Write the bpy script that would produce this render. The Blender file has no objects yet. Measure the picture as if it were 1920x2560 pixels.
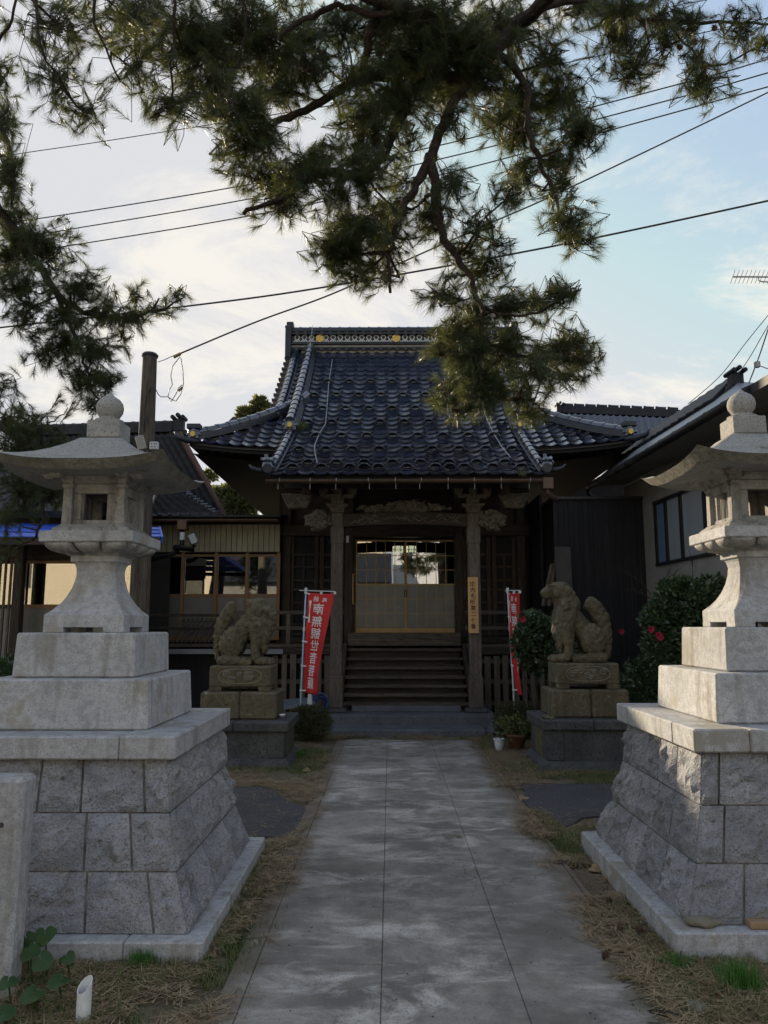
import bpy, bmesh, math, random
import numpy as np
from mathutils import Vector, Matrix, noise as mnoise
R = math.radians
scn = bpy.context.scene
col = scn.collection
random.seed(7)

# ------------------------------------------------------------------ camera
CAM_H = 1.6
PITCH = math.atan(285 / 1920)
YAW = math.atan(15 / 1920)
cd = bpy.data.cameras.new('camera')
cd.sensor_fit = 'VERTICAL'; cd.sensor_height = 36.0; cd.lens = 27.0
cd.clip_start = 0.05; cd.clip_end = 2000
cam = bpy.data.objects.new('camera', cd); col.objects.link(cam)
cam.location = (0, 0, CAM_H); cam.rotation_euler = (R(90) + PITCH, 0, YAW)
scn.camera = cam

# ------------------------------------------------------------------ sky, sun, exposure
SUN_AZ, SUN_EL = -37.0, 18.3           # degrees left of straight ahead, above horizon
world = bpy.data.worlds.new('World'); scn.world = world
world.use_nodes = True
wn = world.node_tree.nodes; wl = world.node_tree.links; wn.clear()
w_out = wn.new('ShaderNodeOutputWorld'); w_bg = wn.new('ShaderNodeBackground')
w_bg.inputs['Strength'].default_value = 0.15
sky = wn.new('ShaderNodeTexSky'); sky.sky_type = 'NISHITA'; sky.sun_disc = False
sky.sun_elevation = R(SUN_EL); sky.sun_rotation = R(SUN_AZ)
sky.air_density = 1.0; sky.dust_density = 1.0; sky.ozone_density = 2.0
tc = wn.new('ShaderNodeTexCoord'); sp = wn.new('ShaderNodeSeparateXYZ')
wl.new(tc.outputs['Generated'], sp.inputs[0])
def wm(op, a, b=None, c=None):
    n = wn.new('ShaderNodeMath'); n.operation = op
    for i, v in enumerate((a, b, c)):
        if v is None: continue
        if isinstance(v, (int, float)): n.inputs[i].default_value = v
        else: wl.new(v, n.inputs[i])
    return n.outputs[0]
zz = wm('ADD', wm('MAXIMUM', sp.outputs[2], 0.0), 0.16)
cxy = wn.new('ShaderNodeCombineXYZ')
wl.new(wm('DIVIDE', sp.outputs[0], zz), cxy.inputs[0]); wl.new(wm('DIVIDE', sp.outputs[1], zz), cxy.inputs[1])
mp = wn.new('ShaderNodeMapping'); mp.inputs['Location'].default_value = (-6.0, 13.72, 3.7)
mp.inputs['Scale'].default_value = (1.0, 1.25, 1.0)
wl.new(cxy.outputs[0], mp.inputs[0])
nz = wn.new('ShaderNodeTexNoise'); nz.inputs['Scale'].default_value = 1.3; nz.inputs['Detail'].default_value = 9
nz.inputs['Roughness'].default_value = 0.68; nz.inputs['Distortion'].default_value = 0.5
wl.new(mp.outputs[0], nz.inputs['Vector'])
cr = wn.new('ShaderNodeMapRange'); cr.interpolation_type = 'SMOOTHSTEP'
cr.inputs['From Min'].default_value = 0.48; cr.inputs['From Max'].default_value = 0.64
wl.new(nz.outputs['Fac'], cr.inputs['Value'])
cmix = wn.new('ShaderNodeMix'); cmix.data_type = 'RGBA'
wl.new(wm('MULTIPLY', cr.outputs[0], 0.8), cmix.inputs['Factor'])
# thin high veil over the clear sky, then white clouds
dk = wn.new('ShaderNodeMix'); dk.data_type = 'RGBA'; dk.blend_type = 'DARKEN'; dk.inputs['Factor'].default_value = 1.0
tn = wn.new('ShaderNodeMix'); tn.data_type = 'RGBA'; tn.blend_type = 'MULTIPLY'; tn.inputs['Factor'].default_value = 1.0; tn.inputs['B'].default_value = (0.98, 0.92, 0.96, 1)
wl.new(sky.outputs[0], tn.inputs['A']); wl.new(tn.outputs['Result'], dk.inputs['A']); dk.inputs['B'].default_value = (2.26, 2.22, 2.22, 1)
vl = wn.new('ShaderNodeMix'); vl.data_type = 'RGBA'; vl.inputs['Factor'].default_value = 0.38
wl.new(dk.outputs['Result'], vl.inputs['A']); vl.inputs['B'].default_value = (1.62, 1.74, 1.98, 1)
wl.new(vl.outputs['Result'], cmix.inputs['A'])
cmix.inputs['B'].default_value = (2.7, 2.57, 2.32, 1)
wl.new(cmix.outputs['Result'], w_bg.inputs['Color']); wl.new(w_bg.outputs[0], w_out.inputs[0])

sd = bpy.data.lights.new('sun', 'SUN'); sd.energy = 3.2; sd.angle = R(0.6); sd.color = (1.0, 0.82, 0.58)
sun = bpy.data.objects.new('sun', sd); col.objects.link(sun)
sdir = Vector((math.sin(R(SUN_AZ)) * math.cos(R(SUN_EL)), math.cos(R(SUN_AZ)) * math.cos(R(SUN_EL)), math.sin(R(SUN_EL))))
sun.rotation_euler = (-sdir).to_track_quat('-Z', 'Y').to_euler()
scn.view_settings.view_transform = 'Standard'; scn.view_settings.look = 'None'
scn.view_settings.gamma = 1.0; scn.view_settings.use_curve_mapping = False
scn.view_settings.exposure = 1.3
scn.render.engine = 'CYCLES'

# ------------------------------------------------------------------ measuring helper: a photo point at depth Y
_f = Vector((-math.sin(YAW) * math.cos(PITCH), math.cos(YAW) * math.cos(PITCH), math.sin(PITCH)))
_r = Vector((math.cos(YAW), math.sin(YAW), 0)); _u = _r.cross(_f)
def at(px, py, Y):
    d = _f * 1920 + _r * (px - 960) + _u * (1280 - py)
    return Vector((0, 0, CAM_H)) + d * (Y / d.y)

# ------------------------------------------------------------------ materials
MATS = {}
def new_mat(name):
    m = bpy.data.materials.new(name); m.use_nodes = True
    nt = m.node_tree; nt.nodes.clear()
    o = nt.nodes.new('ShaderNodeOutputMaterial'); b = nt.nodes.new('ShaderNodeBsdfPrincipled')
    nt.links.new(b.outputs[0], o.inputs[0]); MATS[name] = m
    return m, nt, b, o
def vec_pos(nt, stretch=(1, 1, 1), coord='pos'):
    if coord == 'pos':
        g = nt.nodes.new('ShaderNodeNewGeometry'); out = g.outputs['Position']
    else:
        g = nt.nodes.new('ShaderNodeTexCoord'); out = g.outputs['Object']
    mpn = nt.nodes.new('ShaderNodeMapping'); mpn.inputs['Scale'].default_value = stretch
    nt.links.new(out, mpn.inputs[0]); return mpn.outputs[0]
def nnoise(nt, vec, scale, detail=4, rough=0.55, dist=0.0):
    n = nt.nodes.new('ShaderNodeTexNoise'); n.inputs['Scale'].default_value = scale
    n.inputs['Detail'].default_value = detail; n.inputs['Roughness'].default_value = rough; n.inputs['Distortion'].default_value = dist
    nt.links.new(vec, n.inputs['Vector']); return n.outputs['Fac']
def rng(nt, v, a, b, c=0.0, d=1.0):
    n = nt.nodes.new('ShaderNodeMapRange'); n.inputs['From Min'].default_value = a; n.inputs['From Max'].default_value = b
    n.inputs['To Min'].default_value = c; n.inputs['To Max'].default_value = d; nt.links.new(v, n.inputs['Value']); return n.outputs[0]
def mixc(nt, f, a, b, blend='MIX'):
    n = nt.nodes.new('ShaderNodeMix'); n.data_type = 'RGBA'; n.blend_type = blend
    for k, v in (('Factor', f), ('A', a), ('B', b)):
        if isinstance(v, (int, float)): n.inputs[k].default_value = v
        elif isinstance(v, tuple): n.inputs[k].default_value = v + (1,) if len(v) == 3 else v
        else: nt.links.new(v, n.inputs[k])
    return n.outputs['Result']
def mth(nt, op, a, b=0.0):
    n = nt.nodes.new('ShaderNodeMath'); n.operation = op
    for i, v in enumerate((a, b)):
        if isinstance(v, (int, float)): n.inputs[i].default_value = v
        else: nt.links.new(v, n.inputs[i])
    return n.outputs[0]
def bumpn(nt, b, h, strength, dist):
    n = nt.nodes.new('ShaderNodeBump'); n.inputs['Strength'].default_value = strength; n.inputs['Distance'].default_value = dist
    nt.links.new(h, n.inputs['Height']); nt.links.new(n.outputs[0], b.inputs['Normal'])
def surf(name, c1, c2, speck=None, scale=3.0, fine=60.0, rough=0.85, bump=0.4, bdist=0.01, stretch=(1, 1, 1), spec=0.3,
         rnd=0.0, mottle=0.0, streak=None, streak_amt=0.5, spots=None, spots_at=0.62, spots_scale=7.0, metal=0.0, rough_var=0.0, coord='pos', bscale=None):
    m, nt, b, o = new_mat(name)
    v = vec_pos(nt, stretch, coord); v0 = vec_pos(nt, (1, 1, 1), coord)
    big = rng(nt, nnoise(nt, v, scale, 5, 0.6), 0.32, 0.68)
    c = mixc(nt, big, c1, c2)
    fn = nnoise(nt, v, fine, 3, 0.6)
    if speck: c = mixc(nt, rng(nt, fn, 0.5, 0.68), c, speck)
    if mottle:
        mo = nnoise(nt, v0, 24.0, 8, 0.72); c = mixc(nt, mth(nt, 'MULTIPLY', rng(nt, mo, 0.44, 0.60), mottle * 1.6), c, tuple(x * 0.55 for x in c1))
    if spots:
        sn = nnoise(nt, v0, spots_scale, 6, 0.7)
        c = mixc(nt, rng(nt, sn, spots_at, spots_at + 0.06), c, spots)
    if streak:
        sv = vec_pos(nt, (9, 9, 0.9), coord)
        st = nnoise(nt, sv, 1.0, 5, 0.65)
        c = mixc(nt, mth(nt, 'MULTIPLY', rng(nt, st, 0.52, 0.7), streak_amt), c, streak)
    if rnd:
        oi = nt.nodes.new('ShaderNodeObjectInfo')
        k = rng(nt, oi.outputs['Random'], 0, 1, 1 - rnd, 1 + rnd)
        hv = nt.nodes.new('ShaderNodeHueSaturation'); nt.links.new(k, hv.inputs['Value']); nt.links.new(c, hv.inputs['Color']); c = hv.outputs[0]
    nt.links.new(c, b.inputs['Base Color'])
    b.inputs['Roughness'].default_value = rough; b.inputs['Specular IOR Level'].default_value = spec; b.inputs['Metallic'].default_value = metal
    if rough_var: nt.links.new(rng(nt, big, 0, 1, rough - rough_var, rough + rough_var), b.inputs['Roughness'])
    if bump:
        h = mth(nt, 'ADD', nnoise(nt, v, bscale or fine * 0.35, 6, 0.65), mth(nt, 'MULTIPLY', fn, 0.4))
        bumpn(nt, b, h, bump, bdist)
    return m
def flat(name, c, rough=0.5, spec=0.4, metal=0.0, emit=None, estr=0.0):
    m, nt, b, o = new_mat(name)
    v = vec_pos(nt); f = nnoise(nt, v, 35, 3)
    nt.links.new(mixc(nt, rng(nt, f, 0.3, 0.7), tuple(x * 0.88 for x in c), tuple(min(1, x * 1.1) for x in c)), b.inputs['Base Color'])
    b.inputs['Roughness'].default_value = rough; b.inputs['Specular IOR Level'].default_value = spec; b.inputs['Metallic'].default_value = metal
    if emit: b.inputs['Emission Color'].default_value = emit + (1,); b.inputs['Emission Strength'].default_value = estr
    return m

granite = surf('granite', (0.355, 0.362, 0.375), (0.475, 0.482, 0.495), speck=(0.25, 0.25, 0.255), scale=2.5, fine=120, mottle=0.30, bump=0.35, bdist=0.006,
               streak=(0.17, 0.155, 0.125), streak_amt=0.7, spots=(0.29, 0.28, 0.25), spots_at=0.55, spots_scale=2.6, rnd=0.06)
granite_rough = surf('granite_split_face', (0.31, 0.318, 0.345), (0.50, 0.505, 0.525), speck=(0.22, 0.22, 0.235), mottle=0.26, scale=6, fine=90, bump=1.0, bdist=0.05, bscale=20,
                     rnd=0.14, spots=(0.21, 0.20, 0.185), spots_at=0.6, spots_scale=5)
granite_stain = surf('granite_sooty', (0.28, 0.275, 0.265), (0.36, 0.355, 0.34), speck=(0.22, 0.215, 0.20), scale=5, fine=110, mottle=0.3, bump=0.5, bdist=0.008,
                     streak=(0.035, 0.03, 0.028), streak_amt=0.85, spots=(0.10, 0.09, 0.08), spots_at=0.60, spots_scale=9)
dark_joint = surf('dirty_joint', (0.06, 0.057, 0.05), (0.30, 0.29, 0.265), scale=9, fine=60, bump=0.5)
mortar = surf('mortar', (0.22, 0.215, 0.2), (0.34, 0.33, 0.31), scale=14, fine=80, bump=0.5)
sandstone = surf('mossy_sandstone', (0.095, 0.085, 0.054), (0.165, 0.145, 0.095), speck=(0.065, 0.06, 0.04), mottle=0.3, scale=4, fine=45, bump=0.7, bdist=0.012,
                 spots=(0.24, 0.24, 0.215), spots_at=0.63, spots_scale=8, streak=(0.05, 0.045, 0.03), streak_amt=0.6, coord='pos')
darkstone = surf('dark_stone', (0.05, 0.053, 0.057), (0.095, 0.098, 0.095), speck=(0.03, 0.032, 0.035), scale=4, fine=40, bump=0.7, bdist=0.012,
                 spots=(0.15, 0.145, 0.12), spots_at=0.66, spots_scale=9)
stepstone = surf('step_stone', (0.085, 0.092, 0.105), (0.14, 0.15, 0.165), speck=(0.06, 0.065, 0.075), scale=3, fine=50, bump=0.4)
wood_dark = surf('weathered_dark_wood', (0.030, 0.023, 0.018), (0.07, 0.055, 0.044), speck=(0.02, 0.016, 0.012), scale=3, fine=16, stretch=(7, 7, 0.7), bump=0.5, bdist=0.006, rnd=0.1, rough=0.75)
wood_dark_h = surf('weathered_dark_beam', (0.028, 0.022, 0.018), (0.065, 0.052, 0.042), speck=(0.02, 0.016, 0.012), scale=3, fine=16, stretch=(0.7, 7, 7), bump=0.5, bdist=0.006, rnd=0.12, rough=0.75)
wood_grey = surf('grey_weathered_post', (0.09, 0.076, 0.064), (0.16, 0.135, 0.114), speck=(0.045, 0.037, 0.03), scale=3, fine=18, stretch=(8, 8, 0.7), bump=0.6, bdist=0.006, rnd=0.1)
wood_step = surf('worn_tread', (0.045, 0.036, 0.03), (0.11, 0.088, 0.066), speck=(0.025, 0.02, 0.017), scale=2, fine=10, stretch=(0.6, 9, 9), bump=0.6, bdist=0.008, rnd=0.15, rough=0.6)
wood_grey_h = surf('grey_weathered_rail', (0.07, 0.06, 0.052), (0.125, 0.108, 0.094), speck=(0.045, 0.037, 0.03), scale=3, fine=18, stretch=(0.7, 8, 8), bump=0.5, rnd=0.1)
wood_pale = surf('pale_sign_wood', (0.50, 0.31, 0.14), (0.60, 0.39, 0.19), speck=(0.42, 0.25, 0.1), scale=2, fine=14, stretch=(9, 9, 0.6), bump=0.15, rough=0.6)
wood_frame = surf('orange_brown_frame', (0.20, 0.115, 0.055), (0.28, 0.165, 0.085), scale=3, fine=14, stretch=(6, 6, 0.8), bump=0.2, rough=0.5)
brass = surf('bronze_door_frame', (0.25, 0.17, 0.08), (0.34, 0.23, 0.11), scale=5, fine=40, bump=0.05, rough=0.4, metal=0.35)
carved = surf('carved_grey_wood', (0.10, 0.087, 0.07), (0.17, 0.148, 0.122), speck=(0.03, 0.026, 0.02), scale=9, fine=30, bump=1.0, bdist=0.02, bscale=14)
tile_m = surf('glazed_blue_black_tile', (0.011, 0.017, 0.034), (0.024, 0.034, 0.060), scale=5, fine=35, bump=0.08, bdist=0.004, rough=0.20, rough_var=0.09, spec=0.9, rnd=0.55, spots=(0.035, 0.036, 0.034), spots_at=0.66, spots_scale=4)
tile_m.node_tree.nodes['Principled BSDF'].inputs['Coat Weight'].default_value = 0.55
tile_m.node_tree.nodes['Principled BSDF'].inputs['Coat Roughness'].default_value = 0.12
ridge_m = surf('dark_ridge_tile', (0.008, 0.011, 0.018), (0.018, 0.022, 0.032), scale=5, fine=35, bump=0.15, rough=0.38, spec=0.45, rnd=0.4, spots=(0.05, 0.05, 0.045), spots_at=0.64, spots_scale=6)
soffit_m = surf('shaded_soffit_wood', (0.007, 0.006, 0.006), (0.016, 0.014, 0.012), scale=3, fine=16, stretch=(0.7, 7, 7), bump=0.4, rough=0.8)  # darker copy of the beam wood, under-eave shade put into its colour
tile_old = surf('old_dark_tile', (0.014, 0.016, 0.021), (0.028, 0.03, 0.036), scale=4, fine=30, bump=0.3, rough=0.6, spec=0.3)
plaster_grey = surf('ridge_mortar', (0.24, 0.23, 0.20), (0.33, 0.315, 0.28), scale=6, fine=50, bump=0.3, streak=(0.10, 0.095, 0.085), streak_amt=0.6)
white_trim = flat('white_lattice', (0.62, 0.62, 0.58), 0.6)
gold = flat('gold_crest', (0.62, 0.40, 0.10), 0.38, 0.5, 0.6)
copper = surf('brown_gutter', (0.075, 0.05, 0.038), (0.12, 0.08, 0.06), scale=6, fine=40, bump=0.1, rough=0.45, metal=0.3)
steel = flat('dull_steel', (0.30, 0.30, 0.30), 0.45, 0.5, 0.7)
black_metal = flat('black_metal', (0.015, 0.015, 0.017), 0.45)
cream_board = surf('cream_siding', (0.30, 0.29, 0.21), (0.37, 0.355, 0.26), scale=2, fine=40, bump=0.1, streak=(0.2, 0.19, 0.14), streak_amt=0.35, rough=0.6)
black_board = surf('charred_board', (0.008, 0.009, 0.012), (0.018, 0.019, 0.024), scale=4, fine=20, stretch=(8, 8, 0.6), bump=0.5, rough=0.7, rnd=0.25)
plaster = surf('pale_plaster', (0.19, 0.187, 0.175), (0.25, 0.245, 0.23), scale=2, fine=60, bump=0.3, streak=(0.17, 0.165, 0.15), streak_amt=0.4)
plaster_warm = surf('cream_render', (0.66, 0.58, 0.42), (0.72, 0.63, 0.47), scale=1, fine=40, bump=0.1)
plaster_white = surf('white_render', (0.70, 0.72, 0.75), (0.76, 0.78, 0.8), scale=1, fine=40, bump=0.1)
metal_roof = surf('pale_metal_roof', (0.15, 0.17, 0.20), (0.19, 0.215, 0.25), scale=1.5, fine=20, bump=0.05, rough=0.45, metal=0.2)
blue_metal = flat('blue_sheet_roof', (0.02, 0.10, 0.55), 0.4)
roof_brown = surf('brown_roof', (0.20, 0.10, 0.06), (0.28, 0.15, 0.09), scale=3, fine=30, bump=0.3)
concrete = None
asphalt = surf('asphalt', (0.040, 0.041, 0.046), (0.062, 0.062, 0.066), speck=(0.10, 0.10, 0.10), scale=2.5, fine=120, bump=0.7, bdist=0.008, spots=(0.09, 0.075, 0.055), spots_at=0.66, spots_scale=3)
banner_red = surf('banner_red_cloth', (0.47, 0.028, 0.030), (0.55, 0.04, 0.04), scale=5, fine=120, bump=0.15, rough=0.8)
banner_white = flat('banner_white_ink', (0.72, 0.70, 0.72), 0.8)
ink = flat('black_ink', (0.02, 0.016, 0.013), 0.7)
pvc = flat('white_plastic', (0.62, 0.64, 0.66), 0.45)
pole_blue = flat('pale_blue_pole', (0.32, 0.50, 0.62), 0.4)
pole_white = flat('white_pole', (0.62, 0.66, 0.72), 0.4)
terracotta = surf('terracotta', (0.16, 0.075, 0.045), (0.22, 0.105, 0.065), scale=8, fine=50, bump=0.3)
bark = surf('pine_bark', (0.022, 0.017, 0.013), (0.052, 0.04, 0.032), speck=(0.014, 0.011, 0.009), scale=9, fine=40, stretch=(1, 1, 1), bump=1.0, bdist=0.03, bscale=22)
twig_m = surf('twig_bark', (0.03, 0.022, 0.016), (0.06, 0.045, 0.032), scale=20, fine=80, bump=0.3)
pole_wood = surf('creosoted_pole', (0.055, 0.046, 0.038), (0.14, 0.12, 0.10), speck=(0.022, 0.018, 0.015), scale=2.2, fine=9, stretch=(10, 10, 0.5), bump=0.8, bdist=0.012)
rock_m = surf('ground_stone', (0.13, 0.12, 0.085), (0.20, 0.185, 0.14), scale=8, fine=40, bump=0.8, bdist=0.01)
cone_m = surf('pine_cone', (0.05, 0.025, 0.018), (0.09, 0.045, 0.03), scale=30, fine=80, bump=0.6)
dryleaf = surf('dry_leaf', (0.19, 0.125, 0.065), (0.30, 0.215, 0.12), scale=20, fine=60, bump=0.2)
paper = flat('crumpled_plastic', (0.62, 0.64, 0.68), 0.5)
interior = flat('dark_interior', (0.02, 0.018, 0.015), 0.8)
wire_m = flat('cable_sheath', (0.03, 0.032, 0.036), 0.6)
lamp_glow = flat('lamp_shade_lit', (0.8, 0.75, 0.5), 0.6, emit=(1.0, 0.92, 0.55), estr=1.1)
rope_m = flat('chain_metal', (0.34, 0.36, 0.40), 0.4, 0.5, 0.4)
def leaf_mat(name, c1, c2, trans, tmix=0.35, rough=0.5, spec=0.3, scale=6):
    m, nt, b, o = new_mat(name)
    v = vec_pos(nt); f = rng(nt, nnoise(nt, v, scale, 4, 0.7), 0.3, 0.7)
    nt.links.new(mixc(nt, f, c1, c2), b.inputs['Base Color']); b.inputs['Roughness'].default_value = rough; b.inputs['Specular IOR Level'].default_value = spec
    t = nt.nodes.new('ShaderNodeBsdfTranslucent'); nt.links.new(mixc(nt, f, trans, tuple(x * 0.7 for x in trans)), t.inputs[0])
    mx = nt.nodes.new('ShaderNodeMixShader'); mx.inputs[0].default_value = tmix
    nt.links.new(b.outputs[0], mx.inputs[1]); nt.links.new(t.outputs[0], mx.inputs[2]); nt.links.new(mx.outputs[0], o.inputs[0])
    return m
needle_m = leaf_mat('pine_needles', (0.020, 0.041, 0.019), (0.048, 0.068, 0.027), (0.19, 0.21, 0.048), 0.33, 0.38, 0.5, 2.5)
azalea_m = leaf_mat('azalea_leaves', (0.045, 0.060, 0.025), (0.085, 0.085, 0.035), (0.10, 0.10, 0.03), 0.25)
camellia_m = leaf_mat('camellia_leaves', (0.035, 0.07, 0.03), (0.07, 0.11, 0.048), (0.06, 0.10, 0.03), 0.15, 0.3, 0.6)
tree_m = leaf_mat('far_tree_leaves', (0.05, 0.07, 0.03), (0.10, 0.11, 0.045), (0.22, 0.22, 0.06), 0.45)
butterbur_m = leaf_mat('butterbur_leaves', (0.022, 0.062, 0.020), (0.055, 0.10, 0.032), (0.12, 0.22, 0.05), 0.25, scale=18)
grass_m = leaf_mat('grass_blades', (0.08, 0.13, 0.04), (0.17, 0.18, 0.07), (0.12, 0.16, 0.04), 0.3, scale=3)
grass_fresh = leaf_mat('fresh_grass', (0.05, 0.15, 0.03), (0.09, 0.22, 0.04), (0.12, 0.26, 0.05), 0.3)
straw_m = leaf_mat('dry_needles', (0.19, 0.125, 0.075), (0.42, 0.33, 0.20), (0.2, 0.13, 0.06), 0.15, 0.7, scale=9)
flower_m = leaf_mat('camellia_petals', (0.38, 0.02, 0.06), (0.50, 0.05, 0.11), (0.5, 0.05, 0.08), 0.3)

def glass_mat(name, tint, refl, rough=0.015):
    m, nt, b, o = new_mat(name); nt.nodes.remove(b)
    g = nt.nodes.new('ShaderNodeBsdfGlossy'); g.inputs['Roughness'].default_value = rough; g.inputs['Color'].default_value = (0.95, 0.97, 1, 1)
    t = nt.nodes.new('ShaderNodeBsdfTransparent'); t.inputs[0].default_value = tint + (1,)
    lw = nt.nodes.new('ShaderNodeLayerWeight'); lw.inputs['Blend'].default_value = 0.25
    n = nnoise(nt, vec_pos(nt), 1.2, 2); bp = nt.nodes.new('ShaderNodeBump'); bp.inputs['Strength'].default_value = 0.02; bp.inputs['Distance'].default_value = 0.02
    nt.links.new(n, bp.inputs['Height']); nt.links.new(bp.outputs[0], g.inputs['Normal'])
    mx = nt.nodes.new('ShaderNodeMixShader'); nt.links.new(rng(nt, lw.outputs['Fresnel'], 0, 1, refl, 1.0), mx.inputs[0])
    nt.links.new(t.outputs[0], mx.inputs[1]); nt.links.new(g.outputs[0], mx.inputs[2]); nt.links.new(mx.outputs[0], o.inputs[0])
    return m
glass = glass_mat('window_glass', (0.55, 0.58, 0.6), 0.30)
def frosted_mat():
    m, nt, b, o = new_mat('frosted_glass')
    v = vec_pos(nt); f = nnoise(nt, v, 55, 4, 0.7)
    nt.links.new(mixc(nt, rng(nt, nnoise(nt, v, 4, 3), 0.3, 0.7), (0.10, 0.105, 0.10), (0.15, 0.15, 0.14)), b.inputs['Base Color'])
    b.inputs['Roughness'].default_value = 0.28; b.inputs['Specular IOR Level'].default_value = 0.7
    bumpn(nt, b, f, 0.6, 0.01); return m
frosted = frosted_mat()
def concrete_mat():
    m, nt, b, o = new_mat('path_concrete')
    v = vec_pos(nt)
    vs = vec_pos(nt, (1.0, 1.9, 1.0))
    a = rng(nt, nnoise(nt, vs, 1.9, 9, 0.72, 0.6), 0.49, 0.64)
    c = mixc(nt, rng(nt, nnoise(nt, v, 0.8, 4), 0.3, 0.7), (0.235, 0.218, 0.19), (0.32, 0.30, 0.266))
    am = rng(nt, nnoise(nt, v, 0.45, 4, 0.6), 0.40, 0.60, 0.25, 1.0)
    c = mixc(nt, rng(nt, nnoise(nt, v, 1.3, 9, 0.72), 0.42, 0.58, 0.0, 0.85), c, (0.115, 0.106, 0.092))
    c = mixc(nt, rng(nt, nnoise(nt, v, 7.0, 7, 0.7), 0.48, 0.66, 0.0, 0.6), c, (0.14, 0.13, 0.112))
    c = mixc(nt, mth(nt, 'MULTIPLY', a, am), c, (0.55, 0.525, 0.48))
    fn = nnoise(nt, v, 90, 3, 0.6)
    c = mixc(nt, rng(nt, fn, 0.55, 0.72), c, (0.16, 0.152, 0.138))
    sx = nt.nodes.new('ShaderNodeSeparateXYZ'); nt.links.new(v, sx.inputs[0])       # soil trodden in along both edges
    ed = mth(nt, 'MINIMUM', mth(nt, 'ADD', sx.outputs[0], 0.735), mth(nt, 'SUBTRACT', 1.185, sx.outputs[0]))
    ed = mth(nt, 'SUBTRACT', ed, mth(nt, 'MULTIPLY', nnoise(nt, v, 3.5, 7, 0.7), 0.34))
    c = mixc(nt, rng(nt, ed, -0.12, 0.04, 0.85, 0.0), c, (0.125, 0.10, 0.072))
    # crazing in the old slabs
    vo = nt.nodes.new('ShaderNodeTexVoronoi'); vo.feature = 'DISTANCE_TO_EDGE'; vo.inputs['Scale'].default_value = 5.5
    wv = nt.nodes.new('ShaderNodeVectorMath'); wv.operation = 'ADD'
    nn = nt.nodes.new('ShaderNodeTexNoise'); nn.inputs['Scale'].default_value = 5; nt.links.new(v, nn.inputs['Vector'])
    sc = nt.nodes.new('ShaderNodeVectorMath'); sc.operation = 'SCALE'; sc.inputs['Scale'].default_value = 0.25
    nt.links.new(nn.outputs['Color'], sc.inputs[0]); nt.links.new(v, wv.inputs[0]); nt.links.new(sc.outputs[0], wv.inputs[1]); nt.links.new(wv.outputs[0], vo.inputs['Vector'])
    crack = rng(nt, vo.outputs['Distance'], 0.0, 0.028, 1.0, 0.0)
    msk = rng(nt, nnoise(nt, v, 0.55, 3), 0.54, 0.62)
    crack = mth(nt, 'MULTIPLY', crack, msk)
    c = mixc(nt, mth(nt, 'MULTIPLY', crack, 0.75), c, (0.045, 0.045, 0.04))
    nt.links.new(c, b.inputs['Base Color']); b.inputs['Roughness'].default_value = 0.82; b.inputs['Specular IOR Level'].default_value = 0.35
    h = mth(nt, 'SUBTRACT', mth(nt, 'ADD', nnoise(nt, v, 45, 6, 0.7), mth(nt, 'MULTIPLY', nnoise(nt, v, 4, 4), 0.6)), mth(nt, 'MULTIPLY', crack, 1.2))
    bumpn(nt, b, h, 0.35, 0.012); return m
concrete = concrete_mat()
def ground_mat():
    m, nt, b, o = new_mat('dirt_and_turf')
    v = vec_pos(nt)
    c = mixc(nt, rng(nt, nnoise(nt, v, 2.2, 6, 0.7), 0.35, 0.65), (0.12, 0.09, 0.06), (0.21, 0.165, 0.105))
    c = mixc(nt, rng(nt, nnoise(nt, v, 1.1, 5, 0.65), 0.47, 0.6), c, (0.12, 0.125, 0.055))
    c = mixc(nt, rng(nt, nnoise(nt, v, 40, 4), 0.5, 0.7), c, (0.05, 0.038, 0.025))
    nt.links.new(c, b.inputs['Base Color']); b.inputs['Roughness'].default_value = 0.95
    bumpn(nt, b, nnoise(nt, v, 30, 6, 0.7), 0.9, 0.03); return m
ground_m = ground_mat()

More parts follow.
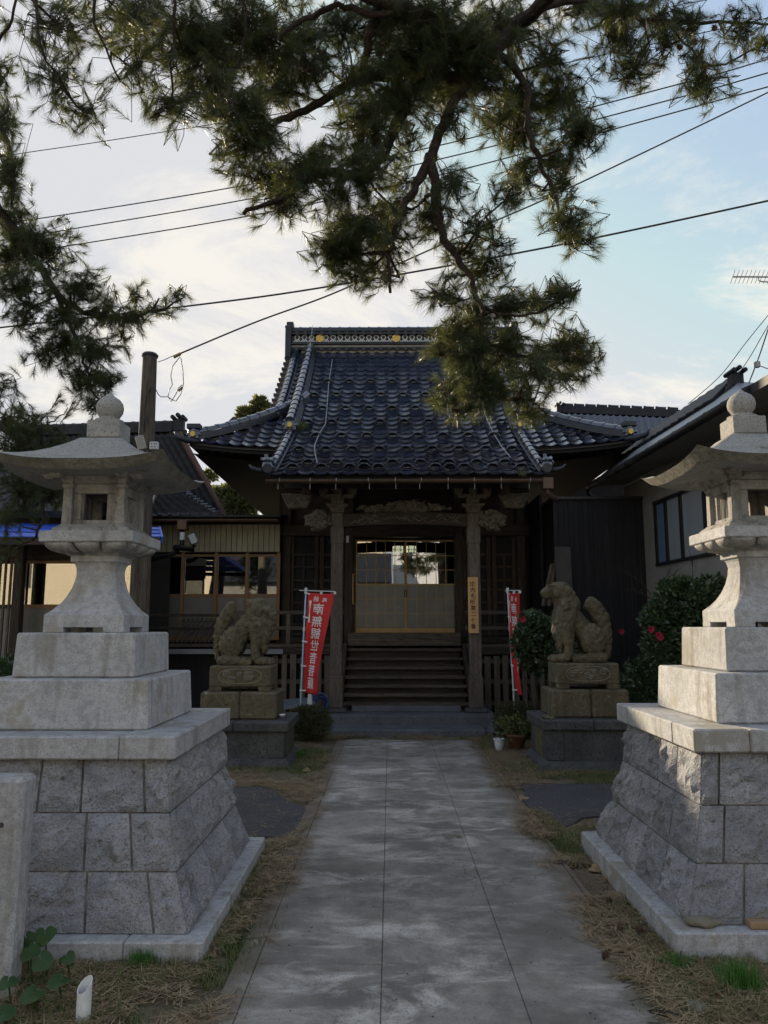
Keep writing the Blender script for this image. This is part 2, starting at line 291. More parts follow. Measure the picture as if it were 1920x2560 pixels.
# ------------------------------------------------------------------ building helpers
def tag(o, label=None, cat=None, group=None, kind=None):
    if label: o['label'] = label
    if cat: o['category'] = cat
    if group: o['group'] = group
    if kind: o['kind'] = kind
    return o
def empty(name, loc, rz=0.0):
    o = bpy.data.objects.new(name, None); o.empty_display_size = 0.2
    col.objects.link(o); o.location = loc; o.rotation_euler = (0, 0, rz); return o
def attach(o, p, local=False):
    o.parent = p
    if not local and p.type == 'EMPTY':
        o.matrix_parent_inverse = (Matrix.Translation(p.location) @ p.rotation_euler.to_matrix().to_4x4()).inverted()
    return o
class MB:
    """collects shapes and links them as ONE mesh object"""
    def __init__(s): s.v = []; s.f = []; s.m = []
    def add(s, vs, fs, mi=0):
        n = len(s.v); s.v += [tuple(p) for p in vs]; s.f += [tuple(i + n for i in q) for q in fs]; s.m += [mi] * len(fs); return s
    def box(s, x0, x1, y0, y1, z0, z1, mi=0, M=None):
        vs = [Vector((x, y, z)) for z in (z0, z1) for y in (y0, y1) for x in (x0, x1)]
        if M is not None: vs = [M @ p for p in vs]
        return s.add(vs, [(0, 2, 3, 1), (4, 5, 7, 6), (0, 1, 5, 4), (2, 6, 7, 3), (0, 4, 6, 2), (1, 3, 7, 5)], mi)
    def frustum(s, cx, cy, z0, w0, z1, w1, d0=None, d1=None, mi=0):
        d0 = w0 if d0 is None else d0; d1 = w1 if d1 is None else d1
        vs = [(cx + a * w0, cy + b * d0, z0) for b in (-1, 1) for a in (-1, 1)] + [(cx + a * w1, cy + b * d1, z1) for b in (-1, 1) for a in (-1, 1)]
        return s.add(vs, [(0, 2, 3, 1), (4, 5, 7, 6), (0, 1, 5, 4), (2, 6, 7, 3), (0, 4, 6, 2), (1, 3, 7, 5)], mi)
    def beam(s, a, b, w, h, mi=0, up=Vector((0, 0, 1))):
        a = Vector(a); b = Vector(b); d = (b - a).normalized(); sd_ = d.cross(up)
        if sd_.length < 1e-4: sd_ = Vector((1, 0, 0))
        sd_.normalize(); uu = sd_.cross(d)
        vs = [p + sd_ * i * w / 2 + uu * j * h / 2 for p in (a, b) for j in (-1, 1) for i in (-1, 1)]
        return s.add(vs, [(0, 2, 3, 1), (4, 5, 7, 6), (0, 1, 5, 4), (2, 6, 7, 3), (0, 4, 6, 2), (1, 3, 7, 5)], mi)
    def tube(s, pts, rad, n=8, mi=0, caps=True):
        pts = [Vector(p) for p in pts]; k = len(pts)
        if not hasattr(rad, '__len__'): rad = [rad] * k
        base = len(s.v); ref = Vector((0.13, 0.21, 1)).normalized()
        for i, p in enumerate(pts):
            d = (pts[min(i + 1, k - 1)] - pts[max(i - 1, 0)]).normalized()
            a = d.cross(ref)
            if a.length < 0.05: a = d.cross(Vector((1, 0, 0)))
            a.normalize(); b = d.cross(a)
            for j in range(n):
                t = 2 * math.pi * j / n; s.v.append(tuple(p + (a * math.cos(t) + b * math.sin(t)) * rad[i]))
        for i in range(k - 1):
            for j in range(n):
                q = base + i * n; j2 = (j + 1) % n
                s.f.append((q + j, q + n + j, q + n + j2, q + j2)); s.m.append(mi)
        if caps:
            s.f.append(tuple(base + j for j in range(n))); s.m.append(mi)
            s.f.append(tuple(base + (k - 1) * n + n - 1 - j for j in range(n))); s.m.append(mi)
        return s
    def lathe(s, cx, cy, prof, n=24, mi=0):
        base = len(s.v)
        for r, z in prof:
            for j in range(n):
                t = 2 * math.pi * j / n; s.v.append((cx + r * math.cos(t), cy + r * math.sin(t), z))
        for i in range(len(prof) - 1):
            for j in range(n):
                q = base + i * n; j2 = (j + 1) % n; s.f.append((q + j, q + j2, q + n + j2, q + n + j)); s.m.append(mi)
        s.f.append(tuple(base + n - 1 - j for j in range(n))); s.m.append(mi)
        s.f.append(tuple(base + (len(prof) - 1) * n + j for j in range(n))); s.m.append(mi)
        return s
    def prism(s, poly, axis, a, b, mi=0):
        """extrude a 2-D polygon along an axis: 'x' uses (y,z), 'y' uses (x,z), 'z' uses (x,y)"""
        def mk(p, t): return (t, p[0], p[1]) if axis == 'x' else (p[0], t, p[1]) if axis == 'y' else (p[0], p[1], t)
        n = len(poly); vs = [mk(p, a) for p in poly] + [mk(p, b) for p in poly]
        fs = [tuple(range(n))[::-1], tuple(range(n, 2 * n))] + [(i, (i + 1) % n, n + (i + 1) % n, n + i) for i in range(n)]
        return s.add(vs, fs, mi)
    def loft(s, rings, mi=0, caps=True):
        base = len(s.v); n = len(rings[0])
        for r in rings: s.v += [tuple(p) for p in r]
        for i in range(len(rings) - 1):
            for j in range(n):
                q = base + i * n; j2 = (j + 1) % n; s.f.append((q + j, q + j2, q + n + j2, q + n + j)); s.m.append(mi)
        if caps:
            s.f.append(tuple(base + n - 1 - j for j in range(n))); s.m.append(mi)
            s.f.append(tuple(base + (len(rings) - 1) * n + j for j in range(n))); s.m.append(mi)
        return s
    def mesh(s, name, mats, smooth=False, bevel=0.0, fixn=True):
        me = bpy.data.meshes.new(name)
        bm = bmesh.new(); vs = [bm.verts.new(p) for p in s.v]
        for q, mi in zip(s.f, s.m):
            try: fc = bm.faces.new([vs[i] for i in q]); fc.material_index = mi; fc.smooth = smooth
            except ValueError: pass
        if fixn: bmesh.ops.recalc_face_normals(bm, faces=bm.faces)
        if bevel:
            es = [e for e in bm.edges if len(e.link_faces) == 2 and e.calc_face_angle(0) > 0.5]
            bmesh.ops.bevel(bm, geom=es, offset=bevel, segments=1, affect='EDGES', clamp_overlap=True)
        bm.to_mesh(me); bm.free()
        for m in (mats if isinstance(mats, (list, tuple)) else [mats]): me.materials.append(m)
        return me
    def build(s, name, mats, parent=None, smooth=False, bevel=0.0, local=False, fixn=True):
        o = bpy.data.objects.new(name, s.mesh(name, mats, smooth, bevel, fixn)); col.objects.link(o)
        if parent is not None: attach(o, parent, local)
        return o
def inst(name, me, mat4, parent=None):
    o = bpy.data.objects.new(name, me); col.objects.link(o)
    if parent is not None: attach(o, parent)
    o.matrix_basis = mat4; return o
def raw_mesh(name, V, Fc, mats, parent=None, smooth=False, local=False):
    me = bpy.data.meshes.new(name); V = np.asarray(V, dtype=np.float32); Fc = np.asarray(Fc, dtype=np.int32)
    n = len(Fc); k = Fc.shape[1]
    me.vertices.add(len(V)); me.vertices.foreach_set('co', V.ravel())
    me.loops.add(n * k); me.loops.foreach_set('vertex_index', Fc.ravel())
    me.polygons.add(n); me.polygons.foreach_set('loop_start', np.arange(0, n * k, k, dtype=np.int32))
    if smooth: me.polygons.foreach_set('use_smooth', np.ones(n, dtype=bool))
    me.update(calc_edges=True); me.materials.append(mats)
    o = bpy.data.objects.new(name, me); col.objects.link(o)
    if parent is not None: attach(o, parent, local)
    return o
def smooth_by_angle(o, ang=0.6):
    me = o.data
    for p in me.polygons: p.use_smooth = True
    try: me.set_sharp_from_angle(angle=ang)
    except Exception: pass
SIDE = bpy.data.scenes.new('side_workshop')               # small empty scene: evaluating there stays quick
def evaluated_mesh(ob):
    SIDE.collection.objects.link(ob); vl_ = SIDE.view_layers[0]; vl_.update(); dg = vl_.depsgraph
    me = bpy.data.meshes.new_from_object(ob.evaluated_get(dg)); SIDE.collection.objects.unlink(ob); return me
def text_mesh(name, body, size, mat, parent, mat4, extrude=0.002, bold=0.0, align='CENTER'):
    cu = bpy.data.curves.new(name, 'FONT'); cu.body = body; cu.size = size; cu.extrude = extrude; cu.offset = bold
    cu.align_x = align; cu.align_y = 'CENTER'; cu.resolution_u = 3
    tmp = bpy.data.objects.new('tmp_text', cu)
    me = evaluated_mesh(tmp); me.name = name
    bpy.data.objects.remove(tmp); bpy.data.curves.remove(cu)
    me.materials.clear(); me.materials.append(mat)
    me.transform(mat4)
    o = bpy.data.objects.new(name, me); col.objects.link(o)
    if parent is not None: attach(o, parent)
    return o
def blob_mesh(name, parts, voxel, mat, smooth_it=4, disp=0.0, dscale=0.1, mat4=None):
    """parts: ('e', centre, radii[, rot]) ellipsoids, ('c', pts, radii) chains; fused with a voxel remesh"""
    bm = bmesh.new()
    for p in parts:
        if p[0] == 'e':
            Mx = Matrix.Translation(p[1]) @ (p[3].to_4x4() if len(p) > 3 else Matrix.Identity(4)) @ Matrix.Diagonal((*p[2], 1))
            bmesh.ops.create_icosphere(bm, subdivisions=3, radius=1, matrix=Mx)
        elif p[0] == 'c':
            pts = [Vector(q) for q in p[1]]
            for i in range(len(pts) - 1):
                L = (pts[i + 1] - pts[i]).length; r0, r1 = p[2][i], p[2][i + 1]; k = max(2, int(L / (0.45 * min(r0, r1))) + 1)
                for j in range(k + 1):
                    t = j / k
                    bmesh.ops.create_icosphere(bm, subdivisions=2, radius=r0 + (r1 - r0) * t, matrix=Matrix.Translation(pts[i].lerp(pts[i + 1], t)))
    me = bpy.data.meshes.new(name); bm.to_mesh(me); bm.free()
    o = bpy.data.objects.new(name, me)
    md = o.modifiers.new('r', 'REMESH'); md.mode = 'VOXEL'; md.voxel_size = voxel
    ms = o.modifiers.new('s', 'SMOOTH'); ms.iterations = smooth_it; ms.factor = 0.5
    m2 = evaluated_mesh(o); m2.name = name
    bpy.data.objects.remove(o); bpy.data.meshes.remove(me)
    if disp:
        co = [v.co.copy() for v in m2.vertices]; no = [v.normal.copy() for v in m2.vertices]
        for v, c, nn in zip(m2.vertices, co, no):
            q = c / dscale
            v.co = c + nn * disp * (mnoise.noise(q) + 0.5 * mnoise.noise(q * 2.3))
    for p in m2.polygons: p.use_smooth = True
    m2.materials.clear(); m2.materials.append(mat)
    if mat4 is not None: m2.transform(mat4)
    return m2

# ================================================================== GROUND, PATH, ASPHALT
XC = 0.275                                            # axis of path and hall
g = MB().add([(-260, -200, 0), (260, -200, 0), (260, 400, 0), (-260, 400, 0)], [(0, 1, 2, 3)]).build('ground', ground_m)
tag(g, 'brown dirt and patchy turf ground of the precinct', kind='structure')
path = MB().box(-0.745, 1.19, -4.0, 11.12, 0.001, 0.012).build('concrete_path', concrete)
tag(path, 'grey concrete path running straight to the hall steps', kind='structure')
xs = [(-0.735, -0.635), (-0.632, -0.0415), (-0.0385, 0.563), (0.566, 1.151), (1.155, 1.185)]
ys = [-4.0, -0.4, 1.75, 3.895, 6.055, 8.005, 9.75, 11.1]
rr = random.Random(3)
for j in range(len(ys) - 1):
    for i, (x0, x1) in enumerate(xs):
        dz = rr.uniform(-0.0025, 0.0025)
        m = MB(); m.box(x0, x1, ys[j] + 0.0035, ys[j + 1] - 0.0035, 0.004, 0.024 + dz); m.build('slab', concrete, path, bevel=0.003)
def pad(name, poly, label):
    m = MB(); n = len(poly); c = Vector((sum(p[0] for p in poly) / n, sum(p[1] for p in poly) / n))
    fine = []
    for i in range(n):
        a, b = Vector(poly[i]), Vector(poly[(i + 1) % n])
        for k in range(8):
            p = a.lerp(b, k / 8); q = mnoise.noise(Vector((p.x * 3, p.y * 3, 1.7))) * 0.07
            d = (p - c).normalized(); fine.append((p.x + d.x * q, p.y + d.y * q))
    m.prism(fine, 'z', 0.002, 0.014); return tag(m.build(name, asphalt), label, kind='structure')
pad('asphalt_apron', [(-0.62, 6.12), (-0.72, 7.0), (-1.25, 8.0), (-4.6, 8.25), (-4.6, 6.35), (-1.3, 6.15)], 'dark asphalt patch left of the path between lantern and statue')
pad('asphalt_apron', [(1.31, 6.30), (1.60, 6.75), (2.1, 6.95), (4.6, 6.95), (4.6, 8.1), (2.4, 8.12), (1.34, 8.2), (1.22, 7.2)], 'dark asphalt patch right of the path between lantern and statue')

# ================================================================== STONE LANTERNS
def sq(w, z, ch=0.0, cx=0, cy=0):
    if ch <= 0: ch = 0.004
    c = w - ch
    return [(cx + a, cy + b, z) for a, b in ((-c, -w), (c, -w), (w, -c), (w, c), (c, w), (-c, w), (-w, c), (-w, -c))]
def split_stone(quad, nrm, seed, parent, bulge=0.03, n=7, mat=granite_rough, name='stone'):
    """rough-faced block: a displaced face over a (bl, br, tr, tl) quad plus sides running inwards"""
    bl, br, tr, tl = [Vector(q) for q in quad]; nrm = Vector(nrm); m = MB()
    idx = {}; vs = []; rs = random.Random(seed); off = Vector((rs.uniform(-50, 50), rs.uniform(-50, 50), rs.uniform(-50, 50)))
    for j in range(n + 1):
        for i in range(n + 1):
            u, v = i / n, j / n
            p = bl.lerp(br, u).lerp(tl.lerp(tr, u), v)
            e = min(u, 1 - u, v, 1 - v); h = min(1, e * 4.5)
            q = (p + off) * 9
            d = bulge * h * (0.40 + 0.75 * mnoise.noise(q) + 0.6 * mnoise.noise(q * 2.7))
            if 0 < i < n and 0 < j < n:
                p = p + (br - bl) * rs.uniform(-0.25, 0.25) / n + (tl - bl) * rs.uniform(-0.25, 0.25) / n
            idx[i, j] = len(vs); vs.append(p + nrm * d)
    fs = [(idx[i, j], idx[i + 1, j], idx[i + 1, j + 1], idx[i, j + 1]) for j in range(n) for i in range(n)]
    ring = [(i, 0) for i in range(n)] + [(n, j) for j in range(n)] + [(i, n) for i in range(n, 0, -1)] + [(0, j) for j in range(n, 0, -1)]
    b0 = len(vs)
    for r in ring: vs.append(vs[idx[r]] - nrm * 0.05)
    k = len(ring)
    fs += [(idx[ring[i]], b0 + i, b0 + (i + 1) % k, idx[ring[(i + 1) % k]]) for i in range(k)]
    m.add(vs, fs); return m.build(name, mat, parent, local=True)
def lantern(cx, cy, lift, seed, label):
    rs = random.Random(seed)
    root = empty('stone_lantern', (cx, cy, 0)); tag(root, label, 'stone lantern', 'pair of stone lanterns flanking the path')
    def put(m, name, mat=granite, bev=0.006, sm=False): return m.build(name, mat, root, bevel=bev, local=True, smooth=sm)
    P0 = 0.10 + lift
    # plinth kerb in butted pieces
    W = 0.935
    for a, b, c, d in ((-W, -0.30, -W, -0.66), (-0.297, 0.55, -W, -0.66), (0.553, W, -W, -0.66), (-W, 0.2, 0.66, W), (0.203, W, 0.66, W),
                       (-W, -0.66, -0.657, 0.05), (-W, -0.66, 0.053, 0.657), (0.66, W, -0.657, -0.1), (0.66, W, -0.097, 0.657)):
        put(MB().box(a, b, c, d, -0.05, P0), 'plinth_stone', bev=0.008)
    put(MB().box(-0.657, 0.657, -0.657, 0.657, -0.05, P0 - 0.01), 'plinth_core', mortar, 0)
    # battered base of split-face blocks
    zl = [P0 + 0.001, 0.365 + lift, 0.636 + lift, 0.903 + lift]; wl_ = [0.842, 0.75, 0.685, 0.648]
    core = MB()
    for r in range(3):
        core.frustum(0, 0, zl[r] - 0.002, wl_[r] - 0.012, zl[r + 1] + 0.002, wl_[r + 1] - 0.012)
    put(core, 'base_core', dark_joint, 0)
    for sidx in range(4):
        ca, sa = math.cos(sidx * math.pi / 2), math.sin(sidx * math.pi / 2)
        def fp(a, z, w): # point on this side's face
            x, y = a * w, -w; return Vector((x * ca - y * sa, x * sa + y * ca, z))
        for r in range(3):
            cuts = [-1.0]; n = 5 if sidx in (0, 2) else 5
            off = rs.uniform(0.25, 0.75)
            for k in range(n): 
                c_ = -1 + 2 * (k + off) / n
                if -0.86 < c_ < 0.86: cuts.append(c_ + rs.uniform(-0.05, 0.05))
            cuts.append(1.0)
            w0, w1 = wl_[r], wl_[r + 1]; z0, z1 = zl[r] + 0.004, zl[r + 1] - 0.004
            dz = z1 - z0; dn = w0 - w1; nl = Vector((0, -dz, dn)).normalized()
            nrm = Vector((nl.x * ca - nl.y * sa, nl.x * sa + nl.y * ca, nl.z))
            for k in range(len(cuts) - 1):
                ga = 0.007 / w0
                a0 = cuts[k] + (ga if k else 0.008); a1 = cuts[k + 1] - (ga if k < len(cuts) - 2 else 0.008)
                split_stone([fp(a0, z0, w0), fp(a1, z0, w0), fp(a1, z1, w1), fp(a0, z1, w1)], nrm, seed * 991 + sidx * 97 + r * 13 + k, root, 0.046 if sidx in (0, 2) else 0.058)
    # coping of nine slabs
    z0, z1 = 0.905 + lift, 1.026 + lift; c = 0.706
    cx_ = [-c, -0.36 + rs.uniform(-.05, .05), 0.40 + rs.uniform(-.05, .05), c]; cy_ = [-c, -0.38, 0.47, c]
    for i in range(3):
        for j in range(3):
            put(MB().box(cx_[i] + 0.0015, cx_[i + 1] - 0.0015, cy_[j] + 0.0015, cy_[j + 1] - 0.0015, z0, z1 - (0.002 if (i + j) % 2 else 0)), 'coping_slab', bev=0.008)
    put(MB().frustum(0, 0, 1.026 + lift, 0.487, 1.303 + lift, 0.472), 'lower_block', bev=0.010)
    put(MB().frustum(0, 0, 1.305 + lift, 0.356, 1.561 + lift, 0.346), 'upper_block', bev=0.010)
    # shaft with flared foot
    zs = lift + 1.562
    m = MB()
    prof = [(0.242, 0.030, 0), (0.242, 0.104, 0), (0.208, 0.135, 0.006), (0.178, 0.175, 0.014), (0.154, 0.222, 0.022), (0.136, 0.275, 0.03),
            (0.125, 0.33, 0.035), (0.121, 0.375, 0.036), (0.127, 0.41, 0.034), (0.136, 0.428, 0.03), (0.150, 0.432, 0.026), (0.150, 0.478, 0.026)]
    m.loft([sq(w, zs + z, ch) for w, z, ch in prof])
    for a in (-1, 1):
        for b in (-1, 1): m.box(a * 0.242, a * 0.12, b * 0.242, b * 0.12, zs, zs + 0.034)
    o = put(m, 'shaft', granite_stain if False else granite, 0.004)
    # lotus petals under the platform
    zp = zs + 0.478
    m = MB().frustum(0, 0, zp - 0.01, 0.155, zp + 0.066, 0.215)
    put(m, 'petal_core', granite_stain, 0)
    for sidx in range(4):
        Mr = Matrix.Rotation(sidx * math.pi / 2, 4, 'Z')
        for k in (-1, 0, 1):
            m = MB(); rings = []
            for i in range(6):
                t = i / 5; ang = t * math.pi / 2
                out = 0.165 + 0.105 * math.sin(ang); zz_ = zp + 0.002 + 0.056 * (1 - math.cos(ang)); hw = 0.048 + 0.028 * math.sin(ang); cxp = k * (0.108 + 0.062 * math.sin(ang))
                rings.append([Mr @ Vector((cxp - hw, -out, zz_ + 0.012)), Mr @ Vector((cxp - hw * 0.6, -out - 0.006, zz_)), Mr @ Vector((cxp + hw * 0.6, -out - 0.006, zz_)),
                              Mr @ Vector((cxp + hw, -out, zz_ + 0.012)), Mr @ Vector((cxp + hw, -0.14, zz_ + 0.012)), Mr @ Vector((cxp - hw, -0.14, zz_ + 0.012))])
            m.loft(rings); put(m, 'lotus_petal', granite_stain, 0.0, True)
    zb = zp + 0.063
    put(MB().box(-0.285, 0.285, -0.285, 0.285, zb, zb + 0.068), 'platform', bev=0.006)
    m = MB(); z = zb + 0.068
    m.loft([sq(0.236, z, .004), sq(0.232, z + 0.022, .004), sq(0.205, z + 0.042, .004), sq(0.198, z + 0.05, .004)])
    put(m, 'fire_box_base', granite_stain, 0.004)
    # fire box: posts, rails, open front and back, carved side panels
    z0 = z + 0.05; z1 = z0 + 0.225
    for a in (-1, 1):
        for b in (-1, 1):
            put(MB().frustum(a * 0.163, b * 0.163, z0, 0.030, z1, 0.027), 'fire_box_post', granite_stain, 0.003)
            put(MB().box(a * 0.163 - 0.036, a * 0.163 + 0.036, b * 0.163 - 0.036, b * 0.163 + 0.036, z1, z1 + 0.032), 'fire_box_capital', granite_stain, 0.008)
    for sidx in range(4):
        Mr = Matrix.Rotation(sidx * math.pi / 2, 4, 'Z'); m = MB()
        m.box(-0.133, 0.133, -0.172, -0.120, z0, z0 + 0.028, M=Mr); m.box(-0.133, 0.133, -0.172, -0.120, z1 - 0.03, z1 + 0.03, M=Mr)
        m.box(-0.133, -0.083, -0.166, -0.125, z0 + 0.028, z1 - 0.03, M=Mr); m.box(0.083, 0.133, -0.166, -0.125, z0 + 0.028, z1 - 0.03, M=Mr)
        m.box(-0.100, -0.072, -0.158, -0.13, z0 + 0.028, z1 - 0.03, M=Mr); m.box(0.072, 0.100, -0.158, -0.13, z0 + 0.028, z1 - 0.03, M=Mr)
        put(m, 'window_frame', granite_stain, 0.003)
        if sidx in (1, 3):
            m = MB().box(-0.071, 0.071, -0.146, -0.132, z0 + 0.028, z1 - 0.03, M=Mr)
            for k in range(7):
                xk = -0.062 + k * 0.0205; m.beam(Mr @ Vector((xk - 0.006, -0.148, z0 + 0.035)), Mr @ Vector((xk + 0.01, -0.148, z1 - 0.035)), 0.007, 0.006)
            put(m, 'carved_panel', granite_stain, 0)
    # bed under the roof with corbels
    zc = z1 + 0.032
    m = MB().frustum(0, 0, zc, 0.175, zc + 0.045, 0.215)
    for a in (-1, 1):
        for b in (-1, 1):
            m.frustum(a * 0.165, b * 0.165, zc, 0.03, zc + 0.05, 0.052)
            for dx, dy in ((a * 0.07, 0), (0, b * 0.07)): m.frustum(a * 0.2 + dx, b * 0.2 + dy, zc + 0.02, 0.02, zc + 0.05, 0.045)
    put(m, 'roof_bed', granite_stain, 0)
    # curved roof
    N = 16; m = MB(); W = 0.516; ztop = lift + 2.797; zed = lift + 2.566
    def rtop(a, b):
        r = max(abs(a), abs(b)); q = max(0.0, (r - 0.22) / 0.78); cr_ = min(abs(a), abs(b)) / max(r, 1e-4)
        zt = ztop - (ztop - zed) * (1 - (1 - q) ** 1.55) if r > 0.22 else ztop
        return zt + 0.055 * cr_ ** 3 * q ** 2
    ids = {}
    for j in range(N + 1):
        for i in range(N + 1):
            a, b = -1 + 2 * i / N, -1 + 2 * j / N; ids[i, j] = len(m.v); m.v.append((a * W, b * W, rtop(a, b)))
    for j in range(N):
        for i in range(N): m.f.append((ids[i, j], ids[i + 1, j], ids[i + 1, j + 1], ids[i, j + 1])); m.m.append(0)
    idb = {}
    for j in range(N + 1):
        for i in range(N + 1):
            a, b = -1 + 2 * i / N, -1 + 2 * j / N; r = max(abs(a), abs(b)); cr_ = min(abs(a), abs(b)) / max(r, 1e-4)
            k = 0.905; idb[i, j] = len(m.v)
            m.v.append((a * W * k, b * W * k, lift + 2.512 + 0.052 * cr_ ** 3 * r ** 2 + 0.012 * (1 - r)))
    for j in range(N):
        for i in range(N): m.f.append((idb[i, j], idb[i, j + 1], idb[i + 1, j + 1], idb[i + 1, j])); m.m.append(0)
    ring = [(i, 0) for i in range(N)] + [(N, j) for j in range(N)] + [(i, N) for i in range(N, 0, -1)] + [(0, j) for j in range(N, 0, -1)]
    for q in range(len(ring)):
        p0, p1 = ring[q], ring[(q + 1) % len(ring)]; m.f.append((idb[p0], idb[p1], ids[p1], ids[p0])); m.m.append(0)
    m.m = [0] * (N * N) + [0] * (N * N) + [1] * len(ring)
    o = m.build('roof', [roof_stone, rim_stone], root, local=True); smooth_by_angle(o, 0.5)
    put(MB().box(-0.105, 0.105, -0.105, 0.105, ztop - 0.004, ztop + 0.112), 'finial_block', roof_stone, 0.006)
    zt = ztop + 0.112
    m = MB().lathe(0, 0, [(0.092, zt), (0.092, zt + 0.018), (0.066, zt + 0.024), (0.06, zt + 0.034), (0.068, zt + 0.048), (0.083, zt + 0.072), (0.088, zt + 0.102),
                          (0.082, zt + 0.132), (0.064, zt + 0.158), (0.038, zt + 0.176), (0.020, zt + 0.188), (0.008, zt + 0.208), (0.002, zt + 0.212)], 28)
    o = put(m, 'finial', roof_stone, 0); smooth_by_angle(o, 0.5)
    return root
rim_stone = surf('lichened_rim_stone', (0.15, 0.145, 0.12), (0.25, 0.245, 0.215), speck=(0.11, 0.105, 0.08), scale=7, fine=70, mottle=0.4, bump=0.5, streak=(0.09, 0.085, 0.07), streak_amt=0.6)
roof_stone = surf('weathered_roof_stone', (0.25, 0.25, 0.24), (0.34, 0.34, 0.325), speck=(0.17, 0.165, 0.15), scale=5, fine=65, bump=0.45, bdist=0.008,
                  spots=(0.15, 0.14, 0.10), spots_at=0.6, spots_scale=8)
lantL = lantern(-1.835, 4.87, 0.0, 11, 'stone lantern on a rough block base left of the path, wholly in shade')
lantR = lantern(2.315, 4.92, 0.032, 23, 'stone lantern on a rough block base right of the path, its left side sunlit')
# things lying on the right lantern's plinth
pz = 0.133
m = blob_mesh('flat_stone', [('e', (0, 0, 0), (0.085, 0.05, 0.028)), ('e', (0.05, 0.01, 0.0), (0.06, 0.04, 0.022))], 0.012, rock_m, 2, 0.012, 0.05)
o = inst('flat_stone', m, Matrix.Translation((1.545, 4.075, pz + 0.018))); tag(o, 'flat mossy stone lying on the corner of the right lantern plinth', 'stone')
o = MB().box(1.76, 2.7, 4.02, 4.075, pz, pz + 0.035).build('wood_strip', surf('brown_strip', (0.26, 0.17, 0.10), (0.34, 0.23, 0.14), scale=3, fine=20, stretch=(0.6, 8, 8), bump=0.2), bevel=0.003); tag(o, 'pale wooden strip lying along the front of the right lantern plinth', 'wood strip')

# ================================================================== GUARDIAN LIONS ON PEDESTALS
def pedestal(x0, x1, yf, label, seed, z_off=0.0, mirror=1):
    """x0..x1: width of the dark base body, yf its front; three tiers"""
    cx = (x0 + x1) / 2; d = 0.95; root = empty('stone_pedestal', (cx, yf + d / 2, 0)); tag(root, label, 'pedestal', 'pedestals of the guardian statues')
    w = (x1 - x0) / 2; hd = d / 2; cy = yf + hd
    m = MB(); m.loft([[(cx - w - .10, cy - hd - .10, -.02), (cx + w + .10, cy - hd - .10, -.02), (cx + w + .10, cy + hd + .10, -.02), (cx - w - .10, cy + hd + .10, -.02)],
                      [(cx - w - .06, cy - hd - .06, .06), (cx + w + .06, cy - hd - .06, .06), (cx + w + .06, cy + hd + .06, .06), (cx - w - .06, cy + hd + .06, .06)],
                      [(cx - w - .005, cy - hd - .005, .10), (cx + w + .005, cy - hd - .005, .10), (cx + w + .005, cy + hd + .005, .10), (cx - w - .005, cy + hd + .005, .10)]])
    m.build('base_course', darkstone, root, bevel=0.008)
    zb = 0.415 + z_off
    MB().box(cx - w + .015, cx + w - .015, cy - hd + .015, cy + hd - .015, 0.09, zb).build('base_core', darkstone, root)
    rs = random.Random(seed)
    for k, (a, b) in enumerate(((-w, -w + 0.2), (-w + 0.206, w - 0.206), (w - 0.2, w))):
        e = 0.0 if k != 1 else 0.018
        MB().box(cx + a, cx + b, cy - hd + e, cy - hd + 0.2, 0.102, zb).build('base_panel', darkstone, root, bevel=0.008)
        MB().box(cx + a, cx + b, cy + hd - 0.2, cy + hd - e, 0.102, zb).build('base_panel', darkstone, root, bevel=0.008)
    for s_ in (-1, 1):
        MB().box(cx + s_ * w if s_ < 0 else cx + w - 0.15, cx - w + 0.15 if s_ < 0 else cx + w - 0.004, cy - hd + 0.206, cy + hd - 0.206, 0.102, zb).build('base_panel', sandstone if s_ != mirror else darkstone, root, bevel=0.008)
    for a, b in ((-w - .05, -0.02), (-0.016, w + .05)):
        MB().box(cx + a, cx + b, cy - hd - .045, cy + hd + .045, zb + 0.001, zb + 0.115).build('base_cap', darkstone, root, bevel=0.014)
    z2 = zb + 0.116; w2 = 0.452; d2 = 0.32
    for a, b in ((-w2, 0.01), (0.014, w2)):
        o = MB().box(cx + a, cx + b, cy - d2, cy + d2, z2, z2 + 0.318).build('middle_block', sandstone, root, bevel=0.022)
    z3 = z2 + 0.32; w3 = 0.368; d3 = 0.255
    m = MB()
    for a in (-1, 1):
        for b in (-1, 1): m.frustum(cx + a * (w3 - 0.075), cy + b * (d3 - 0.06), z3, 0.07, z3 + 0.055, 0.075, 0.055, 0.06)
    m.build('foot', sandstone, root, bevel=0.006)
    MB().box(cx - w3, cx + w3, cy - d3, cy + d3, z3 + 0.05, z3 + 0.298).build('carved_block', sandstone, root, bevel=0.018)
    # relief cartouche on the front
    m = MB(); zc = z3 + 0.176; yf3 = cy - d3
    pts = []
    for k in range(33):
        t = 2 * math.pi * k / 32; s_ = 2.6
        pts.append((cx + 0.255 * math.copysign(abs(math.cos(t)) ** (2 / s_), math.cos(t)), yf3 - 0.001, zc + 0.085 * math.copysign(abs(math.sin(t)) ** (2 / s_), math.sin(t))))
    m.tube(pts, 0.006, 5, caps=False); m.build('cartouche', relief_stone, root)
    for k in range(9):
        fx = cx + rs.uniform(-0.2, 0.2); fz = zc + rs.uniform(-0.04, 0.04); r0 = rs.uniform(0.03, 0.055)
        sp_ = [(fx + r0 * (1 - q / 22) * math.cos(q * 0.55), yf3 - 0.002 - 0.010 * q / 20, fz + 0.8 * r0 * (1 - q / 22) * math.sin(q * 0.55)) for q in range(20)]
        MB().tube(sp_, 0.0075, 5).build('peony_scroll', relief_stone, root, smooth=True)
    return root, cx, cy, z3 + 0.298
relief_stone = surf('pale_relief', (0.15, 0.14, 0.11), (0.24, 0.23, 0.195), scale=14, fine=50, bump=0.5)
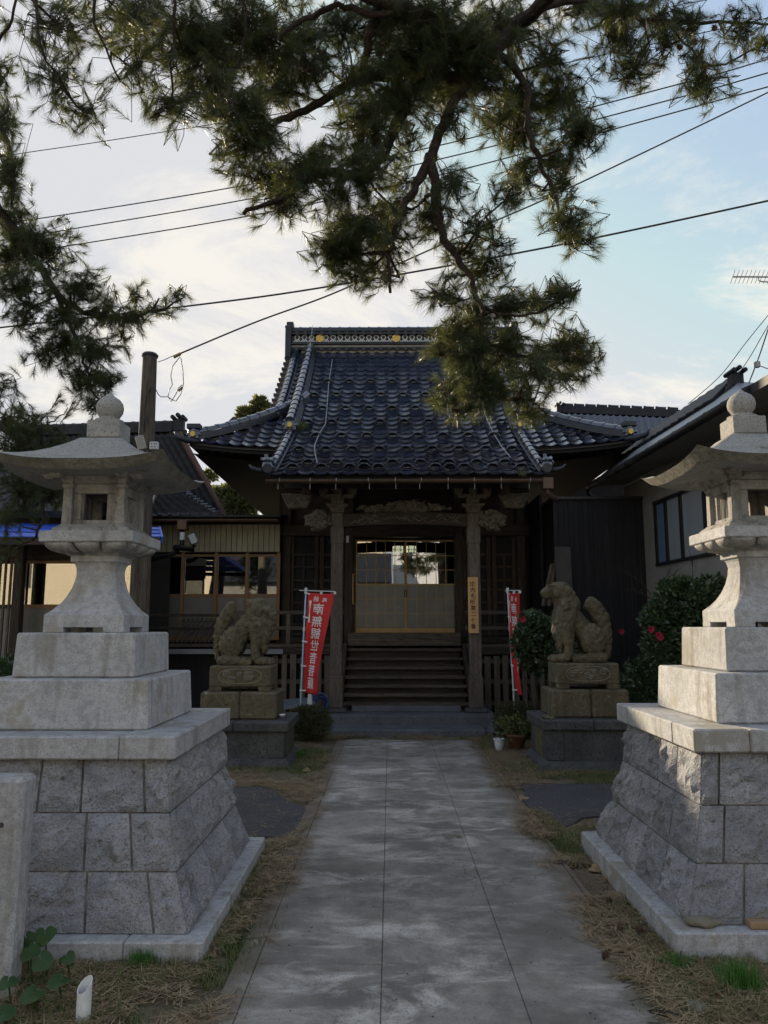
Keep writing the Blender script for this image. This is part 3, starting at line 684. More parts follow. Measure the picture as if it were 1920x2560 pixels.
pedR, rcx, rcy, rz = pedestal(1.765, 2.87, 8.96, 'dark and mossy pedestal under the statue with a head, right of the path', 5, 0.02, 1)
pedL, lcx, lcy, lz = pedestal(-2.36, -1.215, 9.1, 'dark and mossy pedestal under the headless statue, left of the path', 6, -0.02, -1)
def lion(head):
    """seated guardian facing +x, base at z=0, in metres"""
    k = 0.00111
    def p(X, Z, y=0.0): return Vector(((535 - X) * k, y, (940 - Z) * k))
    L = []
    for s_ in (-1, 1):                                  # legs and haunches, both sides
        y = s_ * 0.125
        L += [('e', p(665, 705, s_ * 0.10), (0.155, 0.085, 0.18)), ('e', p(650, 600, s_ * 0.095), (0.10, 0.06, 0.09)),
              ('c', [p(760, 885, y), p(640, 890, y), p(500, 900, y)], [0.062, 0.062, 0.052])]
        L += [('e', p(470, 905, y - s_ * 0.018), (0.045, 0.022, 0.038)), ('e', p(465, 905, y + s_ * 0.025), (0.045, 0.022, 0.036))]
        L += [('c', [p(400, 480, s_ * 0.09), p(395, 620, s_ * 0.10), p(400, 760, s_ * 0.105), p(385, 860, s_ * 0.105)], [0.10, 0.075, 0.058, 0.055]),
              ('e', p(325, 895, s_ * 0.105), (0.10, 0.068, 0.048)), ('e', p(245, 905, s_ * 0.085), (0.045, 0.022, 0.034)),
              ('e', p(240, 905, s_ * 0.125), (0.045, 0.022, 0.034)), ('e', p(255, 890, s_ * 0.105), (0.05, 0.024, 0.04))]
        L += [('e', p(310, 720, s_ * 0.06), (0.035, 0.04, 0.12))]
    L += [('c', [p(650, 690), p(550, 555), p(420, 430)], [0.14, 0.13, 0.14]), ('e', p(365, 490), (0.135, 0.13, 0.21)),
          ('e', p(310, 600), (0.08, 0.11, 0.13)), ('e', p(510, 470), (0.10, 0.10, 0.11)), ('e', p(560, 885), (0.28, 0.13, 0.052))]
    # tail: upright flame
    L += [('c', [p(830, 860), p(835, 740), p(820, 600), p(785, 470), p(720, 350), p(680, 290)], [q * (1.0 if head else 0.78) for q in (0.05, 0.065, 0.085, 0.105, 0.10, 0.07)]),
          ('e', p(690 if head else 705, 320), (0.085 if head else 0.06, 0.075, 0.085)), ('e', p(810, 520), (0.07, 0.06, 0.12))]
    if head: L += [('e', p(640, 330), (0.05, 0.05, 0.06))]
    if head:
        L += [('c', [p(420, 430), p(400, 320), p(370, 220)], [0.165, 0.15, 0.135]), ('e', p(470, 330), (0.10, 0.13, 0.15)), ('e', p(440, 240), (0.085, 0.13, 0.12)),
              ('e', p(350, 165), (0.135, 0.125, 0.105)), ('e', p(345, 120), (0.12, 0.10, 0.060)), ('e', p(265, 165), (0.12, 0.095, 0.075)),
              ('e', p(195, 185), (0.075, 0.08, 0.058)), ('e', p(175, 190), (0.055, 0.065, 0.05)), ('e', p(235, 222), (0.105, 0.075, 0.036)), ('e', p(190, 215), (0.06, 0.068, 0.036)), ('e', p(300, 235), (0.09, 0.10, 0.05)), ('e', p(330, 250), (0.09, 0.11, 0.09))]
        for s_ in (-1, 1):
            L += [('e', p(270, 112, s_ * 0.060), (0.075, 0.030, 0.024)), ('e', p(420, 175, s_ * 0.115), (0.045, 0.03, 0.06)), ('e', p(300, 200, s_ * 0.10), (0.06, 0.03, 0.05)),
                  ('e', p(455, 380, s_ * 0.11), (0.06, 0.05, 0.10)), ('e', p(380, 330, s_ * 0.125), (0.05, 0.04, 0.09))]
    else:
        L += [('c', [p(420, 430), p(395, 350), p(385, 290)], [0.14, 0.125, 0.105]), ('e', p(470, 300), (0.06, 0.08, 0.10)), ('e', p(500, 270), (0.035, 0.05, 0.07)),
              ('e', p(290, 340), (0.075, 0.11, 0.07)), ('e', p(240, 400), (0.06, 0.09, 0.10)), ('e', p(250, 500), (0.06, 0.09, 0.12))]
        for s_ in (-1, 1): L += [('e', p(455, 400, s_ * 0.11), (0.06, 0.05, 0.10)), ('e', p(380, 360, s_ * 0.12), (0.06, 0.04, 0.09))]
    return L
def groove(me, k):                                      # shallow carved curls: geometry, not paint
    no = [v.normal.copy() for v in me.vertices]
    for v, nn in zip(me.vertices, no):
        c = v.co
        if (c.x < -0.13 and c.z > 0.15) or (0.42 < c.z < 0.72 and c.x > -0.08):
            v.co = c + nn * k * (math.sin(60 * (c.z * 0.8 + c.x * 0.9 + 0.06 * mnoise.noise(c * 11))) + 0.6 * mnoise.noise(c * 38))
mR = blob_mesh('guardian_lion', lion(True), 0.0095, sandstone, 4, 0.009, 0.045); groove(mR, 0.0042)
mR.transform(Matrix.Rotation(math.pi, 4, 'Z'))
o = inst('guardian_lion', mR, Matrix.Translation((rcx - 0.03, rcy, rz - 0.004))); tag(o, 'seated stone guardian lion with its head intact, facing left on the right pedestal', 'statue')
mL = blob_mesh('guardian_lion', lion(False), 0.0095, sandstone, 3, 0.012, 0.045); groove(mL, 0.0055)
o = inst('guardian_lion', mL, Matrix.Translation((lcx - 0.005, lcy, lz - 0.004))); tag(o, 'headless seated stone guardian lion with broken neck, on the left pedestal', 'statue')
m = blob_mesh('broken_stone', [('e', (0, 0, 0), (0.075, 0.04, 0.025)), ('e', (-0.05, 0.02, 0.01), (0.05, 0.03, 0.02))], 0.012, sandstone, 1, 0.015, 0.04)
o = inst('broken_stone', m, Matrix.Translation((1.83, 9.02, 0.565))); tag(o, 'small broken stone lying on the dark ledge of the right pedestal', 'stone')

# ================================================================== TEMPLE HALL
HX = 0.27; YE, YM, YP, YW, YR = 11.75, 12.95, 12.7, 15.0, 17.2
hall = empty('temple_hall', (HX, 15.0, 0))
tag(hall, 'dark wooden temple hall with a curved glazed tile roof and central porch', 'temple')
def zr(Y): u = Y - YE; return 3.915 + 0.52 * u + 0.0406 * u * u
def lift(dx, Y):
    a = max(0.0, (abs(dx) - 1.9) / 1.8); return 0.13 * a ** 2.0 * max(0.0, min(1.0, 1 - (Y - YM) / 2.2)) if Y >= YM - 0.3 else 0.0
def RS(x, Y): return zr(Y) + lift(x - HX, Y)
EH = {-1: 3.76, 1: 3.98}                                 # eave half-lengths, left and right
def hip_x(Y, s): return EH[s] + (1.95 - EH[s]) * (Y - YM) / (14.9 - YM)
def half_w(Y, s):
    if Y < YM: return 2.16
    return max(hip_x(Y, s), 2.50) if Y < 14.9 else 2.50
# roof body (boards under the tiles), front and back slopes, hips
m = MB(); NY = 30
def strip(ys_, hw, dz, flip=False):
    rows = []
    for Y in ys_:
        row = []
        for i in range(25):
            dx = -hw(Y, -1) + (hw(Y, -1) + hw(Y, 1)) * i / 24; row.append((HX + dx, (2 * YR - Y) if flip else Y, RS(HX + dx, Y) + dz))
        rows.append(row)
    b = len(m.v)
    for r_ in rows: m.v += r_
    for j in range(len(rows) - 1):
        for i in range(24): q = b + j * 25 + i; m.f.append((q, q + 1, q + 26, q + 25)); m.m.append(0)
strip([YE + 0.03 + (YM - YE) * k / 8 for k in range(9)], lambda Y, s: 2.16, -0.02)
strip([YM + 0.02 + (YR - YM - 0.02) * k / NY for k in range(NY + 1)], lambda Y, s: half_w(max(Y, YM), s), -0.021)
strip([YM + 0.02 + (YR - YM - 0.02) * k / NY for k in range(NY + 1)], lambda Y, s: half_w(max(Y, YM), s), -0.021, True)
for s_ in (-1, 1):                                       # hipped ends
    A = [Vector((HX + s_ * EH[s_], YM, RS(HX + s_ * EH[s_], YM) - 0.03)), Vector((HX + s_ * 2.2, 14.9, zr(14.6))), Vector((HX + s_ * 2.2, 2 * YR - 14.9, zr(14.6))), Vector((HX + s_ * EH[s_], 2 * YR - YM, RS(HX + 3.68, YM) - 0.03))]
    m.add(A, [(0, 1, 2, 3)])
    m.add([(HX + s_ * 2.3, 14.2, zr(14.2) - .05), (HX + s_ * 2.3, YR, zr(YR) - .05), (HX + s_ * 2.3, 2 * YR - 14.2, zr(14.2) - .05)], [(0, 1, 2)])
roof = m.build('roof', wood_dark_h, hall, fixn=False)

# tile shape: a sagging pan with raised edges and a thick front lip
TW, TE_ = 0.2275, 0.244
def tile_mesh(name='roof_tile'):
    ts = [0, .07, .18, .34, .5, .66, .82, .93, 1.0]; m = MB()
    pf = [((t - 0.5) * TW, 0.036 * abs(2 * t - 1) ** 2.0 * (1.0 if t < .5 else 0.8)) for t in ts]
    n = len(ts)
    A = [(x, 0.0, z + 0.032) for x, z in pf]; B = [(x, 0.0, z + 0.010) for x, z in pf]; C_ = [(x, TE_ + 0.05, z + 0.002) for x, z in pf]
    m.add(A + B + C_, [(i, i + 1, 2 * n + i + 1, 2 * n + i) for i in range(n - 1)] + [(n + i, n + i + 1, i + 1, i) for i in range(n - 1)])
    me = m.mesh(name, tile_m, smooth=False, fixn=False)
    for p in me.polygons: p.use_smooth = True
    try: me.set_sharp_from_angle(angle=0.9)
    except Exception: pass
    return me
tile_me = tile_mesh()
def frame_at(x, Y, dz=0.0):
    e = 0.01
    ex = Vector((2 * e, 0, RS(x + e, Y) - RS(x - e, Y))).normalized(); ey = Vector((0, 2 * e, RS(x, Y + e) - RS(x, Y - e))).normalized()
    n = ex.cross(ey).normalized(); ey = n.cross(ex)
    Mx = Matrix((ex, ey, n)).transposed().to_4x4(); Mx.translation = Vector((x, Y, RS(x, Y))) + n * dz; return Mx
rows = [YE]
while rows[-1] < YR - 0.25:
    sl = math.sqrt(1 + (0.52 + 0.0812 * (rows[-1] - YE)) ** 2); rows.append(rows[-1] + TE_ / sl)
cells = []
for j, Y in enumerate(rows):
    for i in range(-18, 19):
        dx = i * TW
        lim = half_w(max(Y, YM), 1 if dx > 0 else -1) if Y >= YM - 0.02 else 2.16
        if abs(dx) < lim - 0.06: cells.append((Y, i, dx, j))
main_eave_row = next(j for j, Y in enumerate(rows) if Y >= YM - 0.02)
cells.sort(key=lambda c: c[0])
trs = random.Random(9)
far = []
for k, (Y, i, dx, j) in enumerate(cells):
    Mx = frame_at(HX + dx + trs.uniform(-.002, .002), Y + trs.uniform(-.004, .004), trs.uniform(0, 0.004)) @ Matrix.Rotation(trs.uniform(-.012, .012), 4, 'Y') @ Matrix.Rotation(trs.uniform(-.012, .012), 4, 'X')
    if k < 300: inst('roof_tile', tile_me, Mx, roof)
    else: far.append(Mx)
V = np.array([v.co[:] for v in tile_me.vertices]); Fq = np.array([p.vertices[:] for p in tile_me.polygons])
VV = []; FF = []
for q, Mx in enumerate(far):
    A = np.array(Mx); VV.append(V @ A[:3, :3].T + A[:3, 3]); FF.append(Fq + q * len(V))
o = raw_mesh('upper_roof_tiles', np.concatenate(VV), np.concatenate(FF), tile_m, roof, smooth=True); tag(o, kind='stuff')
try: o.data.set_sharp_from_angle(angle=0.9)
except Exception: pass
# snow guards: little arched loops standing on the tiles
m = MB(); nA = 11
def arch(w, h, y, z0): return [(w * math.cos(math.pi * k / (nA - 1)), y, z0 + h * math.sin(math.pi * k / (nA - 1))) for k in range(nA)]
A0, A1, A2, A3 = arch(0.105, 0.080, 0.0, 0.030), arch(0.084, 0.060, 0.0, 0.032), arch(0.084, 0.058, 0.09, 0.022), arch(0.075, 0.030, 0.17, 0.018)
vs = A0 + A1 + A2 + A3; fs = []
for k in range(nA - 1): fs += [(k, k + 1, nA + k + 1, nA + k), (nA + k, nA + k + 1, 2 * nA + k + 1, 2 * nA + k), (k, 3 * nA + k, 3 * nA + k + 1, k + 1)]
m.add(vs, fs); m.add(A2, [tuple(range(nA))], 1)  # black face at the back paints in the shade of the hollow
guard_me = m.mesh('snow_guard', [tile_m, black_board], smooth=True)
for j, par in ((1, 0), (2, 1), (5, 0), (8, 1), (11, 0), (14, 1), (17, 0), (20, 1)):
    if j >= len(rows): continue
    for i in range(-8, 9):
        if (i + par) % 2 == 0 or (j == 1 and i % 3 == 0):
            inst('snow_guard', guard_me, frame_at(HX + i * TW, rows[j] + 0.03, 0.02), roof)

# rolled caps along descending and hip ridges, laid one over the next
def cap_mesh(r, L):
    m = MB(); n = 8; rings = []
    for y, rr_ in ((0, r * 1.06), (L * 0.22, r * 1.06), (L * 0.24, r * 0.96), (L * 1.05, r * 0.92)):
        rings.append([(rr_ * math.cos(math.pi * k / n), y, rr_ * math.sin(math.pi * k / n)) for k in range(n + 1)])
    b = []
    for rg in rings: b += rg
    fs = [(j * (n + 1) + k, j * (n + 1) + k + 1, (j + 1) * (n + 1) + k + 1, (j + 1) * (n + 1) + k) for j in range(3) for k in range(n)] + [tuple(range(n + 1))]
    m.add(b, fs); me = m.mesh('ridge_cap', tile_m, smooth=True)
    try: me.set_sharp_from_angle(angle=0.8)
    except Exception: pass
    return me
cap_big, cap_small = cap_mesh(0.085, 0.26), cap_mesh(0.075, 0.24)
def ridge_run(pts, r, me, base_h, layers, name):
    """pts bottom to top: stacked flat courses with rolled caps on top"""
    pts = [Vector(p) for p in pts]
    up = Vector((0, 0, 1))
    if base_h > 0.01:
        for l in range(layers):
            mm = MB(); hw = r * (1.35 - 0.14 * l); z0, z1 = base_h * l / layers, base_h * (l + 1) / layers
            rg = []
            for i, p in enumerate(pts):
                d = (pts[min(i + 1, len(pts) - 1)] - pts[max(i - 1, 0)]); sd_ = Vector((d.y, -d.x, 0)).normalized()
                rg.append([p - sd_ * hw + up * z0, p + sd_ * hw + up * z0, p + sd_ * hw + up * (z1 - 0.006), p + sd_ * (hw - 0.01) + up * z1, p - sd_ * (hw - 0.01) + up * z1, p - sd_ * hw + up * (z1 - 0.006)])
            mm.loft(rg); mm.build(name, ridge_m, roof)
    # caps along arc length
    cum = [0.0]
    for i in range(len(pts) - 1): cum.append(cum[-1] + (pts[i + 1] - pts[i]).length)
    s_ = 0.0; step = 0.25 if me is cap_big else 0.23
    def pos(t):
        for i in range(len(pts) - 1):
            if t <= cum[i + 1] or i == len(pts) - 2: return pts[i].lerp(pts[i + 1], (t - cum[i]) / (cum[i + 1] - cum[i]))
    while s_ < cum[-1] - 0.05:
        a = pos(s_); b = pos(min(s_ + step, cum[-1])); d = (b - a).normalized(); sx = d.cross(up).normalized(); n = sx.cross(d)
        Mx = Matrix((sx, d, n)).transposed().to_4x4(); Mx.translation = a + n * (base_h + 0.0); inst('ridge_cap', me, Mx, roof); s_ += step
def on_roof(dx, Y, dz=0.03): return Vector((HX + dx, Y, RS(HX + dx, Y) + dz))
for s_ in (-1, 1):
    ridge_run([on_roof(s_ * 2.10, Y) for Y in np.linspace(13.75, YR - 0.15, 12)], 0.10, cap_big, 0.20, 5, 'descending_ridge_course')
    ridge_run([on_roof(s_ * 2.44, Y, 0.05) for Y in np.linspace(14.3, YR - 0.15, 12)], 0.075, cap_small, 0.02, 1, 'verge_course')
    ridge_run([on_roof(s_ * (2.16 - 0.04 * (Y - 11.8)), Y, 0.03) for Y in np.linspace(11.83, 13.75, 7)], 0.075, cap_small, 0.03, 1, 'porch_ridge_course')
    hp = []
    for k in range(9):
        t = k / 8; Y = YM + 0.12 + (14.9 - YM) * t; dx = s_ * (hip_x(min(Y, 14.9), s_) + 0.02); hp.append(Vector((HX + dx, Y, RS(HX + dx, Y) + 0.02)))
    ridge_run(hp, 0.085, cap_big, 0.12, 3, 'hip_ridge_course')
    # gable verge: stacked tile edges seen from the side
    for k, Y in enumerate(np.linspace(14.4, YR - 0.2, 13)):
        p = on_roof(s_ * 2.60, Y, -0.03); MB().box(p.x - 0.1, p.x + 0.1, p.y - 0.02, p.y + 0.22, p.z - 0.05, p.z + 0.015).build('verge_tile', ridge_m, roof, bevel=0.01)
    # ornamental end tiles
    def ornament(c, r, name, gold_c=True, face=Vector((0, -1, 0))):
        parts = [('e', c, (r, 0.05, r * 0.9)), ('e', c + Vector((0, 0.0, r * 0.75)), (r * 0.6, 0.05, r * 0.5))]
        for q in range(7):
            t = math.pi * (q / 6 * 1.5 - 0.25); parts.append(('e', c + Vector((math.cos(t) * r, 0, math.sin(t) * r * 0.9)), (r * 0.32, 0.045, r * 0.32)))
        me = blob_mesh(name, parts, 0.014, tile_m, 2); ob = inst(name, me, Matrix.Identity(4), roof)
        if gold_c:
            g_ = MB(); g_.prism([(c.x + 0.045 * math.cos(R(60 * q + 30)), c.z + 0.05 * math.sin(R(60 * q + 30))) for q in range(6)], 'y', c.y - 0.075, c.y - 0.045); g_.build('gold_crest', gold, roof)
        return ob
    p = on_roof(s_ * 2.10, 13.68, 0.17); ornament(p, 0.12, 'ridge_end_ornament')
    p = on_roof(s_ * 2.20, 11.84, 0.12)
    parts = [('e', p, (0.09, 0.07, 0.09)), ('e', p + Vector((0, 0.02, 0.10)), (0.09, 0.10, 0.05))]
    for q in range(9): parts.append(('e', p + Vector((0.10 * math.cos(q * 2.4), 0.08 + 0.06 * math.sin(q * 1.7), 0.07 + 0.018 * q % 0.11)), (0.035, 0.03, 0.035)))
    inst('porch_corner_ornament', blob_mesh('porch_corner_ornament', parts, 0.014, tile_m, 1), Matrix.Identity(4), roof)
    MB().tube([(p.x - s_ * 0.02, p.y - 0.07, p.z - 0.045), (p.x - s_ * 0.02, p.y - 0.10, p.z - 0.045)], 0.075, 14).build('round_end_tile', ridge_m, roof)
    q0 = Vector((p.x + s_ * 0.03, p.y - 0.03, p.z - 0.07))
    MB().tube([q0, q0 + Vector((s_ * 0.11, -0.02, 0.0)), q0 + Vector((s_ * 0.19, -0.03, 0.025)), q0 + Vector((s_ * 0.245, -0.03, 0.085))], [0.045, 0.042, 0.034, 0.014], 8).build('upturned_corner_tile', ridge_m, roof, smooth=True)
    c = hp[0] + Vector((s_ * 0.02, -0.05, 0.09)); ornament(c, 0.10, 'hip_end_ornament', True)
    MB().box(c.x - 0.12, c.x + 0.12, c.y - 0.05, c.y + 0.12, c.z + 0.10, c.z + 0.19).build('hip_end_block', ridge_m, roof, bevel=0.01)
    q0 = hp[0] + Vector((s_ * 0.02, -0.1, -0.03))
    MB().tube([q0 + Vector((-s_ * .1, .1, 0)), q0 + Vector((s_ * 0.10, -0.03, 0.0)), q0 + Vector((s_ * 0.24, -0.07, 0.05)), q0 + Vector((s_ * 0.30, -0.08, 0.14))], [0.07, 0.06, 0.045, 0.015], 8).build('upturned_corner_tile', ridge_m, roof, smooth=True)
# main ridge
RZ = zr(YR - 0.12); hl = 2.62
def rbox(z0, z1, hd, dl, mat=ridge_m, name='ridge_course'): MB().box(HX - hl + dl, HX + hl - dl, YR - hd, YR + hd, z0, z1).build(name, mat, roof, bevel=0.006)
rbox(RZ - 0.03, RZ + 0.08, 0.15, 0.30, plaster_grey, 'ridge_mortar')
ry = RZ + 0.08
for k, (h, hd) in enumerate(((0.035, 0.19), (0.035, 0.20), (0.06, 0.165), (0.035, 0.215), (0.03, 0.20))): rbox(ry, ry + h - 0.004, hd, 0.06, plaster_grey if k == 2 else ridge_m); ry += h
rbox(ry, ry + 0.175, 0.135, 0.07, ridge_m, 'ridge_panel'); LZ = ry + 0.0875
# scalloped round tile ends under and over the lattice
for zz_ in (RZ + 0.105, ry + 0.205):
    n = 26
    for k in range(n):
        x = HX - hl + 0.2 + (2 * hl - 0.4) * k / (n - 1)
        MB().tube([(x, YR - 0.15, zz_), (x, YR - 0.235, zz_ - 0.01)], 0.045, 8).build('round_tile_end', ridge_m, roof)
lm = MB()
pts = [(-0.075, -0.075), (-0.03, 0.0), (-0.045, 0.04), (-0.03, 0.075), (0.03, 0.075), (0.045, 0.04), (0.03, 0.0), (0.075, -0.075)]
def bar(a, b): lm.beam((a[0], 0, a[1]), (b[0], 0, b[1]), 0.018, 0.017, up=Vector((0, 1, 0)))
for a, b in (((-.08, -.08), (-.022, -.018)), ((.08, -.08), (.022, -.018)), ((-.022, -.018), (-.058, .03)), ((.022, -.018), (.058, .03)), ((-.058, .03), (-.032, .075)), ((.058, .03), (.032, .075)),
             ((-.03, -.08), (.022, -.018)), ((.03, -.08), (-.022, -.018)), ((-.032, .075), (.032, .075))): bar(a, b)
lat_me = lm.mesh('lattice_ring', white_trim)
n = 30
for k in range(n):
    x = HX - hl + 0.20 + (2 * hl - 0.40) * k / (n - 1); inst('lattice_ring', lat_me, Matrix.Translation((x, YR - 0.145, LZ)), roof)
hexp = [(0.10 * math.cos(R(60 * q + 30)), 0.105 * math.sin(R(60 * q + 30))) for q in range(6)]
m = MB(); m.prism(hexp, 'y', -0.02, 0.0)
m.lathe(0, 0, [(0.05, 0), (0.045, 0.008), (0.02, 0.012), (0.012, 0.012)], 12)
hx_me = MB().prism(hexp, 'y', -0.022, 0.0)
for q in range(6): hx_me.prism([(0.045 * math.cos(R(60 * q)) + 0.02 * math.cos(R(a)), 0.045 * math.sin(R(60 * q)) + 0.02 * math.sin(R(a))) for a in range(0, 360, 60)], 'y', -0.03, -0.022)
hx_me = hx_me.mesh('gold_crest', gold, bevel=0.004)
for x in (-1.83, -0.06, 1.71): inst('gold_crest', hx_me, Matrix.Translation((HX + x - 0.06, YR - 0.158, LZ)), roof)
ry += 0.175
for h, hd in ((0.035, 0.21), (0.04, 0.17), (0.035, 0.19), (0.035, 0.17), (0.035, 0.15)): rbox(ry, ry + h - 0.004, hd, 0.02); ry += h
x = HX - hl
while x < HX + hl - 0.05:
    Mx = Matrix((Vector((0, -1, 0)), Vector((1, 0, 0)), Vector((0, 0, 1)))).transposed().to_4x4(); Mx.translation = Vector((x, YR, ry)); inst('ridge_cap', cap_small, Mx, roof); x += 0.23
for s_ in (-1, 1):
    x = HX + s_ * hl
    MB().box(x - 0.07, x + 0.07, YR - 0.24, YR + 0.24, RZ - 0.12, ry - 0.02).box(x - 0.085, x + 0.085, YR - 0.20, YR + 0.2, ry - 0.018, ry + 0.05).box(x - 0.06, x + 0.10, YR - 0.12, YR + 0.12, ry + 0.052, ry + 0.17).build('ridge_end_block', ridge_m, roof, bevel=0.015)
# chains hanging down the roof
def chain(pts, label):
    me = MB(); P_ = [Vector(p) for p in pts]; k = 0
    for i in range(len(P_) - 1):
        L = (P_[i + 1] - P_[i]).length; n = int(L / 0.03)
        for j in range(n):
            a = P_[i].lerp(P_[i + 1], j / n); b = P_[i].lerp(P_[i + 1], (j + 1.3) / n); d = (b - a); sd_ = Vector((1, 0, 0)) if k % 2 else Vector((0, -0.5, 0.8)); k += 1
            me.tube([a, a.lerp(b, .5) + sd_ * 0.009, b], 0.004, 4); me.tube([a, a.lerp(b, .5) - sd_ * 0.009, b], 0.004, 4)
    ob = me.build('roof_chain', rope_m); tag(ob, label, 'chain', 'chains hanging on the temple roof')
chain([on_roof(-1.57 + w_, Y, 0.10) for Y, w_ in ((16.7, 0.0), (15.6, 0.01), (14.7, 0.06), (13.9, 0.10), (13.5, 0.03), (12.9, 0.0), (12.55, 0.05), (12.1, 0.13))], 'pale chain hanging down the left part of the temple roof')
chain([on_roof(1.55 + w_, Y, 0.10) for Y, w_ in ((14.6, 0.0), (13.9, 0.02), (13.3, 0.06), (12.8, 0.10), (12.35, 0.16))], 'pale chain hanging down the right part of the temple roof')
for s_ in (-1, 1):                                       # lightning wire down the ridges
    mm = MB(); mm.tube([on_roof(s_ * 2.06, YR - 0.2, 0.75), on_roof(s_ * 2.08, YR - 0.6, 0.34), on_roof(s_ * 2.1, 15.0, 0.31), on_roof(s_ * 2.1, 13.75, 0.33)], 0.006, 5); mm.build('lightning_wire', rope_m, roof)

# underside: soffit boards and rafters
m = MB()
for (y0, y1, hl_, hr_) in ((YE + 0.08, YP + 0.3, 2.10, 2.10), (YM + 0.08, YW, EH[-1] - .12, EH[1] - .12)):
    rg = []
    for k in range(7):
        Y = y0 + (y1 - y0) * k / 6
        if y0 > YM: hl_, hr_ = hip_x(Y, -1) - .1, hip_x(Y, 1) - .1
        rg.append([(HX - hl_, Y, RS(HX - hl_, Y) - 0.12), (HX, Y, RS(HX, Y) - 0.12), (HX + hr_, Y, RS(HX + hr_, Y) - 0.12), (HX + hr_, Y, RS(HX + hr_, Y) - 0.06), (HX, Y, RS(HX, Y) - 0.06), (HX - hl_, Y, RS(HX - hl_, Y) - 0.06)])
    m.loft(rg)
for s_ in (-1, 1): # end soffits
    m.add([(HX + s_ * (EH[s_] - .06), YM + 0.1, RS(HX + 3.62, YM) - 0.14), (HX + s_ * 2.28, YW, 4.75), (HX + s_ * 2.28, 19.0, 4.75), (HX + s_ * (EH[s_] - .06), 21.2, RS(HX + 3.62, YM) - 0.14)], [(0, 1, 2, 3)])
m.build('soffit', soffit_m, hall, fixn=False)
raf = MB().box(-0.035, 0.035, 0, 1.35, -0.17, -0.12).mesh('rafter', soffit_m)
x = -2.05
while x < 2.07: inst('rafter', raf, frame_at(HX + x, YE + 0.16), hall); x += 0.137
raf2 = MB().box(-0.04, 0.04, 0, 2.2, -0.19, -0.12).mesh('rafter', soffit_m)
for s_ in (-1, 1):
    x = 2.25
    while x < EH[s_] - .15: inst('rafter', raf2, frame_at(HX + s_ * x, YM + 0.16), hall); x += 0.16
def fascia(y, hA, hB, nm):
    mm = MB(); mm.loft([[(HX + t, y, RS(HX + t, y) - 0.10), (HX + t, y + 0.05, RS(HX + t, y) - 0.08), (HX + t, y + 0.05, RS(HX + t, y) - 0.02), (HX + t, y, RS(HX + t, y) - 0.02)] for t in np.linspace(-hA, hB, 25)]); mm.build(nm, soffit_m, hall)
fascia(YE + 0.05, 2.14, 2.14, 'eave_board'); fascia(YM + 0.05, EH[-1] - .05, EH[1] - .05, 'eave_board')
# copper gutter with straps
gz = zr(YE) - 0.075; gy = YE - 0.06; m = MB(); n = 8; gx0, gx1 = at(664, 1204, gy).x, at(1372, 1204, gy).x
for r_ in (0.058, 0.052):
    pass
A = []; ang = [math.pi + math.pi * k / n for k in range(n + 1)]
ring = [(gy + 0.058 * math.cos(t), gz + 0.058 * math.sin(t)) for t in ang] + [(gy + 0.050 * math.cos(t), gz + 0.050 * math.sin(t)) for t in reversed(ang)]
m.prism(ring, 'x', gx0, gx1)
gut = m.build('gutter', copper, hall)
for px in (700, 776, 841, 921, 988, 1053, 1120, 1185, 1252, 1325):
    x = at(px, 1215, gy).x; j_ = trs.uniform(-0.03, 0.03)
    MB().tube([(x, gy - 0.062, gz + 0.02), (x, gy - 0.066, gz - 0.03), (x + j_, gy - 0.03, gz - 0.075), (x + j_, gy - 0.02, gz - 0.15)], 0.006, 5).build('gutter_strap', steel, gut)
MB().box(gx1 - 0.10, gx1 + 0.06, gy - 0.075, gy + 0.085, gz - 0.16, gz + 0.02).build('gutter_hopper', copper, gut, bevel=0.01)
MB().tube([(gx1 - 0.02, gy, gz - 0.14), (gx1 - 0.02, gy, gz - 0.21), (gx1 + 0.05, gy + 0.05, gz - 0.26), (gx1 + 0.14, gy + 0.12, gz - 0.30)], 0.042, 10).build('downpipe', copper, gut, smooth=True)

# stone steps and timber stair
st = MB().box(-0.86, 1.40, 11.57, 12.62, -0.05, 0.098).build('stone_step', stepstone, hall, bevel=0.012)
MB().box(-0.98, 1.66, 12.17, 14.0, -0.05, 0.232).build('stone_step', stepstone, hall, bevel=0.012)
MB().box(-0.62, 1.14, 12.66, 12.90, 0.233, 0.322).build('stone_step', stepstone, hall, bevel=0.01)
MB().beam((1.47, 11.75, 0.02), (1.70, 12.3, 0.20), 0.14, 0.05).build('slanting_slab', stepstone, hall, bevel=0.01)
tz = [0.36, 0.485, 0.615, 0.755, 0.90, 1.05, 1.205]; ty = [12.91 + 0.19 * k for k in range(7)]
for k in range(7):
    MB().box(-0.78, 1.30, ty[k] - 0.03, ty[k] + 0.24, tz[k] - 0.06, tz[k]).build('stair_tread', wood_step, hall, bevel=0.012)
    MB().box(-0.74, 1.26, ty[k] + 0.04, ty[k] + 0.06, tz[k] - 0.20 if k else 0.23, tz[k] - 0.061).build('stair_riser', wood_dark_h, hall)
for x in (-0.81, 1.33): MB().beam((x, 12.93, 0.24), (x, 14.15, 1.18), 0.06, 0.28).build('stair_stringer', wood_dark, hall)
MB().box(-0.77, 1.29, 14.16, 14.30, 1.24, 1.475).build('sill_beam', wood_step, hall, bevel=0.01)
MB().box(-0.77, 1.29, 14.30, YW - 0.06, 1.40, 1.47).build('landing', wood_step, hall)
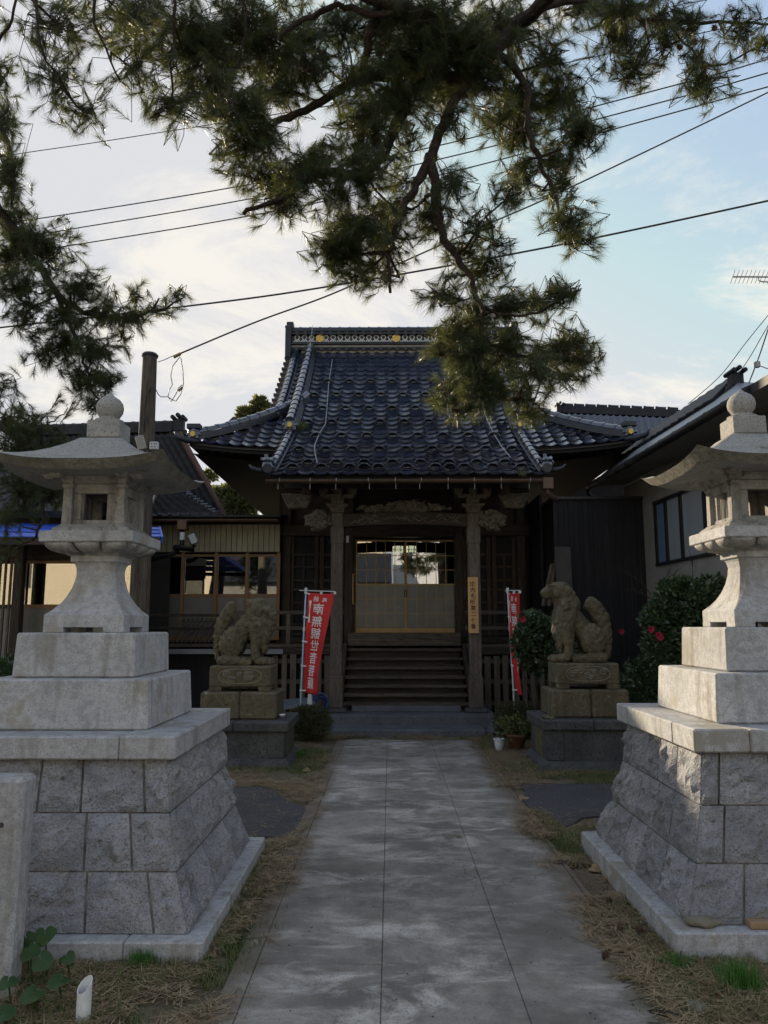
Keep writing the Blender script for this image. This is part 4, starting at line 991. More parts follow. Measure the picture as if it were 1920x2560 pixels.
# veranda floors, posts and picket skirting
for x0, x1 in ((-2.95, -0.84), (1.36, 3.3)):
    MB().box(x0, x1, 14.06, YW - 0.05, 1.225, 1.275).build('veranda_floor', wood_step, hall)
    MB().box(x0, x1, 14.03, 14.10, 1.09, 1.222).build('veranda_beam', wood_dark_h, hall, bevel=0.006)
    for z in (1.845, 1.565): MB().box(x0, x1 if z > 1.7 else x1 - 0.4, 14.08, 14.135, z - 0.035, z + 0.03).build('veranda_rail', wood_grey_h, hall, bevel=0.008)
    x = x0 + 0.15
    while x < x1: MB().box(x - 0.035, x + 0.035, 14.075, 14.14, 1.276, 1.81).build('rail_post', wood_grey, hall, bevel=0.005); x += 0.95
# porch pillars with base stones, shoes and carved heads
for px0, s_ in ((-0.872, -1), (1.384, 1)):
    MB().frustum(px0, YP, 0.23, 0.185, 0.30, 0.165).build('base_stone', darkstone, hall, bevel=0.02)
    MB().box(px0 - 0.098, px0 + 0.098, YP - 0.098, YP + 0.098, 0.30, 3.46).build('porch_pillar', wood_grey, hall, bevel=0.014)
    MB().box(px0 - 0.112, px0 + 0.112, YP - 0.112, YP + 0.112, 0.302, 0.80).build('pillar_shoe', wood_grey, hall, bevel=0.012)
    MB().box(px0 - 0.108, px0 + 0.108, YP - 0.108, YP + 0.108, 2.95, 3.215).build('pillar_collar', wood_grey, hall, bevel=0.004)
    c = Vector((px0 + s_ * 0.27, YP - 0.02, 3.33)); rs = random.Random(4 + s_)
    parts = [('e', c, (0.19, 0.10, 0.10)), ('e', c + Vector((s_ * 0.10, -0.02, 0.03)), (0.11, 0.09, 0.085)), ('e', c + Vector((s_ * 0.16, -0.03, -0.045)), (0.07, 0.075, 0.035)),
             ('e', c + Vector((s_ * 0.17, -0.03, 0.045)), (0.075, 0.08, 0.04)), ('e', c + Vector((s_ * 0.02, -0.03, -0.09)), (0.09, 0.08, 0.045)), ('e', c + Vector((s_ * 0.10, -0.04, -0.12)), (0.045, 0.05, 0.03)),
             ('e', c + Vector((s_ * 0.02, -0.06, 0.11)), (0.10, 0.07, 0.035)), ('e', c + Vector((s_ * 0.20, -0.04, 0.0)), (0.03, 0.05, 0.03))]
    for q in range(16): parts.append(('e', c + Vector((s_ * rs.uniform(-0.14, 0.15), -0.09 + rs.uniform(-.02, .02), rs.uniform(-0.10, 0.11))), (rs.uniform(.03, .05), 0.03, rs.uniform(.018, .03)), Matrix.Rotation(rs.uniform(-1, 1), 3, 'Y')))
    inst('carved_beast_head', blob_mesh('carved_beast_head', parts, 0.011, carved, 1, 0.014, 0.03), Matrix.Translation(c) @ Matrix.Diagonal((1.18, 1.1, 1.25, 1)) @ Matrix.Translation(-c), hall)
    # stepped bracket blocks on the pillar
    for k, (w_, z0, z1) in enumerate(((0.13, 3.462, 3.55), (0.20, 3.552, 3.61), (0.115, 3.612, 3.70), (0.30, 3.702, 3.77))):
        MB().frustum(px0, YP, z0, w_ * 0.8, z1, w_, 0.10, 0.13).build('bracket_block', carved, hall, bevel=0.006)
    for dx in (-0.24, 0.0, 0.24): MB().frustum(px0 + dx, YP, 3.772, 0.06, 3.87, 0.085, 0.08, 0.10).build('bracket_block', carved, hall, bevel=0.005)
# rainbow beam with carved waves, carving above it
bm_ = MB(); rg = []
for k in range(13):
    t = -1 + k / 6; x = 0.256 + t * 1.03; c_ = 0.035 * (1 - t * t)
    rg.append([(x, YP - 0.085, 3.225 + c_), (x, YP + 0.085, 3.225 + c_), (x, YP + 0.085, 3.44 + c_), (x, YP - 0.085, 3.44 + c_)])
bm_.loft(rg); beam_o = bm_.build('porch_beam', wood_dark_h, hall, bevel=0.008)
rs = random.Random(31)
for k in range(22):
    x0 = 0.256 + rs.uniform(-0.85, 0.85); z0 = 3.345 + rs.uniform(-0.06, 0.06); L = rs.uniform(0.12, 0.25); a = rs.uniform(0, 6)
    pts = [(x0 + L * (q / 8 - 0.5), YP - 0.088, z0 + 0.026 * math.sin(a + q * 0.9)) for q in range(9)]
    MB().tube(pts, [0.005 + 0.007 * math.sin(math.pi * q / 8) for q in range(9)], 5).build('wave_carving', carved, beam_o, smooth=True)
parts = [('e', (0.256, YP, 3.53), (0.62, 0.06, 0.06)), ('e', (0.256, YP - .02, 3.60), (0.25, 0.07, 0.08))]
for k in range(60):
    t = rs.uniform(-1, 1); parts.append(('e', (0.256 + t * 0.78, YP - 0.05 + rs.uniform(-.03, .03), 3.51 + rs.uniform(-.02, .17) * (1 - 0.7 * abs(t))), (rs.uniform(.03, .10), 0.04, rs.uniform(.015, .035)), Matrix.Rotation(rs.uniform(-1, 1), 3, 'Y')))
inst('dragon_carving', blob_mesh('dragon_carving', parts, 0.013, carved, 1, 0.014, 0.04), Matrix.Identity(4), hall)
MB().box(-1.75, 2.28, YP - 0.075, YP + 0.075, 3.872, 4.04).build('eave_purlin', wood_dark_h, hall, bevel=0.008)
for x in (-1.35, 1.87): MB().beam((x, YP - 0.5, 3.80), (x, YW, 4.25), 0.14, 0.20).build('tie_beam', wood_dark, hall, bevel=0.01)
for x in (-1.55, 2.08): MB().frustum(x, YP + 0.1, 3.55, 0.16, 3.80, 0.28, 0.1, 0.14).build('side_bracket', carved, hall, bevel=0.02)
# body: posts, beams, walls around a dark room
for x in (-2.015, -0.80, 1.34, 2.555):
    MB().box(x - 0.085, x + 0.085, YW - 0.085, YW + 0.085, 0.0, 4.6).build('wall_post', wood_dark, hall, bevel=0.01)
for z0, z1, pr in ((3.34, 3.56, 0.115), (1.278, 1.40, 0.10), (4.2, 4.4, 0.1)):
    for x0, x1 in ((-2.2, -0.90), (1.44, 2.74)): MB().box(x0, x1, YW - pr, YW + 0.05, z0, z1).build('wall_beam', wood_dark_h, hall, bevel=0.008)
MB().box(-0.71, 1.25, YW - 0.10, YW + 0.05, 3.32, 3.62).build('door_lintel', wood_dark_h, hall, bevel=0.008)
MB().box(-2.1, 2.64, YW + 0.06, YW + 0.10, 3.57, 4.9).build('upper_wall', wood_dark_h, hall)
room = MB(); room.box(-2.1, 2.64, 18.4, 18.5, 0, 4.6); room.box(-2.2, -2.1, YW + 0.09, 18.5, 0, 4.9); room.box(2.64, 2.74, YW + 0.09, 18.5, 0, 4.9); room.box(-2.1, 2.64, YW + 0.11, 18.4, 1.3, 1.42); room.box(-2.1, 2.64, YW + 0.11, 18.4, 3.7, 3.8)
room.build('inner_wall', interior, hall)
for sx, (x0, x1) in enumerate(((-1.925, -0.89), (1.43, 2.465))):
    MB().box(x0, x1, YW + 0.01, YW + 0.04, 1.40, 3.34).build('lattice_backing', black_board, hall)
    lat = MB().box(x0, x0 + 0.05, YW - 0.05, YW, 1.402, 3.338).build('lattice_door', wood_dark, hall)
    mid = (x0 + x1) / 2
    for x in (mid - 0.03, mid + 0.08, x1 - 0.05): MB().box(x - 0.04, x + 0.04, YW - 0.05, YW, 1.402, 3.338).build('lattice_stile', wood_dark, lat, bevel=0.004)
    for x in (x0 + 0.24, x1 - 0.24): MB().box(x - 0.022, x + 0.022, YW - 0.035, YW, 1.45, 3.0).build('lattice_stile', wood_dark, lat, bevel=0.003)
    for z in (1.45, 1.63, 1.88, 2.05, 2.30, 2.48, 2.74, 2.98): MB().box(x0 + 0.05, x1 - 0.05, YW - 0.043, YW - 0.004, z - 0.028, z + 0.022).build('lattice_rail', wood_dark_h, lat, bevel=0.003)
# sliding glass doors
d0, d1 = -0.665, 1.30; dzb, dzt = 1.478, 3.27; dm = (d0 + d1) / 2 - 0.015
for di, (x0, x1) in enumerate(((d0, dm), (dm + 0.004, d1))):
    yq = YW - 0.02 + 0.03 * di
    fr = MB(); fr.box(x0, x1, yq - 0.015, yq + 0.012, dzb, dzb + 0.085); fr.box(x0, x1, yq - 0.015, yq + 0.012, dzt - 0.03, dzt)
    for xa in (x0, x1 - 0.022): fr.box(xa, xa + 0.022, yq - 0.0145, yq + 0.0115, dzb + 0.085, dzt - 0.03)
    door = fr.build('glass_door', brass, hall)
    nc, nr = 5, 6; px_ = (x1 - x0 - 0.044) / nc; pz_ = (dzt - dzb - 0.115) / nr
    for c_ in range(nc):
        for r_ in range(nr):
            xa = x0 + 0.022 + c_ * px_; za = dzb + 0.085 + r_ * pz_
            MB().box(xa + 0.004, xa + px_ - 0.004, yq - 0.003, yq + 0.003, za + 0.004, za + pz_ - 0.004).build('pane', frosted if r_ < 3 else glass, door)
    for c_ in range(1, nc): MB().box(x0 + 0.022 + c_ * px_ - 0.006, x0 + 0.022 + c_ * px_ + 0.006, yq - 0.006, yq + 0.006, dzb + 0.086, dzt - 0.031).build('muntin', brass, door)
    for r_ in range(1, nr): 
        h_ = 0.012 if r_ == 3 else 0.006
        MB().box(x0 + 0.023, x1 - 0.023, yq - 0.0065, yq + 0.0065, dzb + 0.085 + r_ * pz_ - h_, dzb + 0.085 + r_ * pz_ + h_).build('muntin', brass, door)
    xh = x1 - 0.016 if di == 0 else x0 + 0.014
    MB().box(xh - 0.008, xh + 0.008, yq - 0.024, yq - 0.0155, 2.15, 2.30).build('door_pull', black_metal, door)
MB().box(d0 - 0.06, d1 + 0.06, YW - 0.05, YW + 0.06, 1.472, 1.477).build('door_sill', brass, hall)
for xa in (d0 - 0.045, d1 + 0.005): MB().box(xa, xa + 0.04, YW - 0.05, YW + 0.05, 1.478, 3.30).build('door_jamb', wood_dark, hall)
hx = -0.735; MB().tube([(hx + .05, YW - 0.07, 2.60), (hx + .02, YW - 0.13, 2.60), (hx + .02, YW - 0.13, 2.02), (hx + .05, YW - 0.07, 2.02)], 0.011, 6).build('grab_handle', wood_pale, hall)
# hanging lamps just behind the glass
for k, xl in enumerate((0.16, 0.43)):
    lp = MB(); lp.prism([(xl + 0.105 * math.cos(R(60 * q)), YW + 0.42 + 0.105 * math.sin(R(60 * q))) for q in range(6)], 'z', 3.06, 3.19)
    L_ = lp.build('hanging_lamp', lamp_glow); tag(L_, ('left' if k == 0 else 'right') + ' of the two lit hanging lamps behind the top of the glass doors', 'lamp', 'lit lamps behind the doors')
    fr = MB(); fr.prism([(xl + 0.125 * math.cos(R(60 * q)), YW + 0.42 + 0.125 * math.sin(R(60 * q))) for q in range(6)], 'z', 3.19, 3.215); fr.prism([(xl + 0.12 * math.cos(R(60 * q)), YW + 0.42 + 0.12 * math.sin(R(60 * q))) for q in range(6)], 'z', 3.04, 3.06)
    for q in range(6): fr.beam((xl + 0.115 * math.cos(R(60 * q)), YW + 0.42 + 0.115 * math.sin(R(60 * q)), 3.05), (xl + 0.115 * math.cos(R(60 * q)), YW + 0.42 + 0.115 * math.sin(R(60 * q)), 3.2), 0.014, 0.014)
    for q in range(5): fr.prism([(xl - 0.08 + 0.04 * q + a, 3.10 + b) for a, b in ((-.012, 0), (.012, 0), (0, .035))], 'y', YW + 0.312, YW + 0.318)
    fr.tube([(xl, YW + 0.42, 3.2), (xl, YW + 0.42, 3.7)], 0.006, 5)
    fr.build('lamp_frame', black_metal, L_)
notice_blue = flat('dark_blue_notice', (0.012, 0.028, 0.06), 0.6)
# notices on the right-hand posts, box on the left post
for nm, px, py, w_, h_, Yq, mt, lb, ct in (('notice_plate', 869, 1348, 0.055, 0.13, YW - 0.10, pvc, 'small white notice plate high on the post left of the glass doors', 'notice'),
                                   ('blue_notice', 1163, 1482, 0.06, 0.20, YW - 0.10, notice_blue, 'small dark blue notice on the post right of the glass doors', 'notice')):
    c = at(px, py, Yq); o = MB().box(c.x - w_ / 2, c.x + w_ / 2, Yq - 0.012, Yq, c.z - h_ / 2, c.z + h_ / 2).build(nm, mt, bevel=0.003); tag(o, lb, ct)

# picket skirting fences below the veranda
def picket_fence(x0, x1, label, hs):
    rs = random.Random(hs); root = empty('picket_fence', ((x0 + x1) / 2, 13.95, 0)); tag(root, label, 'fence', 'picket skirting below the veranda')
    x = x0
    while x < x1 - 0.05:
        w_ = rs.uniform(0.09, 0.115); z1 = 1.10 - rs.uniform(0, 0.05)
        MB().box(x, x + w_, 13.93, 13.955, 0.03 + rs.uniform(0, .05), z1).build('picket', wood_grey, root, bevel=0.004); x += w_ + rs.uniform(0.045, 0.075)
    for z in (0.25, 0.62, 0.98): MB().box(x0, x1, 13.958, 13.99, z - 0.04, z + 0.04).build('fence_rail', wood_grey_h, root)
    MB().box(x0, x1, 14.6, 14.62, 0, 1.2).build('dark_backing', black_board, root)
picket_fence(-2.25, -1.02, 'grey picket skirting left of the timber stair', 1)
picket_fence(1.52, 3.2, 'grey picket skirting right of the timber stair', 2)

# signboard on the right pillar
c = at(1183, 1513, YP - 0.125); zt_, zb_ = at(1181, 1443, YP - 0.13).z, at(1185, 1583, YP - 0.13).z
sb = MB().box(c.x - 0.083, c.x + 0.083, YP - 0.145, YP - 0.115, zb_, zt_).build('signboard', wood_pale, bevel=0.004)
tag(sb, 'tall pale wooden signboard with black brush writing on the right porch pillar', 'sign')
txt = '庄内札所第二十番'
for k, ch in enumerate(txt):
    z = zt_ - 0.115 - k * (zt_ - zb_ - 0.2) / 7.2
    Mx = Matrix.Translation((c.x - 0.004 + 0.008 * ((k * 7) % 3 - 1), YP - 0.1465, z)) @ Matrix.Rotation(R(90), 4, 'X') @ Matrix.Rotation(R(((k * 5) % 4 - 1.5) * 2.5), 4, 'Z')
    text_mesh('lettering', ch, 0.088, ink, sb, Mx, 0.001, 0.0012)

# ================================================================== BANNERS
def banner(bx, top, bot, width, ang, fold, seed, label, blue):
    """pole from bot to top, cloth hung from a cross-arm turned by ang (0 = facing the camera); seen from the back, so the writing is reversed"""
    root = empty('prayer_banner', (bot.x, bot.y, 0)); tag(root, label, 'banner', 'red prayer banners by the steps')
    pb = Vector((bot.x, bot.y, 0.0)); d = (top - bot)
    pole_m = pole_blue if blue else pole_white
    m = MB(); m.tube([pb, bot, top + d.normalized() * 0.03], 0.0125, 8); m.build('pole', pole_m, root, smooth=True)
    mid = bot.lerp(top, 0.62); MB().tube([mid - d.normalized() * 0.03, mid + d.normalized() * 0.03], 0.019, 8).build('pole_joint', pvc, root)
    ax = Vector((math.cos(ang), math.sin(ang), 0))
    MB().tube([top - ax * 0.10, top + ax * (width + 0.03) + Vector((0, 0, -0.02))], 0.007, 6).build('cross_arm', pvc, root)
    MB().tube([top + Vector((0, 0, -0.02)), top + Vector((0, 0, 0.04))], 0.022, 8).build('arm_clip', pvc, root)
    H = (top - bot).length; nx, ny = 14, 40
    def surf_pt(u, v):          # u 0..1 across, v 0..1 down
        base = top.lerp(bot, v * 0.985) + Vector((0, 0, -0.03 * (1 - v)))
        w_ = width * (1 - fold * min(1.0, v * 1.25)) * u
        dep = 0.045 * math.sin(u * 5.0 + v * 4) * v + 0.11 * fold * math.sin(v * 3.0) * u * u * 2 - (0.10 * fold * math.exp(-((v - 0.55) / 0.13) ** 2) * math.sin(math.pi * u))
        nrm = Vector((math.sin(ang), -math.cos(ang), 0))
        return base + ax * (0.03 + w_) + nrm * dep + Vector((0, 0, -0.012 * math.sin(u * 3) + (-0.02 * u)))
    vs = [surf_pt(i / nx, j / ny) for j in range(ny + 1) for i in range(nx + 1)]
    fs = [(j * (nx + 1) + i, j * (nx + 1) + i + 1, (j + 1) * (nx + 1) + i + 1, (j + 1) * (nx + 1) + i) for j in range(ny) for i in range(nx)]
    cl = MB().add(vs, fs).build('cloth', banner_red, root, smooth=True)
    sol = cl.modifiers.new('thick', 'SOLIDIFY'); sol.thickness = 0.002
    def wrap(o, cu, cv, su, sv):     # lay flat lettering (unit square about 0) onto the cloth
        for v in o.data.vertices:
            u_, v_ = cu - v.co.x * su, cv - v.co.y * sv   # reversed: seen through from behind
            e = 1e-3; p = surf_pt(u_, v_); n_ = (surf_pt(u_ + e, v_) - p).cross(surf_pt(u_, v_ + e) - p).normalized()
            if n_.dot(Vector((0, -1, 0))) < 0: n_ = -n_
            v.co = p + n_ * (0.0035 + 0.5 * max(0, v.co.z))
    I = Matrix.Identity(4)
    def sub(o):
        bm = bmesh.new(); bm.from_mesh(o.data); bmesh.ops.triangulate(bm, faces=bm.faces); bmesh.ops.subdivide_edges(bm, edges=[e for e in bm.edges if e.calc_length() > 0.22], cuts=2); bm.to_mesh(o.data); bm.free()
    for ch, cu, cv, su, sv in [('奉', 0.66, 0.075, 0.20, 0.062), ('納', 0.33, 0.06, 0.20, 0.062)] + [(c_, 0.46, 0.165 + 0.123 * k, 0.47, 0.118) for k, c_ in enumerate('南無観世音菩薩')]:
        o = text_mesh('lettering', ch, 1.0, banner_white, cl, I, 0.001, 0.012); sub(o); wrap(o, cu, cv, su, sv)
    o = MB().add([(-.5, .5, 0), (.5, .5, 0), (.12, 0.05, 0), (.5, -.5, 0), (-.5, -.5, 0), (-.12, 0.05, 0)], [(0, 1, 2, 5), (5, 2, 3, 4)]).build('name_strip', banner_white, cl); wrap(o, 0.12, 0.19, 0.09, 0.22)
    for k in range(5):
        p = surf_pt(0.0, 0.02 + k * 0.24); q = top.lerp(bot, 0.02 + k * 0.24 * 0.985)
        MB().beam(q + Vector((-0.02, -0.016, 0)), p + ax * 0.035 + Vector((0, -0.016, 0)), 0.006, 0.022).build('cloth_tab', pvc, root)
    for u_ in (0.5, 1.0): p = surf_pt(u_, 0.0); MB().box(p.x - 0.018, p.x + 0.018, p.y - 0.02, p.y + 0.01, p.z - 0.01, p.z + 0.03).build('cloth_tab', pvc, root)
    return root
YB = 11.75
banner(0, at(765, 1476, YB), at(752, 1735, YB), 0.42, R(-8), 0.42, 1, 'red prayer banner on a pale blue pole left of the stair, cloth facing the viewer', True)
banner(0, at(1269, 1476, YB), at(1284, 1733, YB), 0.42, R(-76), 0.15, 2, 'red prayer banner on a white pole right of the stair, seen nearly edge-on', False)

# ================================================================== LEFT WING (annex)
YA = 14.8
def wood_window(root, x0, x1, zb, zm, zt, Y, mat, panes=(1, 1)):
    """one glazed sliding panel: frame, mid rail, clear pane above, frosted pane below"""
    f = MB(); t = 0.035
    for a, b, c, d in ((x0, x1, zb, zb + 0.07), (x0, x1, zt - 0.045, zt), (x0, x0 + t, zb + 0.07, zt - 0.045), (x1 - t, x1, zb + 0.07, zt - 0.045), (x0 + t, x1 - t, zm - 0.03, zm + 0.03)):
        f.box(a, b, Y - 0.02, Y + 0.02, c, d)
    w = f.build('window', mat, root)
    MB().box(x0 + t + .001, x1 - t - .001, Y - 0.003, Y + 0.003, zm + 0.031, zt - 0.046).build('pane', glass, w)
    MB().box(x0 + t + .001, x1 - t - .001, Y - 0.003, Y + 0.003, zb + 0.071, zm - 0.031).build('pane', frosted, w)
    return w
ax0, ax1 = at(374, 1450, YA).x, -2.13
annex = empty('side_wing', ((ax0 + ax1) / 2, YA, 0)); tag(annex, 'low wing left of the hall with brown framed glass doors and cream siding', 'building')
zt_, zm_, zb_ = at(540, 1386, YA).z, at(540, 1489, YA).z, at(540, 1600, YA).z
cuts = [at(p, 1450, YA).x for p in (376, 457, 540, 618, 697)]
for a, b in zip(cuts[:-1], cuts[1:]): wood_window(annex, a + 0.004, b - 0.004, zb_, zm_, zt_, YA, wood_frame)
for k in range(5): x = cuts[k]; MB().box(x - 0.03, x + 0.03, YA - 0.05, YA - 0.022, zb_, zt_ + 0.03).build('post', wood_frame, annex, bevel=0.004)
z0, z1 = at(540, 1380, YA).z, at(540, 1312, YA).z
MB().box(ax0, ax1, YA - 0.05, YA + 0.05, zt_ + 0.031, z0 - 0.002).build('lintel', wood_dark_h, annex)
MB().box(ax0 - 0.02, ax1, YA + 0.02, YA + 0.06, z0, z1 + 0.2).build('upper_wall', wood_dark_h, annex)
n = 24
for k in range(n):
    xa = ax0 + (ax1 - ax0) * k / n; xb = ax0 + (ax1 - ax0) * (k + 1) / n
    MB().box(xa + 0.004, xb - 0.004, YA - 0.03, YA + 0.018, z0, z1).build('siding_board', cream_board, annex, bevel=0.004)
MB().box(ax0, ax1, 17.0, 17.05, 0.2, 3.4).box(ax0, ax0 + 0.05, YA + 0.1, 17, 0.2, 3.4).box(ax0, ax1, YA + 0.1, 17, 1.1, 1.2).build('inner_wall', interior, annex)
zg = at(540, 1299, 14.1).z
m = MB(); m.loft([[(ax0 - 0.3, Y, zg + 0.05 + (Y - 14.1) * 0.14), (ax1 + 0.1, Y, zg + 0.05 + (Y - 14.1) * 0.14), (ax1 + 0.1, Y, zg + 0.09 + (Y - 14.1) * 0.14), (ax0 - 0.3, Y, zg + 0.09 + (Y - 14.1) * 0.14)] for Y in (14.12, 14.9, 16.2)])
m.build('roof', tile_old, annex)
ring = [(14.06 + 0.05 * math.cos(t), zg + 0.05 * math.sin(t)) for t in [math.pi + math.pi * k / 8 for k in range(9)]] + [(14.06 + 0.043 * math.cos(t), zg + 0.043 * math.sin(t)) for t in [2 * math.pi - math.pi * k / 8 for k in range(9)]]
gtr = MB().prism(ring, 'x', ax0 - 0.1, ax1 + 0.05).build('gutter', copper, annex)
c = at(458, 1310, 14.1); MB().box(c.x - 0.09, c.x + 0.09, 14.0, 14.15, c.z - 0.12, c.z + 0.06).build('gutter_hopper', copper, gtr, bevel=0.01)
MB().tube([(c.x, 14.08, c.z - 0.12), (c.x, 14.08, c.z - 0.42), (c.x - 0.15, 14.1, c.z - 0.55), (c.x - 0.7, 14.2, c.z - 0.68)], 0.045, 10).build('downpipe', black_metal, gtr, smooth=True)
MB().tube([(c.x, 14.08, c.z - 0.16), (c.x, 14.08, c.z - 0.30)], 0.048, 10).build('pipe_sleeve', pvc, gtr)
c = at(482, 1348, 13.95)
fl = empty('flood_lamp', c); tag(fl, 'grey floodlight mounted under the gutter of the left wing', 'lamp')
Mr = Matrix.Translation(c) @ Matrix.Rotation(R(-25), 4, 'Y') @ Matrix.Rotation(R(20), 4, 'Z')
MB().box(-0.07, 0.07, -0.05, 0.05, -0.10, 0.09, M=Mr).build('lamp_housing', steel, fl, bevel=0.012)
MB().tube([Mr @ Vector((-0.02, 0, -0.12)), Mr @ Vector((-0.06, 0, -0.18)), Vector((c.x - 0.35, 14.0, c.z - 0.14))], 0.05, 10).build('lamp_bracket', black_metal, fl, smooth=True)
for z, zz_ in ((1.80, 0), (1.565, 0)): MB().box(ax0 - 0.6, -2.97, 14.085, 14.13, z - 0.03, z + 0.02).build('veranda_rail', wood_dark_h, annex, bevel=0.006)
MB().box(ax0 - 0.6, -2.97, 14.0, YA - 0.06, 1.23, 1.28).build('veranda_floor', wood_step, annex)
p = at(470, 1628, 13.85); MB().box(ax0 - 0.6, -1.9, 13.82, 13.98, p.z - 0.05, p.z + 0.035).build('veranda_edge_sheet', metal_roof, annex, bevel=0.004)
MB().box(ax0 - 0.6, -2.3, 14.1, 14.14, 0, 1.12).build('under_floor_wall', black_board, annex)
# slatted bench behind the railing, green tub
bn = empty('slatted_bench', (-3.4, 14.45, 1.28)); tag(bn, 'grey slatted bench leaning behind the railing of the left wing', 'bench')
for k in range(16):
    x = -4.1 + k * 0.085; MB().beam((x, 14.3, 1.30), (x + 0.22, 14.62, 1.75), 0.03, 0.018).build('slat', wood_grey, bn)
for t in (0.1, 0.9): MB().beam((-4.15 + 0.22 * t, 14.3 + 0.32 * t + .02, 1.30 + 0.45 * t - .02), (-2.75 + 0.22 * t, 14.3 + 0.32 * t + .02, 1.30 + 0.45 * t - .02), 0.035, 0.03).build('bench_rail', wood_grey_h, bn)
m = MB().lathe(-2.72, 14.35, [(0.09, 1.281), (0.12, 1.45), (0.125, 1.455), (0.115, 1.45)], 16); tag(m.build('green_tub', flat('green_plastic', (0.015, 0.10, 0.03), 0.4), smooth=True), 'dark green plastic tub on the veranda of the left wing', 'tub')

# ================================================================== HOUSE AT FAR LEFT (porch with blue sheet roof)
YL = 12.4
sh = empty('side_house', (-5.5, YL, 0)); tag(sh, 'old house at far left behind the lantern with brown framed windows', 'house')
x0 = at(-260, 1450, YL).x; x1 = at(335, 1450, YL).x
zt_, zb_ = at(120, 1402, YL).z, at(120, 1660, YL).z; zm_ = at(120, 1516, YL).z
MB().box(x0, x1, YL - 0.03, YL + 0.05, zt_ + 0.002, zt_ + 0.28).build('wall_beam', wood_dark_h, sh)
MB().box(x0, x1, YL - 0.06, YL + 0.06, zt_ + 0.285, zt_ + 0.55).build('upper_wall', cream_board, sh)
cs = [at(p, 1450, YL).x for p in (55, 200, 335)]
for a, b in zip(cs[:-1], cs[1:]): wood_window(sh, a + 0.02, b - 0.02, zb_, zm_, zt_, YL, wood_frame)
a0 = x0
while a0 < at(30, 1450, YL).x: wood_window(sh, a0, a0 + 0.8, zb_, zm_, zt_, YL + 0.05, wood_dark); a0 += 0.82
for p in (8, 22, 38): x = at(p, 1500, YL - 0.3).x; MB().box(x - 0.016, x + 0.016, YL - 0.3, YL - 0.27, zb_, zt_).build('grille_bar', wood_grey, sh)
x = at(45, 1500, YL - 0.35).x; MB().box(x - 0.07, x + 0.07, YL - 0.42, YL - 0.28, 0, zt_ + 0.3).build('porch_post', wood_dark, sh, bevel=0.006)
MB().box(x0, x1, YL - 0.05, YL + 0.05, 0.0, zb_ - 0.002).build('lower_wall', wood_grey_h, sh)
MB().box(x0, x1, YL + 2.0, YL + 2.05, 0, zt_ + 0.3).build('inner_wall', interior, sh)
m = MB(); m.add([(-14, 12.1, 3.42), (-4.95, 12.1, 3.42), (-4.95, 14.2, 4.75), (-14, 14.2, 4.75), (-14, 16.3, 3.42), (-4.95, 16.3, 3.42)], [(0, 1, 2, 3), (3, 2, 5, 4)]); o = m.build('added_shade_roof', tile_old, sh, fixn=False); so = o.modifiers.new('t', 'SOLIDIFY'); so.thickness = 0.12  # roof slopes added to keep the low sun off the path
MB().box(-14, -5.2, 12.5, 16.0, 2.2, 3.40).build('roof_wall', wood_dark_h, sh)
# unseen house added out of frame to block low sun from the left lantern
shade_house = empty('sun_blocking_house', (-12, 15, 0)); tag(shade_house, 'added sun-blocking house beyond the left edge of the view', 'house')
MB().box(-16.0, -9.0, 13.9, 16.3, 0, 6.9).build('wall', plaster, shade_house); MB().prism([(13.4, 6.8), (16.5, 6.8), (15.0, 8.3)], 'x', -16.4, -8.95).build('roof', tile_old, shade_house)
# blue sheet roof in lapped strips
A = at(-260, 1346, 11.2); B = at(402, 1346, 11.2); C_ = at(396, 1320, 12.3); D = at(-260, 1300, 12.3)
for k in range(3):
    t0, t1 = k / 3, (k + 1) / 3
    p = [A.lerp(D, t0), B.lerp(C_, t0), B.lerp(C_, t1), A.lerp(D, t1)]; h = Vector((0, 0, 0.012)); lf = Vector((0, 0, 0.02 * (1)))
    MB().add([p[0] + lf, p[1] + lf, p[2], p[3], p[0] + h + lf, p[1] + h + lf, p[2] + h, p[3] + h], [(0, 3, 2, 1), (4, 5, 6, 7), (0, 1, 5, 4), (1, 2, 6, 5), (2, 3, 7, 6), (3, 0, 4, 7)]).build('blue_roof_strip', blue_metal, sh)
MB().beam(A + Vector((0, 0.03, -0.05)), B + Vector((0, 0.03, -0.05)), 0.05, 0.08).build('eave_board', wood_dark_h, sh)
MB().beam(B + Vector((0.02, 0, -0.02)), C_ + Vector((0.02, 0, -0.02)), 0.03, 0.09).build('barge_board', blue_metal, sh)
